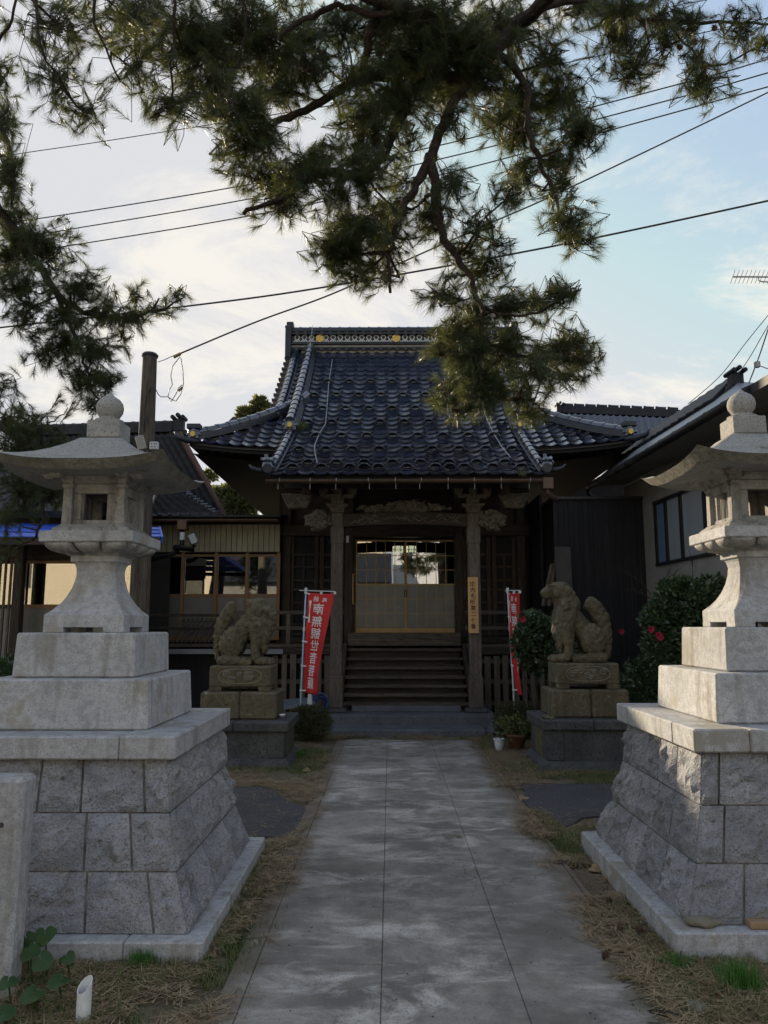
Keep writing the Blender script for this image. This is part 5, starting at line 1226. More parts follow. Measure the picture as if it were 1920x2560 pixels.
# dark tiled roofs behind: a generic rolled-tile slope built as relief geometry
def tile_slope(name, A, B, C_, D, nc, nr, parent, mat=tile_old, amp=0.045, kind=True):
    """A,B eave left/right, C,D top right/left"""
    A, B, C_, D = map(Vector, (A, B, C_, D)); nrm = (B - A).cross(D - A).normalized()
    if nrm.z < 0: nrm = -nrm
    V = []; Fq = []; sub = 6
    for j in range(nr):
        for e in (0, 1):
            t = (j + e) / nr; h = 0.05 if e == 0 else 0.012
            for i in range(nc * sub + 1):
                u = i / (nc * sub); ph = (i % sub) / sub
                V.append(A.lerp(B, u).lerp(D.lerp(C_, u), t) + nrm * (h + amp * abs(2 * ph - 1) ** 2))
    n = nc * sub + 1
    for j in range(nr):
        b = j * 2 * n
        for i in range(nc * sub):
            Fq.append((b + i, b + i + 1, b + n + i + 1, b + n + i))
            if j < nr - 1: Fq.append((b + n + i, b + n + i + 1, b + 2 * n + i + 1, b + 2 * n + i))
    b = len(V); V += [A - nrm * .03, B - nrm * .03, C_ - nrm * .03, D - nrm * .03]; Fq += [(b + 3, b + 2, b + 1, b)]
    V2 = len(V); Fq += [(0, n - 1, b + 1, b)] if False else []
    o = raw_mesh(name, [tuple(v) for v in V], Fq, mat, parent)
    if kind: tag(o, kind='stuff')
    return o
def ridge_of(A, B, r, parent, mat=tile_old, h=0.22):
    A, B = Vector(A), Vector(B); L = (B - A).length; d = (B - A) / L
    for l in range(3): MB().beam(A + Vector((0, 0, h * (l + .5) / 3)), B + Vector((0, 0, h * (l + .5) / 3)), 0.26 - 0.04 * l, h / 3 - 0.008).build('ridge_course', mat, parent)
    n = int(L / 0.3); up = Vector((0, 0, 1)); sx = d.cross(up).normalized(); nn = sx.cross(d)
    for k in range(n):
        Mx = Matrix((sx, d, nn)).transposed().to_4x4(); Mx.translation = A + d * (k * L / n) + up * h; inst('ridge_cap', cap_old, Mx, parent)
cap_old = cap_big.copy(); cap_old.materials.clear(); cap_old.materials.append(tile_old)
def oni(c, parent, s=1.0, mat=tile_old):
    m = MB(); c = Vector(c)
    m.box(c.x - 0.13 * s, c.x + 0.13 * s, c.y - 0.08, c.y + 0.08, c.z - 0.25 * s, c.z + 0.05 * s)
    m.box(c.x - 0.2 * s, c.x + 0.2 * s, c.y - 0.07, c.y + 0.07, c.z - 0.35 * s, c.z - 0.22 * s); m.box(c.x - 0.26 * s, c.x + 0.26 * s, c.y - 0.06, c.y + 0.06, c.z - 0.44 * s, c.z - 0.35 * s)
    for dx, dz in ((-0.12, 0.07), (0, 0.12), (0.12, 0.07)): m.tube([(c.x + dx * s, c.y - 0.16, c.z + dz * s), (c.x + dx * s, c.y + 0.14, c.z + dz * s)], 0.055 * s, 8)
    m.build('ridge_end_tile', mat, parent, bevel=0.01)
lr = empty('tiled_roof_house', at(300, 1200, 17)); tag(lr, 'dark tiled gable roof behind the left lantern and the wooden pole', 'house')
rA, rB = at(40, 1092, 19.2), at(436, 1082, 17.6); eB, eA = at(566, 1312, 15.7), at(150, 1300, 16.6)
tile_slope('roof_tiles', eA, eB, rB, rA, 26, 12, lr); ridge_of(rA, rB, 0.1, lr); oni(rB + Vector((0.1, 0, 0.28)), lr, 1.0)
bk = Vector((0, 3.0, -1.8)); MB().add([rA, rB, rB + bk, rA + bk], [(0, 1, 2, 3)]).build('rear_slope', tile_old, lr, fixn=False)
MB().beam(rB + Vector((0.12, -0.1, -0.12)), eB + Vector((0.06, 0, -0.12)), 0.06, 0.30).build('barge_board', surf('barge_wood', (0.10, 0.06, 0.045), (0.15, 0.09, 0.07), scale=3, fine=20, bump=0.3), lr)
MB().beam(rB + Vector((0.25, -0.1, -0.25)), eB + Vector((0.16, 0, -0.28)), 0.05, 0.14).build('barge_board', wood_dark, lr)
MB().add([rB + Vector((-0.1, 0, -0.3)), eB + Vector((-0.1, 0, -0.3)), (eB.x - 0.1, eB.y, 2.5), (rB.x - 0.1, rB.y + 0.6, 2.5)], [(0, 1, 2, 3)]).build('gable_wall', wood_dark, lr, fixn=False)
lo = empty('lower_tiled_roof', at(400, 1280, 14.5)); tag(lo, 'small dark tiled lean-to roof behind the wooden pole above the left wing', 'roof')
tile_slope('roof_tiles', at(250, 1296, 14.0), at(550, 1296, 14.2), at(425, 1212, 15.2), at(250, 1212, 15.2), 12, 6, lo)
MB().beam(at(550, 1296, 14.2) + Vector((0.03, 0, -0.02)), at(425, 1212, 15.2) + Vector((0.03, 0, -0.02)), 0.05, 0.12).build('verge_board', wood_dark, lo)
for k in range(14):
    p = at(548, 1294, 14.2).lerp(at(428, 1214, 15.2), k / 13); MB().tube([p + Vector((-0.05, 0, 0.05)), p + Vector((0.08, 0, 0.05))], 0.036, 8).build('verge_tile', tile_m, lo)
MB().tube([at(382, 1222, 13.9), at(386, 1240, 13.9), at(377, 1262, 13.9), at(374, 1300, 13.9)], 0.045, 10).build('downpipe', steel, lo, smooth=True)

# ================================================================== WOODEN POLE
YPo = 10.0
pt, pm = at(375, 889, YPo), at(350, 1480, YPo); dv = (pt - pm); pb = pm - dv * (pm.z / dv.z)
pole = empty('wooden_pole', (pb.x, pb.y, 0)); tag(pole, 'weathered wooden pole with a cut top rising behind the left lantern', 'pole')
n = 12; pp = [pb.lerp(pt, k / n) for k in range(n + 1)]; m = MB(); m.tube(pp, [0.145 - 0.05 * k / n for k in range(n + 1)], 18); o = m.build('pole_shaft', pole_wood, pole); smooth_by_angle(o, 0.9)
MB().lathe(pt.x, pt.y, [(0.108, pt.z - 0.02), (0.112, pt.z + 0.005), (0.09, pt.z + 0.03), (0.01, pt.z + 0.04)], 16).build('pole_cap', black_metal, pole)
c = at(385, 1114, YPo - 0.16); MB().box(c.x - 0.055, c.x + 0.055, c.y - 0.02, c.y + 0.04, c.z - 0.05, c.z + 0.05).build('junction_box', pvc, pole, bevel=0.006)
for dx, dz in ((-.025, .02), (.012, .02), (-.02, -.02), (.02, -.018), (.035, .02)): MB().box(c.x + dx - .007, c.x + dx + .007, c.y - 0.022, c.y - 0.0195, c.z + dz - .008, c.z + dz + .008).build('box_mark', black_metal, pole)
c = at(352, 1106, YPo - 0.2); Mr = Matrix.Translation(c) @ Matrix.Rotation(R(20), 4, 'Z') @ Matrix.Rotation(R(-18), 4, 'Y'); MB().box(-0.055, 0.055, -0.02, 0.02, -0.10, 0.09, M=Mr).build('panel_light', steel, pole, bevel=0.01)
w0 = at(395, 905, YPo - 0.05); MB().tube([w0, at(410, 900, YPo), at(425, 893, YPo), at(445, 884, YPo)], 0.006, 5).build('wire_eye', steel, pole)
MB().tube([at(434, 893, YPo), at(452, 884, YPo)], 0.022, 8).build('wire_grip', brass, pole)
lp = [(452, 894), (457, 925), (459, 960), (452, 985), (440, 1003), (432, 1000), (420, 992), (402, 992), (395, 985), (388, 970), (378, 967), (368, 985), (362, 1020), (360, 1080)]
MB().tube([at(x, y, YPo - 0.13) for x, y in lp], 0.006, 5).build('hanging_wire', wire_m, pole, smooth=True)
lp = [(450, 892), (432, 915), (427, 940), (431, 962), (423, 975), (420, 992), (428, 1004), (440, 985), (446, 970), (456, 962)]
MB().tube([at(x, y, YPo - 0.13) for x, y in lp], 0.006, 5).build('hanging_wire', wire_m, pole, smooth=True)
MB().tube([at(446, 978, YPo - 0.13), at(456, 968, YPo - 0.13)], 0.016, 6).build('wire_tag', brass, pole)

# ================================================================== RIGHT: BLACK SHED, PALE HOUSE
YS = 13.2
s0, s1 = at(1383, 1300, YS).x, at(1608, 1300, YS).x; sz = at(1500, 1246, YS).z
shed = empty('black_shed', ((s0 + s1) / 2, YS, 0)); tag(shed, 'black boarded shed between the hall and the pale house', 'shed')
n = 18
for k in range(n):
    xa, xb = s0 + (s1 - s0) * k / n, s0 + (s1 - s0) * (k + 1) / n; MB().box(xa + 0.003, xb - 0.003, YS - 0.012 - 0.006 * (k % 2), YS + 0.02, 0, sz - 0.03).build('board', black_board, shed)
MB().box(s0 - 0.03, s1 + 0.04, YS - 0.06, YS + 2.0, sz - 0.028, sz + 0.03).build('roof_edge', black_metal, shed, bevel=0.006)
MB().box(s0, s0 + 0.05, YS + 0.021, YS + 2, 0, sz - 0.03).box(s1 - 0.05, s1, YS + 0.021, YS + 2, 0, sz - 0.03).build('side_wall', black_board, shed)
MB().box(2.75, 2.80, 14.0, 16.5, 0, 4.0).build('back_panel', black_board, shed)
c = at(1405, 1366, YS - 0.2); o = MB().beam((c.x, YS - 0.45, 0.35), (c.x + 0.02, YS - 0.12, c.z), 0.27, 0.03, up=Vector((0, 1, 0))).build('leaning_board', surf('grey_board', (0.05, 0.048, 0.05), (0.075, 0.072, 0.072), scale=3, fine=20, bump=0.2), bevel=0.003); tag(o, 'grey board leaning against the black shed behind the right statue', 'board')
for k, (p0, p1) in enumerate((((1358, 1515), (1380, 1410)), ((1372, 1515), (1390, 1400)))):
    o = MB().beam(at(*p0, 13.0), at(*p1, 13.15), 0.05, 0.04).build('leaning_pole', wood_grey); tag(o, ('left' if k == 0 else 'right') + ' of two thin timbers leaning beside the black shed', 'timber', 'timbers leaning beside the shed')

rh = empty('pale_house', (5.5, 10, 0)); tag(rh, 'pale plastered house at right with sloping metal roof and upstairs window', 'house')
E0, E1 = Vector((3.72, 14.0, 4.2)), Vector((4.17, 4.6, 4.2)); off = Vector((0.86, 0.1, 0.72))
EH1 = E0.lerp(E1, (14.0 - 8.5) / 9.4); RN = E0.lerp(E1, (14.0 - 10.1) / 9.4) + off            # hipped near end
m = MB(); th = Vector((0, 0, -0.05)); m.add([E0, EH1, RN, E0 + off, E0 + th, EH1 + th, RN + th, E0 + off + th], [(0, 1, 2, 3), (7, 6, 5, 4), (0, 4, 5, 1), (1, 5, 6, 2), (2, 6, 7, 3), (3, 7, 4, 0)]); m.build('metal_roof', metal_roof, rh)
k_ = Vector((2.4, 0.2, -1.4)); m = MB(); m.add([E0 + off, RN, RN + k_, E0 + off + k_], [(0, 1, 2, 3)]); m.add([RN, EH1, EH1 + Vector((3.2, 0.2, 0)), RN + k_], [(0, 1, 2, 3)]); m.build('rear_slope', metal_roof, rh, fixn=False)
gd = (E1 - E0).normalized(); MB().tube([E0 + Vector((-0.06, 0, -0.06)), EH1 + Vector((-0.06, 0, -0.06))], 0.058, 10).build('gutter', black_metal, rh, smooth=True)
for k in range(12): p = E0.lerp(EH1, (k + .5) / 12) + Vector((-0.06, 0, -0.06)); MB().tube([p - gd * 0.012, p + gd * 0.012], 0.063, 10).build('gutter_bracket', tile_old, rh)
MB().tube([E0 + Vector((-0.06, 0.02, -0.08)), E0 + Vector((-0.02, 0.05, -0.22)), E0 + Vector((0.25, 0.0, -0.32)), E0 + Vector((0.55, 0.0, -0.36))], 0.045, 8).build('downpipe', black_metal, rh, smooth=True)
ridge_run_pts = (E0 + off + Vector((0.0, 0, 0.0)), E1 + off)
for k in range(14):
    a = E0.lerp(E1, k / 34) + off * 0.80; b = E0.lerp(E1, (k + 1.1) / 34) + off * 0.80; MB().beam(a + Vector((0, 0, 0.05 + 0.02)), b + Vector((0, 0, 0.05)), 0.50, 0.06, up=Vector((-0.7, 0, 0.7))).build('ridge_tile', tile_old, rh, bevel=0.01)
oc = at(1838, 940, 10.05); oni(oc, rh, 0.62)
MB().box(oc.x - 0.08, oc.x + 0.08, 10.0, 10.4, E0.z + 0.5, oc.z - 0.25).build('ridge_end_base', tile_old, rh)
# soffit and walls
Wo = Vector((0.62, 0, 0)); W0, W1 = E0 + Wo, E1 + Wo
MB().add([E0 + Vector((0, 0, -0.06)), E1 + Vector((0, 0, -0.06)), W1 + Vector((0, 0, -0.02)), W0 + Vector((0, 0, -0.02))], [(0, 1, 2, 3)]).build('soffit', plaster, rh, fixn=False)
def wallbox(Wa, Wb, z0, z1, t, mat, name, dx=0.0):
    d = (Wb - Wa); nr = Vector((-d.y, d.x, 0)).normalized()
    if nr.x < 0: nr = -nr
    a, b = Vector((Wa.x + dx, Wa.y, 0)), Vector((Wb.x + dx, Wb.y, 0)); q = [a, b, b + nr * t, a + nr * t]
    MB().add([p + Vector((0, 0, z)) for z in (z0, z1) for p in q], [(0, 1, 2, 3), (7, 6, 5, 4), (0, 4, 5, 1), (1, 5, 6, 2), (2, 6, 7, 3), (3, 7, 4, 0)]).build(name, mat, rh)
def wp(t): return W0.lerp(W1, t)
zwb, zwt = 2.62, 3.62
t0, t1 = 0.14, 0.47                                     # window bay along the wall
wallbox(wp(0), wp(t0), 1.9, 4.14, 0.12, plaster, 'wall'); wallbox(wp(t1), wp(1), 1.9, 4.14, 0.12, plaster, 'wall')
wallbox(wp(t0), wp(t1), zwt, 4.14, 0.12, plaster, 'wall'); wallbox(wp(t0), wp(t1), 1.9, zwb, 0.12, plaster, 'wall')
wallbox(wp(0), wp(1), 0, 1.9, 0.1, black_board, 'lower_wall', 0.35)
win = MB(); 
def wbar(ta, tb, z0, z1, dx):
    a, b = wp(ta), wp(tb); win.add([Vector((p.x + dx + e, p.y, z)) for z in (z0, z1) for p, e in ((a, 0), (b, 0), (b, .05), (a, .05))], [(0, 1, 2, 3), (7, 6, 5, 4), (0, 4, 5, 1), (1, 5, 6, 2), (2, 6, 7, 3), (3, 7, 4, 0)])
for ta in (t0, 0.185, 0.245, 0.33, 0.39, t1 - 0.006): wbar(ta, ta + 0.008, zwb, zwt, -0.02)
wbar(t0, t1, zwb - 0.05, zwb, -0.03); wbar(t0, t1, zwt - 0.03, zwt + 0.02, -0.03)
wo = win.build('window', black_metal, rh)
frost_blue = surf('pale_frosted_pane', (0.22, 0.25, 0.28), (0.27, 0.30, 0.33), scale=1.5, fine=8, stretch=(6, 6, 0.3), bump=0.1, rough=0.35, spec=0.6)
blue_curt = surf('blue_frosted_pane', (0.10, 0.16, 0.24), (0.13, 0.20, 0.29), scale=1.5, fine=8, stretch=(6, 6, 0.3), bump=0.1, rough=0.3, spec=0.6)
tt = [t0, 0.185, 0.245, 0.33, 0.39, t1 - 0.006]
for k in range(5):
    a, b = wp(tt[k] + 0.008), wp(tt[k + 1]); MB().add([Vector((p.x + 0.01 + e, p.y, z)) for z in (zwb, zwt - 0.03) for p, e in ((a, 0), (b, 0), (b, .01), (a, .01))], [(0, 1, 2, 3), (7, 6, 5, 4), (0, 4, 5, 1), (1, 5, 6, 2), (2, 6, 7, 3), (3, 7, 4, 0)]).build('pane', blue_curt if k in (0, 4) else frost_blue, wo)
gw = [Vector((W0.x, W0.y + .1, 1.9)), Vector((W0.x + 2, W0.y + .1, 1.9)), Vector((W0.x + 2, W0.y + .1, 4.6)), Vector((E0 + off).to_tuple()), Vector((W0.x, W0.y + .1, 4.1))]
MB().add(gw, [(0, 1, 2, 3, 4)]).build('gable_wall', plaster, rh, fixn=False)
# nearer, higher roof of the same house at the frame edge
U = at(1868, 968, 8.6); m = MB(); m.add([U, U + Vector((0.12, -3.5, 0.0)), U + Vector((2.6, -3.5, 1.15)), U + Vector((2.5, 0, 1.15)), U + Vector((0, 0, -.12)), U + Vector((0.12, -3.5, -.12)), U + Vector((2.6, -3.5, 1.03)), U + Vector((2.5, 0, 1.03))], [(0, 1, 2, 3), (7, 6, 5, 4), (0, 4, 5, 1), (1, 5, 6, 2), (2, 6, 7, 3), (3, 7, 4, 0)])
m.build('upper_roof', tile_old, rh)
MB().beam(U + Vector((-.05, 0, -.1)), U + Vector((2.45, 0, 1.02)), 0.1, 0.16).build('upper_barge', black_metal, rh)
MB().add([U + Vector((0.5, 0.02 - .25, -0.1)), U + Vector((2.4, -.25, -0.1)), U + Vector((2.4, -.25, 0.9)), U + Vector((0.5, -.25, 0.08))], [(0, 1, 2, 3)]).build('upper_gable', plaster, rh, fixn=False)

fr_ = empty('far_tiled_roof', at(1520, 1080, 20)); tag(fr_, 'dark tiled roof with curved ridge behind the right end of the hall', 'roof')
ra, rb = at(1408, 1034, 21), at(1700, 1046, 20); tile_slope('roof_tiles', at(1380, 1120, 18.5), at(1720, 1120, 18), rb, ra, 18, 7, fr_, tile_m)
ridge_of(ra, rb, 0.1, fr_, tile_old); oni(ra + Vector((-.1, 0, 0.2)), fr_, 0.7)
MB().box(ra.x, rb.x + 1, 20.5, 22, 0, 5.5).build('wall', black_board, fr_)
fh = empty('far_cream_house', at(1490, 1230, 26)); tag(fh, 'sunlit cream house glimpsed above the black shed roof', 'house')
c = at(1483, 1222, 26); MB().box(c.x - 0.9, c.x + 0.85, 26, 30, 0, c.z + 0.35).build('wall', plaster_warm, fh)
MB().box(c.x - 0.3, c.x - 0.15, 25.95, 25.995, c.z - 0.4, c.z + 0.3).box(c.x + 0.1, c.x + 0.2, 25.95, 25.995, c.z - 0.4, c.z + 0.3).build('window', wood_frame, fh)
c = at(535, 1245, 30); fb = empty('far_blue_roof_house', c); tag(fb, 'distant house with bluish roof seen in the gap left of the hall', 'house')
MB().add([c + Vector((-1.6, 0, 0.1)), c + Vector((1.4, 0, 0.1)), c + Vector((0.6, 2, 0.9)), c + Vector((-0.8, 2, 0.9))], [(0, 1, 2, 3)]).build('roof', metal_roof, fb, fixn=False)
MB().box(c.x - 1.4, c.x + 1.2, c.y + 0.1, c.y + 3, 0, c.z + 0.08).build('wall', plaster, fb)

# ================================================================== HOUSES BEHIND THE CAMERA (seen mirrored in the glass)
h1 = empty('white_house', (5, -15, 0)); tag(h1, 'white rendered house across the street, seen only mirrored in the hall doors', 'house')
MB().box(0.2, 10, -22, -14, 0, 8.2).build('wall', plaster_white, h1); MB().box(-0.1, 10.3, -22.3, -13.7, 8.202, 8.5).build('roof', roof_brown, h1)
h2 = empty('cream_house', (-8, -15, 0)); tag(h2, 'cream rendered house across the street, seen only mirrored in the left windows', 'house')
MB().box(-30, -0.4, -24, -16, 0, 7.6).build('wall', plaster_warm, h2)
MB().prism([(-15.0, 7.3), (-11.5, 8.8), (-30.5 + 22.5, 7.3)], 'y', -24, -15.7).build('roof', roof_brown, h2)
for x in (-20, -13, -6.5): MB().box(x, x + 0.9, -16.05, -15.99, 3.6, 4.9).build('window', black_metal, h2)
h3 = empty('low_tiled_house', (-2.5, -11, 0)); tag(h3, 'low house with tiled roof across the street, seen only mirrored in the glass', 'house')
MB().box(-9, -0.2, -14, -11.5, 0, 4.0).build('wall', plaster, h3); MB().prism([(-14.3, 3.9), (-11.0, 3.9), (-12.7, 5.6)], 'x', -9.3, 0.1).build('roof', tile_old, h3)

# ================================================================== OVERHEAD WIRES, AERIALS
def wire(pts, r, label, grp='overhead wires crossing the sky'):
    P_ = [at(x, y, Y) for x, y, Y in pts]; out = []
    for i in range(len(P_) - 1):                          # Catmull-Rom through the sighted points
        p0, p1, p2, p3 = P_[max(i - 1, 0)], P_[i], P_[i + 1], P_[min(i + 2, len(P_) - 1)]
        for k in range(8):
            t = k / 8; out.append(0.5 * ((2 * p1) + (p2 - p0) * t + (2 * p0 - 5 * p1 + 4 * p2 - p3) * t * t + (3 * p1 - p0 - 3 * p2 + p3) * t ** 3))
    out.append(P_[-1]); o = MB().tube(out, r, 6).build('overhead_wire', wire_m, smooth=True); tag(o, label, 'wire', grp)
wire([(-250, 432, 19), (43, 385, 18.5), (312, 345, 18), (1000, 235, 16), (1495, 140, 15), (2200, -20, 14)], 0.011, 'thin overhead wire, highest of those crossing behind the pine')
wire([(-250, 590, 16), (52, 553, 15.5), (602, 465, 14.5), (1105, 362, 13.5), (1718, 205, 12.3), (1920, 148, 12), (2300, 40, 11.5)], 0.012, 'overhead wire, topmost of the three parallel cables')
wire([(-250, 640, 16), (156, 576, 15.5), (625, 497, 14.5), (1099, 398, 13.5), (1701, 243, 12.3), (1920, 182, 12), (2300, 75, 11.5)], 0.012, 'overhead wire, middle of the three parallel cables')
wire([(-250, 678, 16), (168, 615, 15.5), (654, 534, 14.5), (1134, 429, 13.5), (1920, 217, 12), (2300, 110, 11.5)], 0.012, 'overhead wire, lowest of the three parallel cables')
wire([(-250, 846, 13), (0, 819, 12.8), (446, 768, 12.4), (798, 720, 12), (1365, 619, 11.4), (1920, 502, 10.8), (2300, 415, 10.4)], 0.015, 'thick twisted overhead cable passing just above the hall ridge')
wire([(450, 884, YPo), (640, 805, 10.1), (830, 735, 10.2), (1029, 645, 10.3), (1232, 555, 10.4), (1423, 470, 10.5), (1920, 231, 10.7), (2300, 40, 10.9)], 0.011, 'single wire rising from the wooden pole to the upper right')
wire([(1720, 1010, 9.9), (1800, 940, 9.8), (1870, 850, 9.6), (1960, 740, 9.4)], 0.005, 'faint guy wire sloping up over the pale house roof, leftmost', 'guy wires over the pale house')
wire([(1818, 975, 9.9), (1870, 900, 9.7), (1905, 840, 9.6), (1960, 745, 9.5)], 0.005, 'faint guy wire sloping up over the pale house roof, middle', 'guy wires over the pale house')
wire([(1872, 958, 9.6), (1885, 925, 9.6), (1905, 870, 9.5), (1950, 730, 9.4)], 0.008, 'guy wire sloping up over the pale house roof, rightmost', 'guy wires over the pale house')
c0 = at(1832, 692, 9.4); c1 = at(2010, 693, 9.2)
an = empty('television_aerial', (c1.x, c1.y, 4.5)); tag(an, 'rooftop television aerial with comb of short rods at the right edge', 'aerial')
MB().tube([c0, c1], 0.010, 6).build('boom', steel, an)
for k in range(18): p = c0.lerp(c1, k / 17); MB().tube([p + Vector((-.03, -0.14, 0.025)), p + Vector((0.03, 0.14, -0.025))], 0.0035, 4).build('rod', steel, an)
MB().tube([at(1896, 693, 9.3), at(1897, 701, 9.3), at(1903, 704, 9.3), at(1990, 708, 9.2)], 0.008, 6).build('bracket', steel, an); MB().tube([at(1990, 660, 9.2), at(1990, 1000, 9.2)], 0.018, 8).build('mast', steel, an)
c = at(1893, 912, 9.4); o = MB().beam(c, c + Vector((0.22, 0, -0.09)), 0.012, 0.012).box(c.x - 0.03, c.x + 0.03, c.y - 0.03, c.y + 0.03, c.z - 0.035, c.z + 0.04).build('roof_bracket', steel, bevel=0.004); tag(o, 'small white bracket and arm standing on the pale house roof edge', 'bracket')

# ================================================================== PINES
class Pine:
    def __init__(s, seed): s.rg = np.random.default_rng(seed); s.twV = []; s.twF = []; s.tn = 0; s.sb = []; s.sd = []; s.sl = []; s.limbs = []
    def limb(s, pts, r0, r1):
        P_ = [Vector(p) for p in pts]; out = []
        for i in range(len(P_) - 1):
            p0, p1, p2, p3 = P_[max(i - 1, 0)], P_[i], P_[i + 1], P_[min(i + 2, len(P_) - 1)]
            for k in range(5):
                t = k / 5; out.append(0.5 * ((2 * p1) + (p2 - p0) * t + (2 * p0 - 5 * p1 + 4 * p2 - p3) * t * t + (3 * p1 - p0 - 3 * p2 + p3) * t ** 3))
        out.append(P_[-1]); n = len(out)
        out = [p + Vector(s.rg.normal(0, 0.010, 3)) for p in out]
        s.limbs.append((out, [(r0 + (r1 - r0) * (i / (n - 1)) ** 0.8) * s.rg.uniform(0.9, 1.12) for i in range(n)]))
    def seg(s, a, b, ra, rb):                            # 3-sided twig
        a = np.array(a); b = np.array(b); d = b - a; L = np.linalg.norm(d)
        if L < 1e-4: return
        d /= L; p = np.cross(d, [0.3, 0.5, 0.8]); p /= np.linalg.norm(p); q = np.cross(d, p)
        for c, r in ((a, ra), (b, rb)):
            for k in range(3):
                t = k * 2.0944; s.twV.append(c + (p * math.cos(t) + q * math.sin(t)) * r)
        n = s.tn; s.twF += [(n, n + 1, n + 4, n + 3), (n + 1, n + 2, n + 5, n + 4), (n + 2, n, n + 3, n + 5)]; s.tn += 6
    def near(s, p):
        best = None; bd = 1e9
        for pts, _ in s.limbs:
            for q in pts:
                d = (q - p).length_squared
                if d < bd: bd = d; best = q
        return best
    def cluster(s, px, py, rx, ry, Y, dens=1.0, droop=0.25, conn=True):
        c = at(px, py, Y); k = Y / 1920 * 1.03; rx, ry = rx * 1.1, ry * 1.1; R_ = np.array([rx * k, 0.8 * (rx + ry) / 2 * k, ry * k])
        n = max(6, int(dens * rx * ry / 88)); root = s.near(c); root = c if root is None else root
        m = max(2, n // 7); cen = np.array(c); rt = np.array(root)
        nodes = []
        for i in range(m):
            v = s.rg.normal(size=3); v /= np.linalg.norm(v); p = cen + v * R_ * s.rg.uniform(0.15, 0.75); nodes.append(p)
        if conn and np.linalg.norm(cen - rt) < 1.3:
            mid = (rt + cen) / 2 + s.rg.normal(0, 0.05, 3); s.seg(rt, mid, 0.012, 0.009); s.seg(mid, cen, 0.009, 0.007)
        for p in nodes:
            mid = (cen + p) / 2 + s.rg.normal(0, 0.03, 3); s.seg(cen, mid, 0.007, 0.0055); s.seg(mid, p, 0.0055, 0.004)
        for i in range(n):
            nd = nodes[s.rg.integers(m)]; v = s.rg.normal(size=3); v /= np.linalg.norm(v)
            p = cen + np.clip(s.rg.normal(0, 0.62, 3), -1.45, 1.45) * R_ * 1.02
            p = p * 0.82 + nd * 0.18
            out = (p - cen) / (np.linalg.norm(p - cen) + 1e-6); dr = out * 0.55 + s.rg.normal(0, 0.55, 3) + np.array([0, 0, -droop]); dr /= np.linalg.norm(dr)
            L = s.rg.uniform(0.09, 0.20); b = p - dr * L
            mid = (nd + b) / 2 + s.rg.normal(0, 0.02, 3); s.seg(nd, mid, 0.0035, 0.003); s.seg(mid, b, 0.003, 0.0028); s.seg(b, p, 0.0028, 0.0022)
            s.sb.append(b); s.sd.append(dr); s.sl.append(L)
    def sprig(s, pts, dens=1.0):                         # a single bare shoot line carrying tufts
        P_ = [np.array(p) for p in pts]
        for a, b in zip(P_[:-1], P_[1:]):
            s.seg(a, b, 0.006, 0.004); d = (b - a); L = np.linalg.norm(d); n = max(1, int(L / 0.07 * dens))
            for i in range(n):
                q = a + d * (i + s.rg.random()) / n; v = d / L * 0.8 + s.rg.normal(0, 0.45, 3); v /= np.linalg.norm(v); s.sb.append(q); s.sd.append(v); s.sl.append(s.rg.uniform(0.05, 0.1))
    def finish(s, root, per, nl, w, name='crown'):
        B = np.array(s.sb); D = np.array(s.sd); L = np.array(s.sl); n = len(B); k = n * per
        b = np.repeat(B, per, 0); d = np.repeat(D, per, 0); l = np.repeat(L, per)
        t = s.rg.random(k) ** 0.7
        base = b + d * (l * t)[:, None]
        ref = s.rg.normal(size=(k, 3)); side = np.cross(d, ref); side /= np.linalg.norm(side, axis=1)[:, None] + 1e-9
        ang = np.radians(s.rg.uniform(14, 52, k)); nd = d * np.cos(ang)[:, None] + side * np.sin(ang)[:, None]
        nd[:, 2] -= 0.12; nd /= np.linalg.norm(nd, axis=1)[:, None]
        ln = nl * s.rg.uniform(0.7, 1.1, k); wv = np.cross(nd, s.rg.normal(size=(k, 3))); wv /= np.linalg.norm(wv, axis=1)[:, None] + 1e-9
        V = np.empty((k, 3, 3)); V[:, 0] = base - wv * w / 2; V[:, 1] = base + wv * w / 2; V[:, 2] = base + nd * ln[:, None]
        raw_mesh(name, V.reshape(-1, 3), np.arange(k * 3).reshape(-1, 3), needle_m, root)
        raw_mesh('twigs', s.twV, s.twF, twig_m, root)
        for pts, rad in s.limbs: MB().tube(pts, rad, 10).build('branch', bark, root, smooth=True)
        print('pine', n, 'shoots', k, 'needles')

YC = 5.6
pine = empty('pine_tree', (2.3, -0.9, 0)); tag(pine, 'large black pine whose branches hang over the path from above', 'pine tree', 'pines overhanging the precinct')
P1 = Pine(5)
T = MB(); T.tube([(2.3, -0.9, 0), (2.28, -0.85, 1.2), (2.15, -0.6, 2.6), (2.05, -0.1, 3.9), (2.1, 0.6, 5.0), (2.2, 1.2, 6.4), (2.1, 1.6, 8.0)], [0.30, 0.24, 0.21, 0.19, 0.17, 0.14, 0.08], 14); T.build('trunk', bark, pine, smooth=True)
def pl(*a): return [at(x, y, Y) for x, y, Y in a]
P1.limb([(2.05, -0.1, 3.9), (2.0, 1.6, 5.0), (1.75, 3.4, 5.7)] + pl((1330, 30, 5.4), (1235, 125, 5.55), (1165, 200, 5.6), (1110, 310, 5.6), (1076, 395, 5.6)), 0.07, 0.038)
P1.limb(pl((1076, 395, 5.6), (1040, 465, 5.6), (1008, 525, 5.55), (985, 590, 5.5), (968, 650, 5.5), (976, 728, 5.45)), 0.042, 0.012)
P1.limb(pl((1076, 395, 5.6), (1090, 480, 5.6), (1098, 560, 5.6), (1130, 625, 5.6), (1168, 685, 5.6), (1200, 765, 5.55), (1205, 840, 5.5), (1200, 930, 5.5)), 0.048, 0.012)
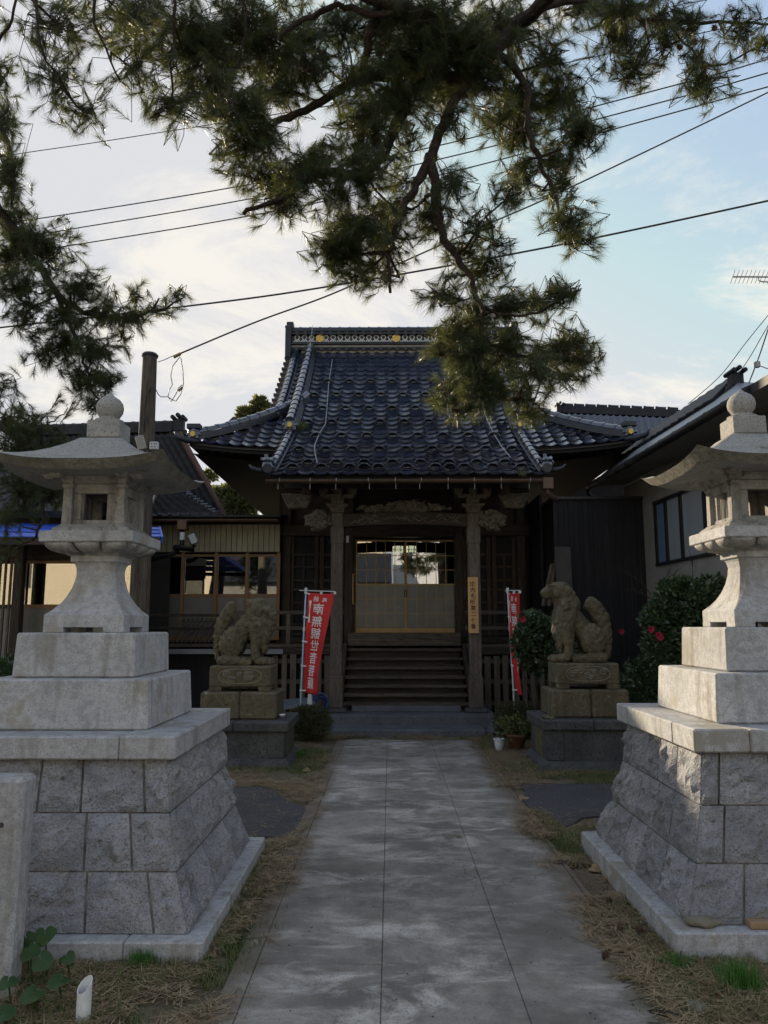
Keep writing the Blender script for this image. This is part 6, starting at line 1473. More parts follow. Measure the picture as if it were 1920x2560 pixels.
P1.limb(pl((1165, 200, 5.6), (1020, 185, 5.7), (900, 200, 5.8), (835, 235, 5.8), (742, 285, 5.8), (660, 325, 5.8), (600, 372, 5.8), (545, 402, 5.8)), 0.06, 0.013)
P1.limb(pl((1235, 125, 5.55), (1080, 50, 5.3), (930, 35, 5.2), (850, 18, 5.2), (740, 55, 5.2), (700, 95, 5.2)), 0.035, 0.015)
P1.limb(pl((955, -40, 5.2), (935, 50, 5.3), (922, 110, 5.4), (905, 205, 5.6)), 0.045, 0.03)
P1.limb(pl((1040, 190, 5.7), (985, 330, 5.7), (920, 425, 5.7), (800, 432, 5.7), (745, 455, 5.7), (700, 500, 5.65), (607, 536, 5.6)), 0.05, 0.016)
P1.limb(pl((1235, 125, 5.55), (1310, 200, 5.6), (1320, 320, 5.6), (1342, 392, 5.6), (1372, 455, 5.6), (1400, 540, 5.6), (1422, 610, 5.6)), 0.035, 0.009)
P1.limb(pl((1330, 30, 5.4), (1460, 0, 5.5), (1570, 35, 5.6), (1610, 48, 5.6), (1700, 55, 5.7), (1850, 58, 5.7), (1960, 58, 5.8)), 0.03, 0.008)
P1.limb(pl((1650, 50, 5.65), (1715, 110, 5.7), (1762, 175, 5.7)), 0.012, 0.006)
P1.limb(pl((1080, 50, 5.3), (800, -50, 5.0), (500, -70, 5.0), (200, -60, 5.2)), 0.05, 0.025)
for tw in ([(430, -60, 5.0), (432, 130, 5.2), (425, 262, 5.4)], [(240, -60, 5.1), (238, 60, 5.2), (300, 200, 5.4)], [(85, -60, 5.2), (102, 110, 5.3), (150, 200, 5.4)], [(600, -60, 5.0), (610, 90, 5.2), (560, 230, 5.4)], [(0, 100, 5.4), (40, 0, 5.3), (60, -60, 5.3)],
           [(1200, 765, 5.55), (1290, 790, 5.55), (1380, 762, 5.5), (1435, 722, 5.5)], [(1205, 840, 5.5), (1290, 895, 5.55), (1400, 885, 5.6), (1470, 905, 5.6)], [(1145, 650, 5.6), (1200, 560, 5.55), (1240, 570, 5.5)], [(1168, 685, 5.6), (1130, 690, 5.5), (1105, 718, 5.5)],
           [(1076, 490, 5.6), (1030, 520, 5.6), (960, 500, 5.7)], [(836, 240, 5.8), (850, 300, 5.8), (838, 340, 5.8)]):
    P1.limb(pl(*tw), 0.014, 0.006)
CL = [  # px, py, rx, ry, density
 (330,50,150,80,.9),(150,70,120,80,.55),(480,110,130,110,1),(620,90,140,110,1),(540,220,90,90,.9),(430,270,100,70,.45),(330,170,100,80,.4),(150,200,70,110,.45),(210,280,60,50,.7),
 (600,285,85,80,1),(700,225,90,60,.8),(650,345,80,60,.9),(555,355,60,40,.4),(760,95,90,80,1),(700,160,80,60,1),(860,70,60,60,1),(780,180,60,55,.9),(680,440,90,60,1),(770,440,80,50,1.2),(700,510,80,55,1),(800,400,80,50,.8),(845,500,60,45,.7),(610,420,50,40,.7),
 (930,330,75,110,1),(915,440,60,70,1),(960,60,100,80,1),(1060,60,120,80,1.1),(1000,150,110,80,1.1),(1150,120,120,90,1.2),(1260,80,110,80,1.2),(1100,225,130,60,1.1),(1000,250,100,60,1),(1190,200,90,60,1.1),(1020,340,60,60,.5),(1130,310,60,55,.5),(870,200,60,60,.7),(880,300,50,60,.8),
 (870,640,85,55,1.1),(830,620,50,60,1.1),(960,600,80,65,1),(900,565,90,50,1),(990,535,70,50,1),(880,695,70,35,.7),(965,685,50,45,.7),(1000,450,60,50,.45),
 (1290,270,85,90,1.2),(1400,240,80,90,1.1),(1445,330,70,60,1.1),(1300,340,60,60,.8),(1310,440,60,55,.9),(1275,490,45,40,.8),(1400,470,45,60,.9),(1420,560,60,45,1),(1445,605,50,40,1),(1385,400,50,50,.8),(1240,300,50,50,.6),(1370,150,60,60,.8),
 (1540,90,60,90,1),(1580,185,50,45,1),(1640,60,75,50,.9),(1720,70,60,45,.6),(1760,205,60,45,1.1),(1740,150,40,40,.8),(1850,90,65,45,.6),(1905,110,35,40,.7),(1660,120,50,45,.9),(1560,25,80,40,.9),(1450,20,80,45,1),(1850,40,50,25,.4),
 (1130,470,50,50,.8),(1080,545,60,60,1),(1190,560,60,40,.6),(1240,610,50,40,.5),(1160,625,60,50,.7),(1210,680,75,40,.9),(1120,745,60,40,.8),(1185,795,60,55,1.1),(1270,765,75,38,1.2),(1345,760,65,38,1.2),(1405,735,38,38,1),(1130,830,50,45,1),(1170,900,60,60,1.3),(1140,980,50,48,1.3),(1210,960,60,65,1.3),(1260,880,65,60,1.1),(1300,1000,50,45,1.1),(1400,880,80,50,1.3),(1455,900,50,45,1.2),(1410,940,60,30,.7),(1340,930,50,40,.9),(1150,1025,40,22,.9),(1325,1035,40,22,.9),(1110,880,40,40,.7)]
for (x, y, rx, ry, de) in CL: P1.cluster(x, y, rx, ry, YC + P1.rg.uniform(-0.32, 0.45), de * 1.1)
P1.finish(pine, 88, 0.115, 0.0025)
# cones on the twigs at upper right
def cone_obj(name, c, r, parent=None, seed=0):
    m = MB(); rs = random.Random(seed); m.lathe(c.x, c.y, [(0.2 * r, c.z - r), (0.7 * r, c.z - 0.7 * r), (0.85 * r, c.z - 0.1 * r), (0.6 * r, c.z + 0.6 * r), (0.1 * r, c.z + r)], 8)
    for k in range(26):
        t = k * 2.4; h = -0.8 + 1.6 * k / 26; rr_ = r * 0.8 * math.sqrt(max(0.05, 1 - h * h)); p = Vector((c.x + rr_ * math.cos(t), c.y + rr_ * math.sin(t), c.z + h * r)); d = Vector((math.cos(t), math.sin(t), 0.5)).normalized(); sd_ = Vector((-math.sin(t), math.cos(t), 0))
        m.add([p - sd_ * r * .25, p + sd_ * r * .25, p + d * r * .4 + sd_ * r * .15, p + d * r * .4 - sd_ * r * .15], [(0, 1, 2, 3)])
    return m.build(name, cone_m, parent)
for k, (x, y) in enumerate(((1786, 70), (1853, 72), (1736, 105), (1700, 118))): cone_obj('pine_cone', at(x, y, 5.65), 0.024, pine, k)

YL2 = 7.0
pine2 = empty('pine_tree', (-5.4, 6.6, 0)); tag(pine2, 'black pine at the left edge whose branches reach in behind the left lantern', 'pine tree', 'pines overhanging the precinct')
T = MB(); T.tube([(-5.4, 6.6, 0), (-5.3, 6.7, 1.5), (-5.1, 6.8, 3.0), (-5.0, 6.9, 4.6), (-4.8, 7.0, 6.2), (-4.7, 7.0, 8.0)], [0.28, 0.23, 0.2, 0.17, 0.13, 0.06], 14); T.build('trunk', bark, pine2, smooth=True)
P2 = Pine(8)
P2.limb([(-5.0, 6.9, 4.6)] + pl((-90, 480, 7.0), (20, 565, 7.0), (62, 625, 7.0), (112, 690, 7.0), (172, 762, 7.0), (262, 792, 7.0), (380, 782, 7.0), (455, 742, 7.0)), 0.07, 0.008)
P2.limb(pl((120, 700, 7.0), (180, 820, 7.0), (208, 905, 7.0), (232, 985, 7.0)), 0.025, 0.007)
P2.limb([(-5.1, 6.8, 5.2)] + pl((-100, 250, 7.0), (-10, 300, 7.0), (30, 400, 7.0), (30, 520, 7.0)), 0.045, 0.012)
P2.limb([(-5.1, 6.8, 3.2)] + pl((-120, 1010, 8.0), (20, 1080, 8.0), (90, 1170, 8.0), (110, 1280, 8.0), (80, 1350, 8.0)), 0.05, 0.012)
P2.limb(pl((20, 1080, 8.0), (100, 1065, 8.0), (150, 1040, 8.0), (170, 1010, 8.0)), 0.010, 0.004)
for (x, y, rx, ry, de) in [(0,190,35,60,.9),(8,300,45,80,1),(18,440,45,90,1),(30,560,55,75,1),(20,650,55,60,1.1),(90,600,70,45,.9),(50,720,70,60,.9),(125,640,65,55,1),(60,790,60,50,.5),(200,722,70,45,1),(250,785,70,42,1),(315,792,60,36,.9),(385,772,55,30,.7),(445,742,35,26,.6),(335,740,26,22,.5),
    (145,790,70,60,.7),(180,862,70,55,1),(115,880,60,55,.6),(235,885,55,50,1),(200,945,50,45,1.1),(252,955,42,42,1.1),(232,1010,36,28,.8),(302,850,36,36,.5),(290,960,30,30,.4)]: P2.cluster(x, y, rx, ry, YL2 + P2.rg.uniform(-0.3, 0.3), de * 1.3)
for (x, y, rx, ry, de) in [(10,960,40,40,.8),(25,1050,60,45,1),(80,1085,70,45,1),(35,1130,60,50,1.1),(105,1150,80,50,1.1),(60,1230,85,65,1.2),(130,1225,55,50,1.0),(25,1300,40,40,.5),(20,1385,40,40,.35)]: P2.cluster(x, y, rx, ry, 8.0 + P2.rg.uniform(-0.3, 0.3), de * 1.4)
P2.sprig(pl((150, 1060, 8.0), (172, 1030, 8.0), (182, 1005, 8.0)), 1.2); P2.sprig(pl((95, 1060, 8.0), (130, 1020, 8.0), (150, 985, 8.0)), 1.0); P2.sprig(pl((335, 770, 7.0), (340, 735, 7.0), (345, 715, 7.0)), 1)
P2.finish(pine2, 84, 0.115, 0.0028)

# ================================================================== SHRUBS, TREES, PLANTS
def leaves(rg, centers, ll, lw, outward=None, up=0.3):
    n = len(centers); c = np.asarray(centers); d = rg.normal(size=(n, 3)); 
    if outward is not None: d = d * 0.7 + outward
    d[:, 2] += up; d /= np.linalg.norm(d, axis=1)[:, None]; s_ = np.cross(d, rg.normal(size=(n, 3))); s_ /= np.linalg.norm(s_, axis=1)[:, None] + 1e-9
    nn = np.cross(d, s_); L = ll * rg.uniform(0.7, 1.2, n)[:, None]; W = lw * rg.uniform(0.7, 1.2, n)[:, None]
    V = np.stack([c, c + d * L * .45 + s_ * W / 2 + nn * W * .12, c + d * L - nn * L * 0.08, c + d * L * .45 - s_ * W / 2 + nn * W * .12], 1)
    i = np.arange(n)[:, None] * 4; F_ = np.concatenate([i + np.array([[0, 1, 2]]), i + np.array([[0, 2, 3]])], 1).reshape(-1, 3)
    return V.reshape(-1, 3), F_
def shrub(name, base, lobes, n, ll, lw, mat, label, cat, seed, stem_n=6, group=None, flowers=0):
    rg = np.random.default_rng(seed); root = empty(name, base); tag(root, label, cat, group); base = np.array(base)
    C = []; O = []; w_ = np.array([l[1][0] * l[1][1] * l[1][2] for l in lobes]) ** 0.66; w_ /= w_.sum()
    for (c, r), ww in zip(lobes, w_):
        k = int(n * ww); v = rg.normal(size=(k, 3)); v /= np.linalg.norm(v, axis=1)[:, None]; rad = 1 - 0.55 * rg.random(k) ** 2.0
        wob = np.array([1 + 0.22 * mnoise.noise(Vector((q * 2.1 + seed).tolist())) for q in v])
        p = np.array(c) + v * np.array(r) * (rad * wob)[:, None]; keep = p[:, 2] > 0.02; C.append(p[keep]); O.append(v[keep])
    C = np.concatenate(C); O = np.concatenate(O); V, F_ = leaves(rg, C, ll, lw, O)
    raw_mesh('foliage', V, F_, mat, root)
    m = MB()
    for k in range(stem_n):
        e = C[rg.integers(len(C))]; a = Vector(base.tolist()) + Vector((rg.normal(0, .03), rg.normal(0, .03), 0)); b = Vector(e.tolist()); mid = a.lerp(b, .5) + Vector((rg.normal(0, .05), rg.normal(0, .05), .05)); m.tube([a, mid, b], [0.014, 0.009, 0.004], 5)
    m.build('stems', twig_m, root)
    for k in range(flowers):
        i = None
        for _ in range(60):
            j = rg.integers(len(C))
            if O[j][1] < -0.55: i = j; break
        if i is None: continue
        p = Vector(C[i].tolist()) + Vector((0, -0.04, 0)); flower(p, root, k)
    return root
def flower(p, root, k):
    f = MB(); rs = random.Random(k + 77)
    for q in range(9):
        t = q * 2.4; r_ = 0.045 if q < 5 else 0.03; d = Vector((math.cos(t), -0.35 - 0.3 * (q >= 5), math.sin(t))).normalized(); s_ = d.cross(Vector((0, 1, 0))).normalized()
        f.add([p, p + d * r_ * .7 + s_ * r_ * .55, p + d * r_ * 1.1, p + d * r_ * .7 - s_ * r_ * .55], [(0, 1, 2, 3)])
    f.build('flower', flower_m, root, fixn=False)
c = at(772, 1790, 11.1)
shrub('azalea_shrub', (c.x, 11.1, 0), [((c.x, 11.1, 0.24), (0.31, 0.30, 0.25)), ((c.x - 0.1, 11.05, 0.3), (0.2, 0.2, 0.16))], 6500, 0.038, 0.016, azalea_m, 'rounded clipped azalea bush left of the stone steps', 'shrub', 1, group='azaleas beside the steps')
c = at(1300, 1785, 11.3)
shrub('azalea_shrub', (c.x, 11.3, 0), [((c.x - .05, 11.3, 0.25), (0.33, 0.30, 0.27)), ((c.x + 0.18, 11.3, 0.22), (0.22, 0.25, 0.2))], 6500, 0.038, 0.016, azalea_m, 'rounded dark azalea bush right of the stone steps', 'shrub', 2, group='azaleas beside the steps')
def lob(l, Y): return [((at(x, y, Y + dy).x, Y + dy, at(x, y, Y + dy).z), (rx * Y / 1920, 0.75 * (rx + ry) / 2 * Y / 1920, ry * Y / 1920)) for x, y, rx, ry, dy in l]
Yc = 10.9
ca_ = shrub('camellia_bush', (at(1345, 1700, Yc).x, Yc, 0), lob([(1345, 1580, 50, 45, 0), (1310, 1610, 30, 40, -.1), (1350, 1640, 50, 45, 0), (1330, 1555, 30, 25, .1), (1400, 1600, 40, 70, .3)], Yc), 4200, 0.075, 0.04, camellia_m, 'glossy camellia bush with red flowers behind the banner and right statue', 'shrub', 3, group='camellias right of the hall')
for k, (x, y) in enumerate(((1307, 1549), (1391, 1571), (1553, 1579))): flower(at(x, y, Yc - 0.45 if x < 1500 else Yc), ca_, k)
Yc = 9.9
cb_ = shrub('camellia_bush', (at(1725, 1700, Yc).x, Yc, 0), lob([(1720, 1510, 85, 60, 0), (1650, 1560, 45, 50, 0), (1660, 1620, 50, 45, -.1), (1740, 1590, 70, 60, 0), (1700, 1470, 50, 25, .1), (1790, 1500, 60, 60, .2), (1620, 1720, 60, 60, .4)], Yc), 8000, 0.075, 0.04, camellia_m, 'large camellia bush with pink flowers beside the right lantern', 'shrub', 4, 10, group='camellias right of the hall')
for k, (x, y) in enumerate(((1627, 1574), (1646, 1588), (1650, 1593))): flower(at(x, y, Yc - 0.35), cb_, k + 9)
# bare shrub
br = empty('bare_shrub', (at(1700, 1600, 10.4).x, 10.4, 0)); tag(br, 'leafless branching shrub in front of the black shed', 'shrub')
rs = random.Random(2); m = MB()
def twig(a, b, r, n):
    m.tube([at(*a, 10.4), at((a[0] + b[0]) / 2 + rs.uniform(-5, 5), (a[1] + b[1]) / 2 + rs.uniform(-5, 5), 10.4), at(*b, 10.4)], [r, r * .8, r * .5], 5)
    if n:
        for _ in range(3):
            t = rs.uniform(.4, 1); s0_ = (a[0] + (b[0] - a[0]) * t, a[1] + (b[1] - a[1]) * t); twig(s0_, (s0_[0] + (b[0] - a[0]) * .45 + rs.uniform(-18, 18), s0_[1] + (b[1] - a[1]) * .45 + rs.uniform(-18, 12)), r * .55, n - 1)
twig((1700, 1620), (1640, 1505), 0.012, 0); twig((1640, 1505), (1590, 1478), 0.009, 2); twig((1640, 1505), (1585, 1440), 0.008, 2); twig((1640, 1505), (1675, 1440), 0.008, 2); twig((1700, 1620), (1740, 1440), 0.010, 2)
m.build('branches', twig_m, br, fixn=False)
def tree(base, lobes, n, ll, lw, label, seed):
    o = shrub('tree', base, lobes, n, ll, lw, tree_m, label, 'tree', seed, 14, 'trees behind the hall')
    h = max(l[0][2] for l in lobes); MB().tube([base, (base[0] + .1, base[1], h * .5), (base[0], base[1], h)], [0.22, 0.16, 0.05], 8).build('trunk', bark, o, smooth=True)
Yt = 24
tree((at(570, 1300, Yt).x, Yt, 0), lob([(575, 1275, 45, 60, 0), (545, 1250, 25, 30, 0), (610, 1285, 30, 45, 0), (590, 1230, 25, 25, 0), (520, 1190, 20, 12, 0)], Yt), 6000, 0.16, 0.08, 'backlit bushy tree in the gap between left wing and hall', 21)
Yt = 30
tree((at(620, 1100, Yt).x, Yt, 0), lob([(622, 1040, 28, 22, 0), (650, 1020, 22, 26, 0), (605, 1058, 20, 12, 0), (640, 1080, 40, 30, 0)], Yt), 3500, 0.2, 0.1, 'treetop showing over the left hip of the hall roof', 22)
# dark undergrowth at left behind the lantern, and far right
c = at(10, 1680, 10.8); shrub('low_shrub', (c.x, 10.8, 0), [((c.x, 10.8, 0.7), (0.45, 0.4, 0.45))], 2500, 0.08, 0.045, camellia_m, 'dark green shrub at the left edge in front of the far-left house', 'shrub', 31)
c = at(1640, 1700, 11.5); shrub('low_shrub', (c.x, 11.5, 0), [((c.x, 11.5, 0.6), (0.6, 0.4, 0.6))], 2500, 0.08, 0.045, camellia_m, 'dark undergrowth between the right statue and the right lantern', 'shrub', 32)
# small grass tuft growing on the roof beside the left descending ridge
rg = np.random.default_rng(3); c = np.array(on_roof(-1.9, 13.75, 0.08)); V, F_ = leaves(rg, c + rg.normal(0, 0.025, (90, 3)), 0.16, 0.012, None, 0.9); o = raw_mesh('roof_weed', V, F_, grass_m); tag(o, 'tuft of weed growing on the roof tiles by the left ridge', 'weed')
c = np.array((at(1305, 1190, 11.7).x, 11.68, zr(YE) + 0.0)); V, F_ = leaves(rg, c + rg.normal(0, 0.02, (60, 3)), 0.07, 0.012, None, 0.9); o = raw_mesh('gutter_weed', V, F_, grass_m); tag(o, 'tuft of weed growing from the right end of the porch gutter', 'weed')

# butterbur leaves by the stone post
def round_leaf(c, r, tilt, seed):
    rs = random.Random(seed); vs = [Vector((0, 0, -0.12 * r))]; n = 18
    for ring in (0.5, 1.0):
        for k in range(n):
            t = 0.10 + (2 * math.pi - 0.2) * k / (n - 1); rr_ = r * ring * (1 + 0.05 * math.sin(3 * t + seed) + 0.03 * math.sin(11 * t)) * (1 - 0.35 * math.exp(-((min(t, 6.283 - t)) / 0.22) ** 2)); vs.append(Vector((rr_ * math.cos(t), rr_ * math.sin(t), 0.16 * r * math.sin(2 * t + seed) * ring - 0.22 * r * ring * ring + 0.03 * r * rs.uniform(-1, 1))))
    fs = [(0, 1 + k, 2 + k) for k in range(n - 1)] + [(1 + k, 1 + n + k, 2 + n + k, 2 + k) for k in range(n - 1)]
    Mx = Matrix.Translation(c) @ Matrix.Rotation(tilt, 4, 'X') @ Matrix.Rotation(rs.uniform(-0.9, 0.9) + 1.57, 4, 'Z'); return [Mx @ v for v in vs], fs
bb = empty('butterbur_plant', (-1.45, 3.75, 0)); tag(bb, 'butterbur plant with large round green leaves by the stone post', 'plant')
for k, (px, py, Y, r, tl) in enumerate(((112, 2335, 3.74, .062, .75), (66, 2348, 3.78, .052, .9), (74, 2378, 3.66, .056, .6), (104, 2402, 3.62, .058, .8), (168, 2392, 3.68, .045, .5), (146, 2448, 3.5, .055, .3), (82, 2482, 3.42, .062, .35), (20, 2452, 3.45, .05, .4), (8, 2530, 3.3, .06, .4))):
    c = at(px, py, Y); vs, fs = round_leaf(c, r * 0.78, tl, k); MB().add(vs, fs).build('leaf', butterbur_m, bb, smooth=True, fixn=False)
    MB().tube([(c.x + 0.01, c.y + 0.03, 0.0), (c.x, c.y + 0.01, max(0.01, c.z - 0.015))], 0.004, 5).build('stalk', butterbur_m, bb)

# ================================================================== FOREGROUND OBJECTS
# stone post at the left edge
c1 = at(30, 2425, 3.62); ptop = at(70, 1945, 3.62).z
post = MB(); cx0 = c1.x - 0.16
rg_ = [[(cx0 - 0.16, 3.62, z), (cx0 + 0.16 - 0.012 * (1 - z), 3.62, z), (cx0 + 0.16 - 0.012 * (1 - z), 3.76, z), (cx0 - 0.16, 3.76, z)] for z in (-0.05, 0.3, 0.6, ptop - 0.02, ptop)]
post.loft(rg_); o = post.build('stone_post', granite, bevel=0.02); tag(o, 'square rough granite post at the left edge in front of the left lantern', 'stone post')
MB().tube([at(3, 2063, 3.615), at(3, 2063, 3.64)], 0.012, 8).build('drilled_hole', black_metal, o)
# obliquely cut white pipe
c = at(200, 2565, 3.36); cz = at(205, 2470, 3.36).z; n = 20; ro_, ri_ = 0.029, 0.0255; cxp, cyp = c.x, 3.39
V = []; F_ = []
for r_, top in ((ro_, 0), (ro_, 1), (ri_, 1), (ri_, 0)):
    for k in range(n):
        t = 2 * math.pi * k / n; V.append((cxp + r_ * math.cos(t), cyp + r_ * math.sin(t), (cz + 0.014 * math.cos(t) + 0.022 * math.sin(t)) if top else -0.02))
for a in range(3):
    for k in range(n): F_.append((a * n + k, a * n + (k + 1) % n, (a + 1) * n + (k + 1) % n, (a + 1) * n + k))
o = MB().add(V, F_).build('plastic_pipe', pvc); smooth_by_angle(o, 0.7); tag(o, 'white plastic pipe cut at a slant, standing in the grass at lower left', 'pipe')
# loose stones, cones, leaves, stick, litter
def stone(px, py, Y, r, label, seed, mat=rock_m):
    p = at(px, py, Y); rs = random.Random(seed); me = blob_mesh('loose_stone', [('e', (0, 0, 0), (r, r * .7, r * .55)), ('e', (r * .3, 0, r * .1), (r * .7, r * .6, r * .5))], r / 7, mat, 1, r * .25, r * .7)
    o = inst('loose_stone', me, Matrix.Translation((p.x, p.y, max(0.0, r * .25))) @ Matrix.Rotation(rs.uniform(0, 6), 4, 'Z')); tag(o, label, 'stone', 'loose stones on the ground')
def gy_(px, py):                                          # depth where the sight line meets the ground
    d = at(px, py, 1.0) - Vector((0, 0, CAM_H)); return -CAM_H / d.z
for k, (px, py, r, lb) in enumerate(((1745, 2535, .055, 'angular stone on the needle litter at the lower right'), (1680, 2412, .045, 'pale flat stone at the corner of the right lantern plinth'), (1730, 2402, .05, 'brown flat stone in front of the right lantern plinth'), (18, 2500, .06, 'grey stone among the leaves at the lower left corner'), (1290, 1948, .03, 'small stone in the grass near the right pedestal'), (1295, 1890, .04, 'rounded stone below the potted plant'))):
    stone(px, py, gy_(px, py), r, lb, k)
for k, (px, py, lb) in enumerate(((1522, 2335, 'pine cone lying on the path edge beside the right kerb'), (1552, 2345, 'pine cone in the dry needles beside the right kerb'), (1524, 2270, 'pine cone in the dry needles furthest along the right kerb'), (1515, 2412, 'reddish cone lying alone on the concrete path'), (85, 2530, 'pine cone in the litter at the lower left'), (1600, 2345, 'pine cone nearest to the right lantern plinth'))):
    Y = gy_(px, py); p = at(px, py, Y); o = cone_obj('pine_cone', Vector((p.x, p.y, 0.04)), 0.02, None, k); tag(o, lb, 'pine cone', 'pine cones on the ground')
for k, (px, py, lb) in enumerate(((765, 1930, 'large dry leaf on the grass right of the left pedestal'), (1490, 2180, 'curled dry leaf beside the far part of the right kerb'), (1310, 2000, 'dry leaf at the edge of the right asphalt patch'), (1225, 1838, 'dry leaf at the right end of the stone steps'))):
    Y = gy_(px, py); p = at(px, py, Y); vs, fs = round_leaf(Vector((p.x, p.y, 0.03)), 0.05, 0.25, k + 3); o = MB().add(vs, fs).build('dry_leaf', dryleaf, smooth=True, fixn=False); tag(o, lb, 'leaf', 'dry leaves on the ground')
Y = gy_(1650, 2545); a = at(1626, 2545, gy_(1626, 2545)); b = at(1730, 2580, gy_(1730, 2580)); o = MB().tube([a + Vector((0, 0, .02)), a.lerp(b, .5) + Vector((0, 0.02, .03)), b + Vector((0, 0, .02))], [0.012, 0.014, 0.016], 8).build('fallen_stick', bark, smooth=True); tag(o, 'dark fallen stick lying across the lower right path edge', 'stick')
p = at(1828, 2395, gy_(1828, 2395)); me = blob_mesh('crumpled_plastic', [('e', (random.uniform(-.03, .03), random.uniform(-.03, .03), random.uniform(0, .04)), (.025, .02, .02)) for _ in range(8)], 0.008, paper, 0, 0.02, 0.02); o = inst('crumpled_plastic', me, Matrix.Translation((p.x, p.y, 0.02))); tag(o, 'crumpled white plastic scrap in front of the right lantern plinth', 'litter')
for f in o.data.polygons: f.use_smooth = False
# potted plants near the right pedestal
Yp = 10.35
c = at(1248, 1880, Yp); rs_ = 0.062
o = MB().lathe(c.x, Yp, [(0.045, 0.0), (0.066, 0.135), (0.074, 0.137), (0.074, 0.15), (0.064, 0.15), (0.055, 0.05)], 20).build('white_pot', pvc, smooth=True); smooth_by_angle(o, .6); tag(o, 'small empty white plastic flower pot beside the path', 'pot')
c = at(1288, 1880, Yp); po = empty('potted_plant', (c.x, Yp + .05, 0)); tag(po, 'straggly plant in a terracotta pot beside the right pedestal', 'potted plant')
MB().lathe(c.x + .03, Yp + .05, [(0.085, 0.0), (0.125, 0.17), (0.138, 0.172), (0.138, 0.20), (0.12, 0.20), (0.11, 0.1)], 20).build('pot', terracotta, po, smooth=True)
rg = np.random.default_rng(41); V, F_ = leaves(rg, np.array([c.x + .02, Yp + .02, 0.30]) + rg.normal(0, 1, (420, 3)) * np.array([0.13, 0.09, 0.07]), 0.06, 0.03); raw_mesh('foliage', V, F_, grass_m, po)
m = MB()
for k in range(12): m.tube([(c.x + .03, Yp + .05, .18), (c.x + rg.normal(0, .09), Yp + rg.normal(0, .05), .32), (c.x + rg.normal(0, .17), Yp + rg.normal(0, .08), .42)], [.006, .005, .003], 5)
m.build('stems', twig_m, po)
# bucket stand with hoses behind the left banner
c = at(790, 1760, 12.4); hb = empty('hose_heap', (c.x, 12.4, 0)); tag(hb, 'coiled blue and dark hoses heaped behind the left banner', 'hose')
for k in range(5):
    r_ = 0.14 - 0.015 * k; pts = [(c.x + 0.05 + r_ * math.cos(t / 10 * 6.28 + k), 12.45 + 0.05 * k + 0.03 * math.sin(t), 0.27 + r_ + r_ * math.sin(t / 10 * 6.28 + k)) for t in range(11)]
    MB().tube(pts, 0.012, 6).build('hose', flat('blue_hose', (0.04, 0.09, 0.28), 0.4) if k % 2 == 0 else black_metal, hb, smooth=True)
pts = at(775, 1735, 12.3); o = MB().frustum(pts.x, 12.3, 0.1, 0.06, pts.z, 0.03, 0.05, 0.02).build('white_jug', pvc, bevel=0.015); tag(o, 'small pale plastic jug behind the azalea and left banner', 'jug')
o = MB().add([at(690, 1775, 12.2), at(790, 1760, 12.2), at(790, 1742, 13.2), at(690, 1750, 13.2)], [(0, 1, 2, 3)]).build('tin_sheet', metal_roof, fixn=False); so = o.modifiers.new('t', 'SOLIDIFY'); so.thickness = 0.012; tag(o, 'grey tin sheet lying on the ground behind the left pedestal', 'sheet')
p = at(708, 1787, 9.3); o = MB().lathe(p.x, 9.25, [(0.02, p.z - .02), (0.035, p.z + .012), (0.038, p.z + .012), (0.03, p.z - .005)], 14).build('offering_cup', pvc, smooth=True); tag(o, 'small white cup on the ledge of the left pedestal', 'cup')

# ================================================================== GRASS AND LITTER (uncountable)
rg = np.random.default_rng(12)
def scatter(boxes, dens):
    out = []
    for x0, x1, y0, y1, k in boxes:
        n = int((x1 - x0) * (y1 - y0) * dens * k); out.append(np.stack([rg.uniform(x0, x1, n), rg.uniform(y0, y1, n)], 1))
    return np.concatenate(out)
def blocked(p):
    b = np.zeros(len(p), bool)
    for x0, x1, y0, y1 in ((-1.835 - .93, -1.835 + .93, 3.94, 5.8), (2.315 - .93, 2.315 + .93, 3.99, 5.85), (-2.44, -1.13, 9.0, 10.15), (1.68, 2.95, 8.86, 10.0)): b |= (p[:, 0] > x0) & (p[:, 0] < x1) & (p[:, 1] > y0) & (p[:, 1] < y1)
    return b
def nz2(p, s_, o_): return np.array([mnoise.noise(Vector((x * s_, y * s_, o_))) for x, y in p])
def blades(P_, h, w, lean, name, mat, label, zoff=0.0):
    n = len(P_); a = rg.uniform(0, 6.28, n); hh = h * rg.uniform(0.4, 1.2, n); ln = lean * rg.uniform(0.2, 1.0, n)
    d = np.stack([np.cos(a), np.sin(a)], 1); s_ = np.stack([-np.sin(a), np.cos(a)], 1)
    V = np.zeros((n, 3, 3)); V[:, 0, :2] = P_ - s_ * w / 2; V[:, 1, :2] = P_ + s_ * w / 2; V[:, 2, :2] = P_ + d * ln[:, None]; V[:, 2, 2] = hh; V[:, :, 2] += zoff
    o = raw_mesh(name, V.reshape(-1, 3), np.arange(n * 3).reshape(-1, 3), mat); return tag(o, label, 'grass', kind='stuff')
def ragged(P_):                                           # thin out over the path, leaving an uneven overgrown edge
    e = 0.15 * nz2(P_, 1.7, 3.3) + 0.08 * nz2(P_, 6.0, 1.1) + 0.03 * nz2(P_, 25.0, 1.1)
    d = np.minimum(np.minimum(P_[:, 0] + 0.74, 1.12 - P_[:, 0]), 11.06 - P_[:, 1])     # how far in over the path
    return d - e < 0.15 - 0.28 * rg.random(len(P_)) ** 0.6
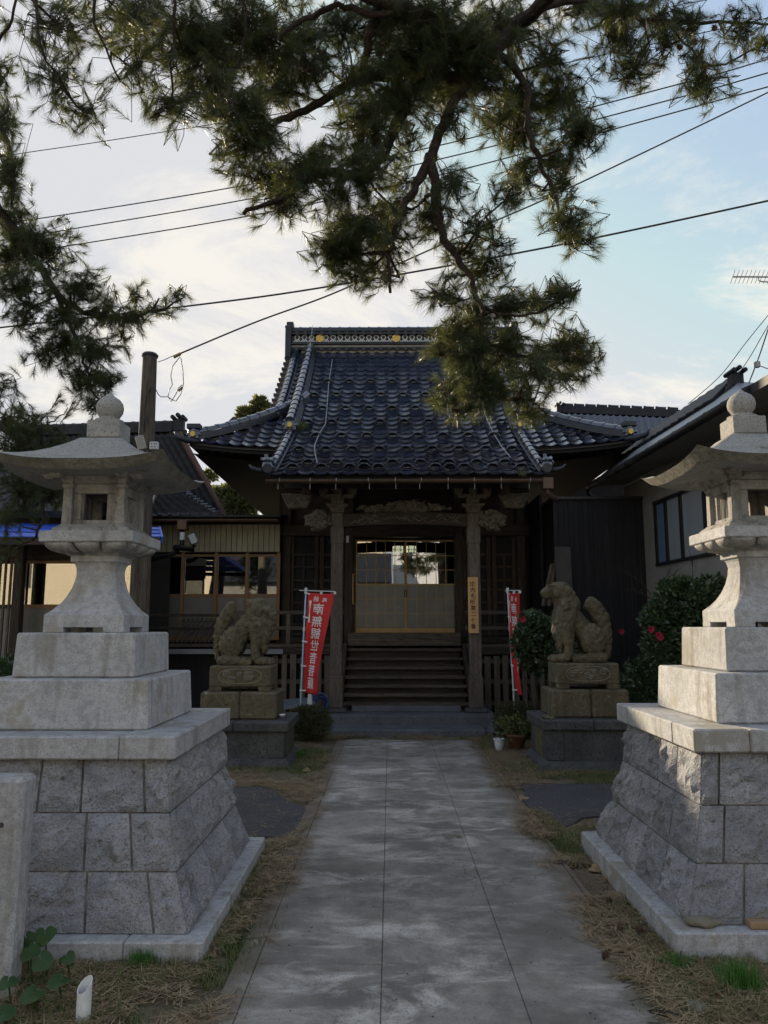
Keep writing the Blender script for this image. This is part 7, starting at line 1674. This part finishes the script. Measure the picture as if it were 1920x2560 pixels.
def off_asphalt(P_):
    e = 0.1 * nz2(P_, 2.0, 8.0)
    A_ = (P_[:, 0] < -0.70 + e - 0.55 * np.clip(P_[:, 1] - 7.1, 0, 1)) & (P_[:, 1] > 6.12 + e) & (P_[:, 1] < 7.95 + e); B_ = (P_[:, 0] > 1.36 + e * .6) & (P_[:, 1] > 6.35 + 0.6 * np.clip(P_[:, 0] - 1.4, 0, 1) + e) & (P_[:, 1] < 8.08 + e)
    return ~(A_ | B_)
P_ = scatter([(-2.6, -0.6, 2.4, 4.2, 1.0), (-1.0, -0.55, 4.0, 6.4, 1.0), (-3.0, -0.5, 5.8, 6.5, .7), (-3.0, -0.5, 7.6, 11.5, .55), (1.0, 3.2, 2.4, 4.2, 1.0), (1.0, 1.5, 4.0, 6.6, 1.0), (1.2, 3.4, 5.8, 7.0, .7), (1.0, 3.4, 7.9, 11.5, .5)], 6500)
P_ = P_[~blocked(P_) & ragged(P_) & off_asphalt(P_)]; gm = nz2(P_, 1.3, 0.5) + 0.6 * nz2(P_, 4.0, 2.5)
blades(P_[gm > -0.12], 0.055, 0.006, 0.06, 'grass_turf', grass_m, 'short patchy green grass beside the path')
# fallen needles lying flat, thickest along the path edges
def litter(P_, L, w, name, label, z0=0.006, mat=straw_m):
    n = len(P_); a = rg.uniform(0, 6.28, n); l = L * rg.uniform(0.5, 1.2, n); d = np.stack([np.cos(a), np.sin(a)], 1) * l[:, None] / 2; s_ = np.stack([-np.sin(a), np.cos(a)], 1) * w / 2
    z = z0 + 0.03 * rg.random(n) ** 2; tz = rg.uniform(-0.012, 0.02, n); V = np.zeros((n, 3, 3)); V[:, 0, :2] = P_ - d - s_; V[:, 1, :2] = P_ - d + s_; V[:, 2, :2] = P_ + d; up = 0.024 * ((P_[:, 0] > -0.80) & (P_[:, 0] < 1.19) & (P_[:, 1] < 11.1)) if z0 < 0.02 else 0.0; V[:, :2, 2] = (z + up)[:, None]; V[:, 2, 2] = np.maximum(0.004, z + tz) + up
    o = raw_mesh(name, V.reshape(-1, 3), np.arange(n * 3).reshape(-1, 3), mat); return tag(o, label, 'litter', kind='stuff')
P_ = scatter([(-2.6, -0.55, 2.4, 4.2, 1.0), (-1.0, -0.5, 4.0, 6.4, 1.6), (-3.0, -0.5, 5.8, 6.5, 1.0), (-1.5, -0.5, 6.5, 8.2, 1.0), (-3.0, -0.5, 7.6, 11.5, .55), (0.95, 3.2, 2.4, 4.2, 1.6), (0.95, 1.5, 4.0, 6.6, 1.6), (1.0, 3.4, 5.8, 7.0, .9), (1.0, 3.4, 7.9, 11.5, .6), (-0.8, 1.3, 10.95, 11.6, 1.3)], 5200)
P_ = P_[~blocked(P_) & ragged(P_)]; lm_ = nz2(P_, 1.6, 5.5) + 0.5 * nz2(P_, 5, 4.5); oa = off_asphalt(P_); P_ = P_[(lm_ > -0.2) & (oa | (rg.random(len(P_)) < 0.05))]
litter(P_, 0.13, 0.0058, 'fallen_needles', 'brown fallen pine needles lying beside the path')
P_ = scatter([(-2.6, -0.7, 2.4, 4.2, 1.0), (1.05, 3.2, 2.4, 4.2, 1.0), (1.05, 1.5, 4.0, 6.6, 1.0), (-1.0, -0.6, 4.0, 6.4, 1.0), (-3, -0.6, 8, 11, .4), (1.1, 3.3, 8, 11, .4)], 26); P_ = P_[~blocked(P_)]; litter(P_, 0.17, 0.009, 'fallen_twigs', 'thin dark twigs lying in the litter beside the path', 0.02, twig_m)
P_ = scatter([(-0.75, 1.15, 2.3, 11.0, 1.0)], 22); litter(P_, 0.09, 0.0035, 'stray_needles', 'a few stray needles lying on the concrete', 0.027)
# grit and crumbs of bark on path, asphalt and soil
P_ = scatter([(-0.75, 1.15, 2.3, 11.0, 1.0), (-4.5, -0.7, 6.1, 8.2, 1.6), (1.3, 4.5, 6.3, 8.1, 1.6), (-2.6, -0.7, 2.4, 4.0, 1.2), (1.1, 3.2, 2.4, 4.0, 1.2)], 55); P_ = P_[~blocked(P_)]
n = len(P_); z = 0.026; a = rg.uniform(0, 6.28, n); r_ = 0.002 + 0.005 * rg.random(n) ** 3; V = np.zeros((n, 4, 3))
for q in range(3): V[:, q, 0] = P_[:, 0] + r_ * np.cos(a + q * 2.1); V[:, q, 1] = P_[:, 1] + r_ * np.sin(a + q * 2.1); V[:, q, 2] = z
V[:, 3, :2] = P_; V[:, 3, 2] = z + r_ * 0.8; i = np.arange(n)[:, None] * 4; F_ = np.concatenate([i + np.array([[0, 1, 3]]), i + np.array([[1, 2, 3]]), i + np.array([[2, 0, 3]])], 1).reshape(-1, 3)
h_ = n // 2
for nm, sl, mt in (('dark_grit', slice(0, h_), cone_m), ('pale_grit', slice(h_, n), mortar)):
    o = raw_mesh(nm, V[sl].reshape(-1, 3), F_[:h_ * 3], mt) if nm == 'dark_grit' else raw_mesh(nm, V[sl].reshape(-1, 3), F_[:(n - h_) * 3], mt); tag(o, ('dark' if nm == 'dark_grit' else 'pale') + ' grit scattered over path and asphalt', 'grit', kind='stuff')
# weeds rooted in the lengthwise joints
P_ = np.concatenate([np.stack([np.full(260, xj) + rg.normal(0, 0.006, 260), np.interp(rg.random(260), np.linspace(0, 1, 9), np.sort(rg.uniform(3, 11, 9)))], 1) for xj in (-0.04, 0.565)])
P_ = P_[nz2(P_, 2.2, 7.7) > 0.08]; blades(P_, 0.018, 0.004, 0.02, 'joint_weeds', grass_m, 'tiny weeds growing along the lengthwise path joints', 0.015)
def tuft(px, py, n, h, label, mat=grass_fresh, spread=0.05):
    Y = gy_(px, py); p = at(px, py, Y); Q = np.array([p.x, p.y]) + rg.normal(0, spread, (n, 2)); return blades(Q, h, 0.006, h * .6, 'grass_tuft', mat, label)
def tuftt(*a, **k): o = tuft(*a, **k); del o['kind']; o['category'] = 'grass tuft'; o['group'] = 'grass tufts in the litter'
tuftt(1853, 2475, 460, 0.12, 'bright green grass tuft in the needle litter at lower right', spread=0.042); tuftt(1690, 2420, 420, 0.06, 'small green tuft at the corner of the right lantern plinth', spread=0.032); tuftt(1450, 2105, 500, 0.06, 'green tuft at the far corner of the right kerb', spread=0.09); tuftt(355, 2415, 420, 0.08, 'green tuft against the front of the left lantern kerb', spread=0.032); tuftt(1150, 2103, 90, 0.04, 'tiny tuft growing in the joint of the path', spread=0.012); tuftt(745, 1895, 420, 0.10, 'green tuft at the corner of the left pedestal', spread=0.05)

bpy.data.scenes.remove(SIDE)
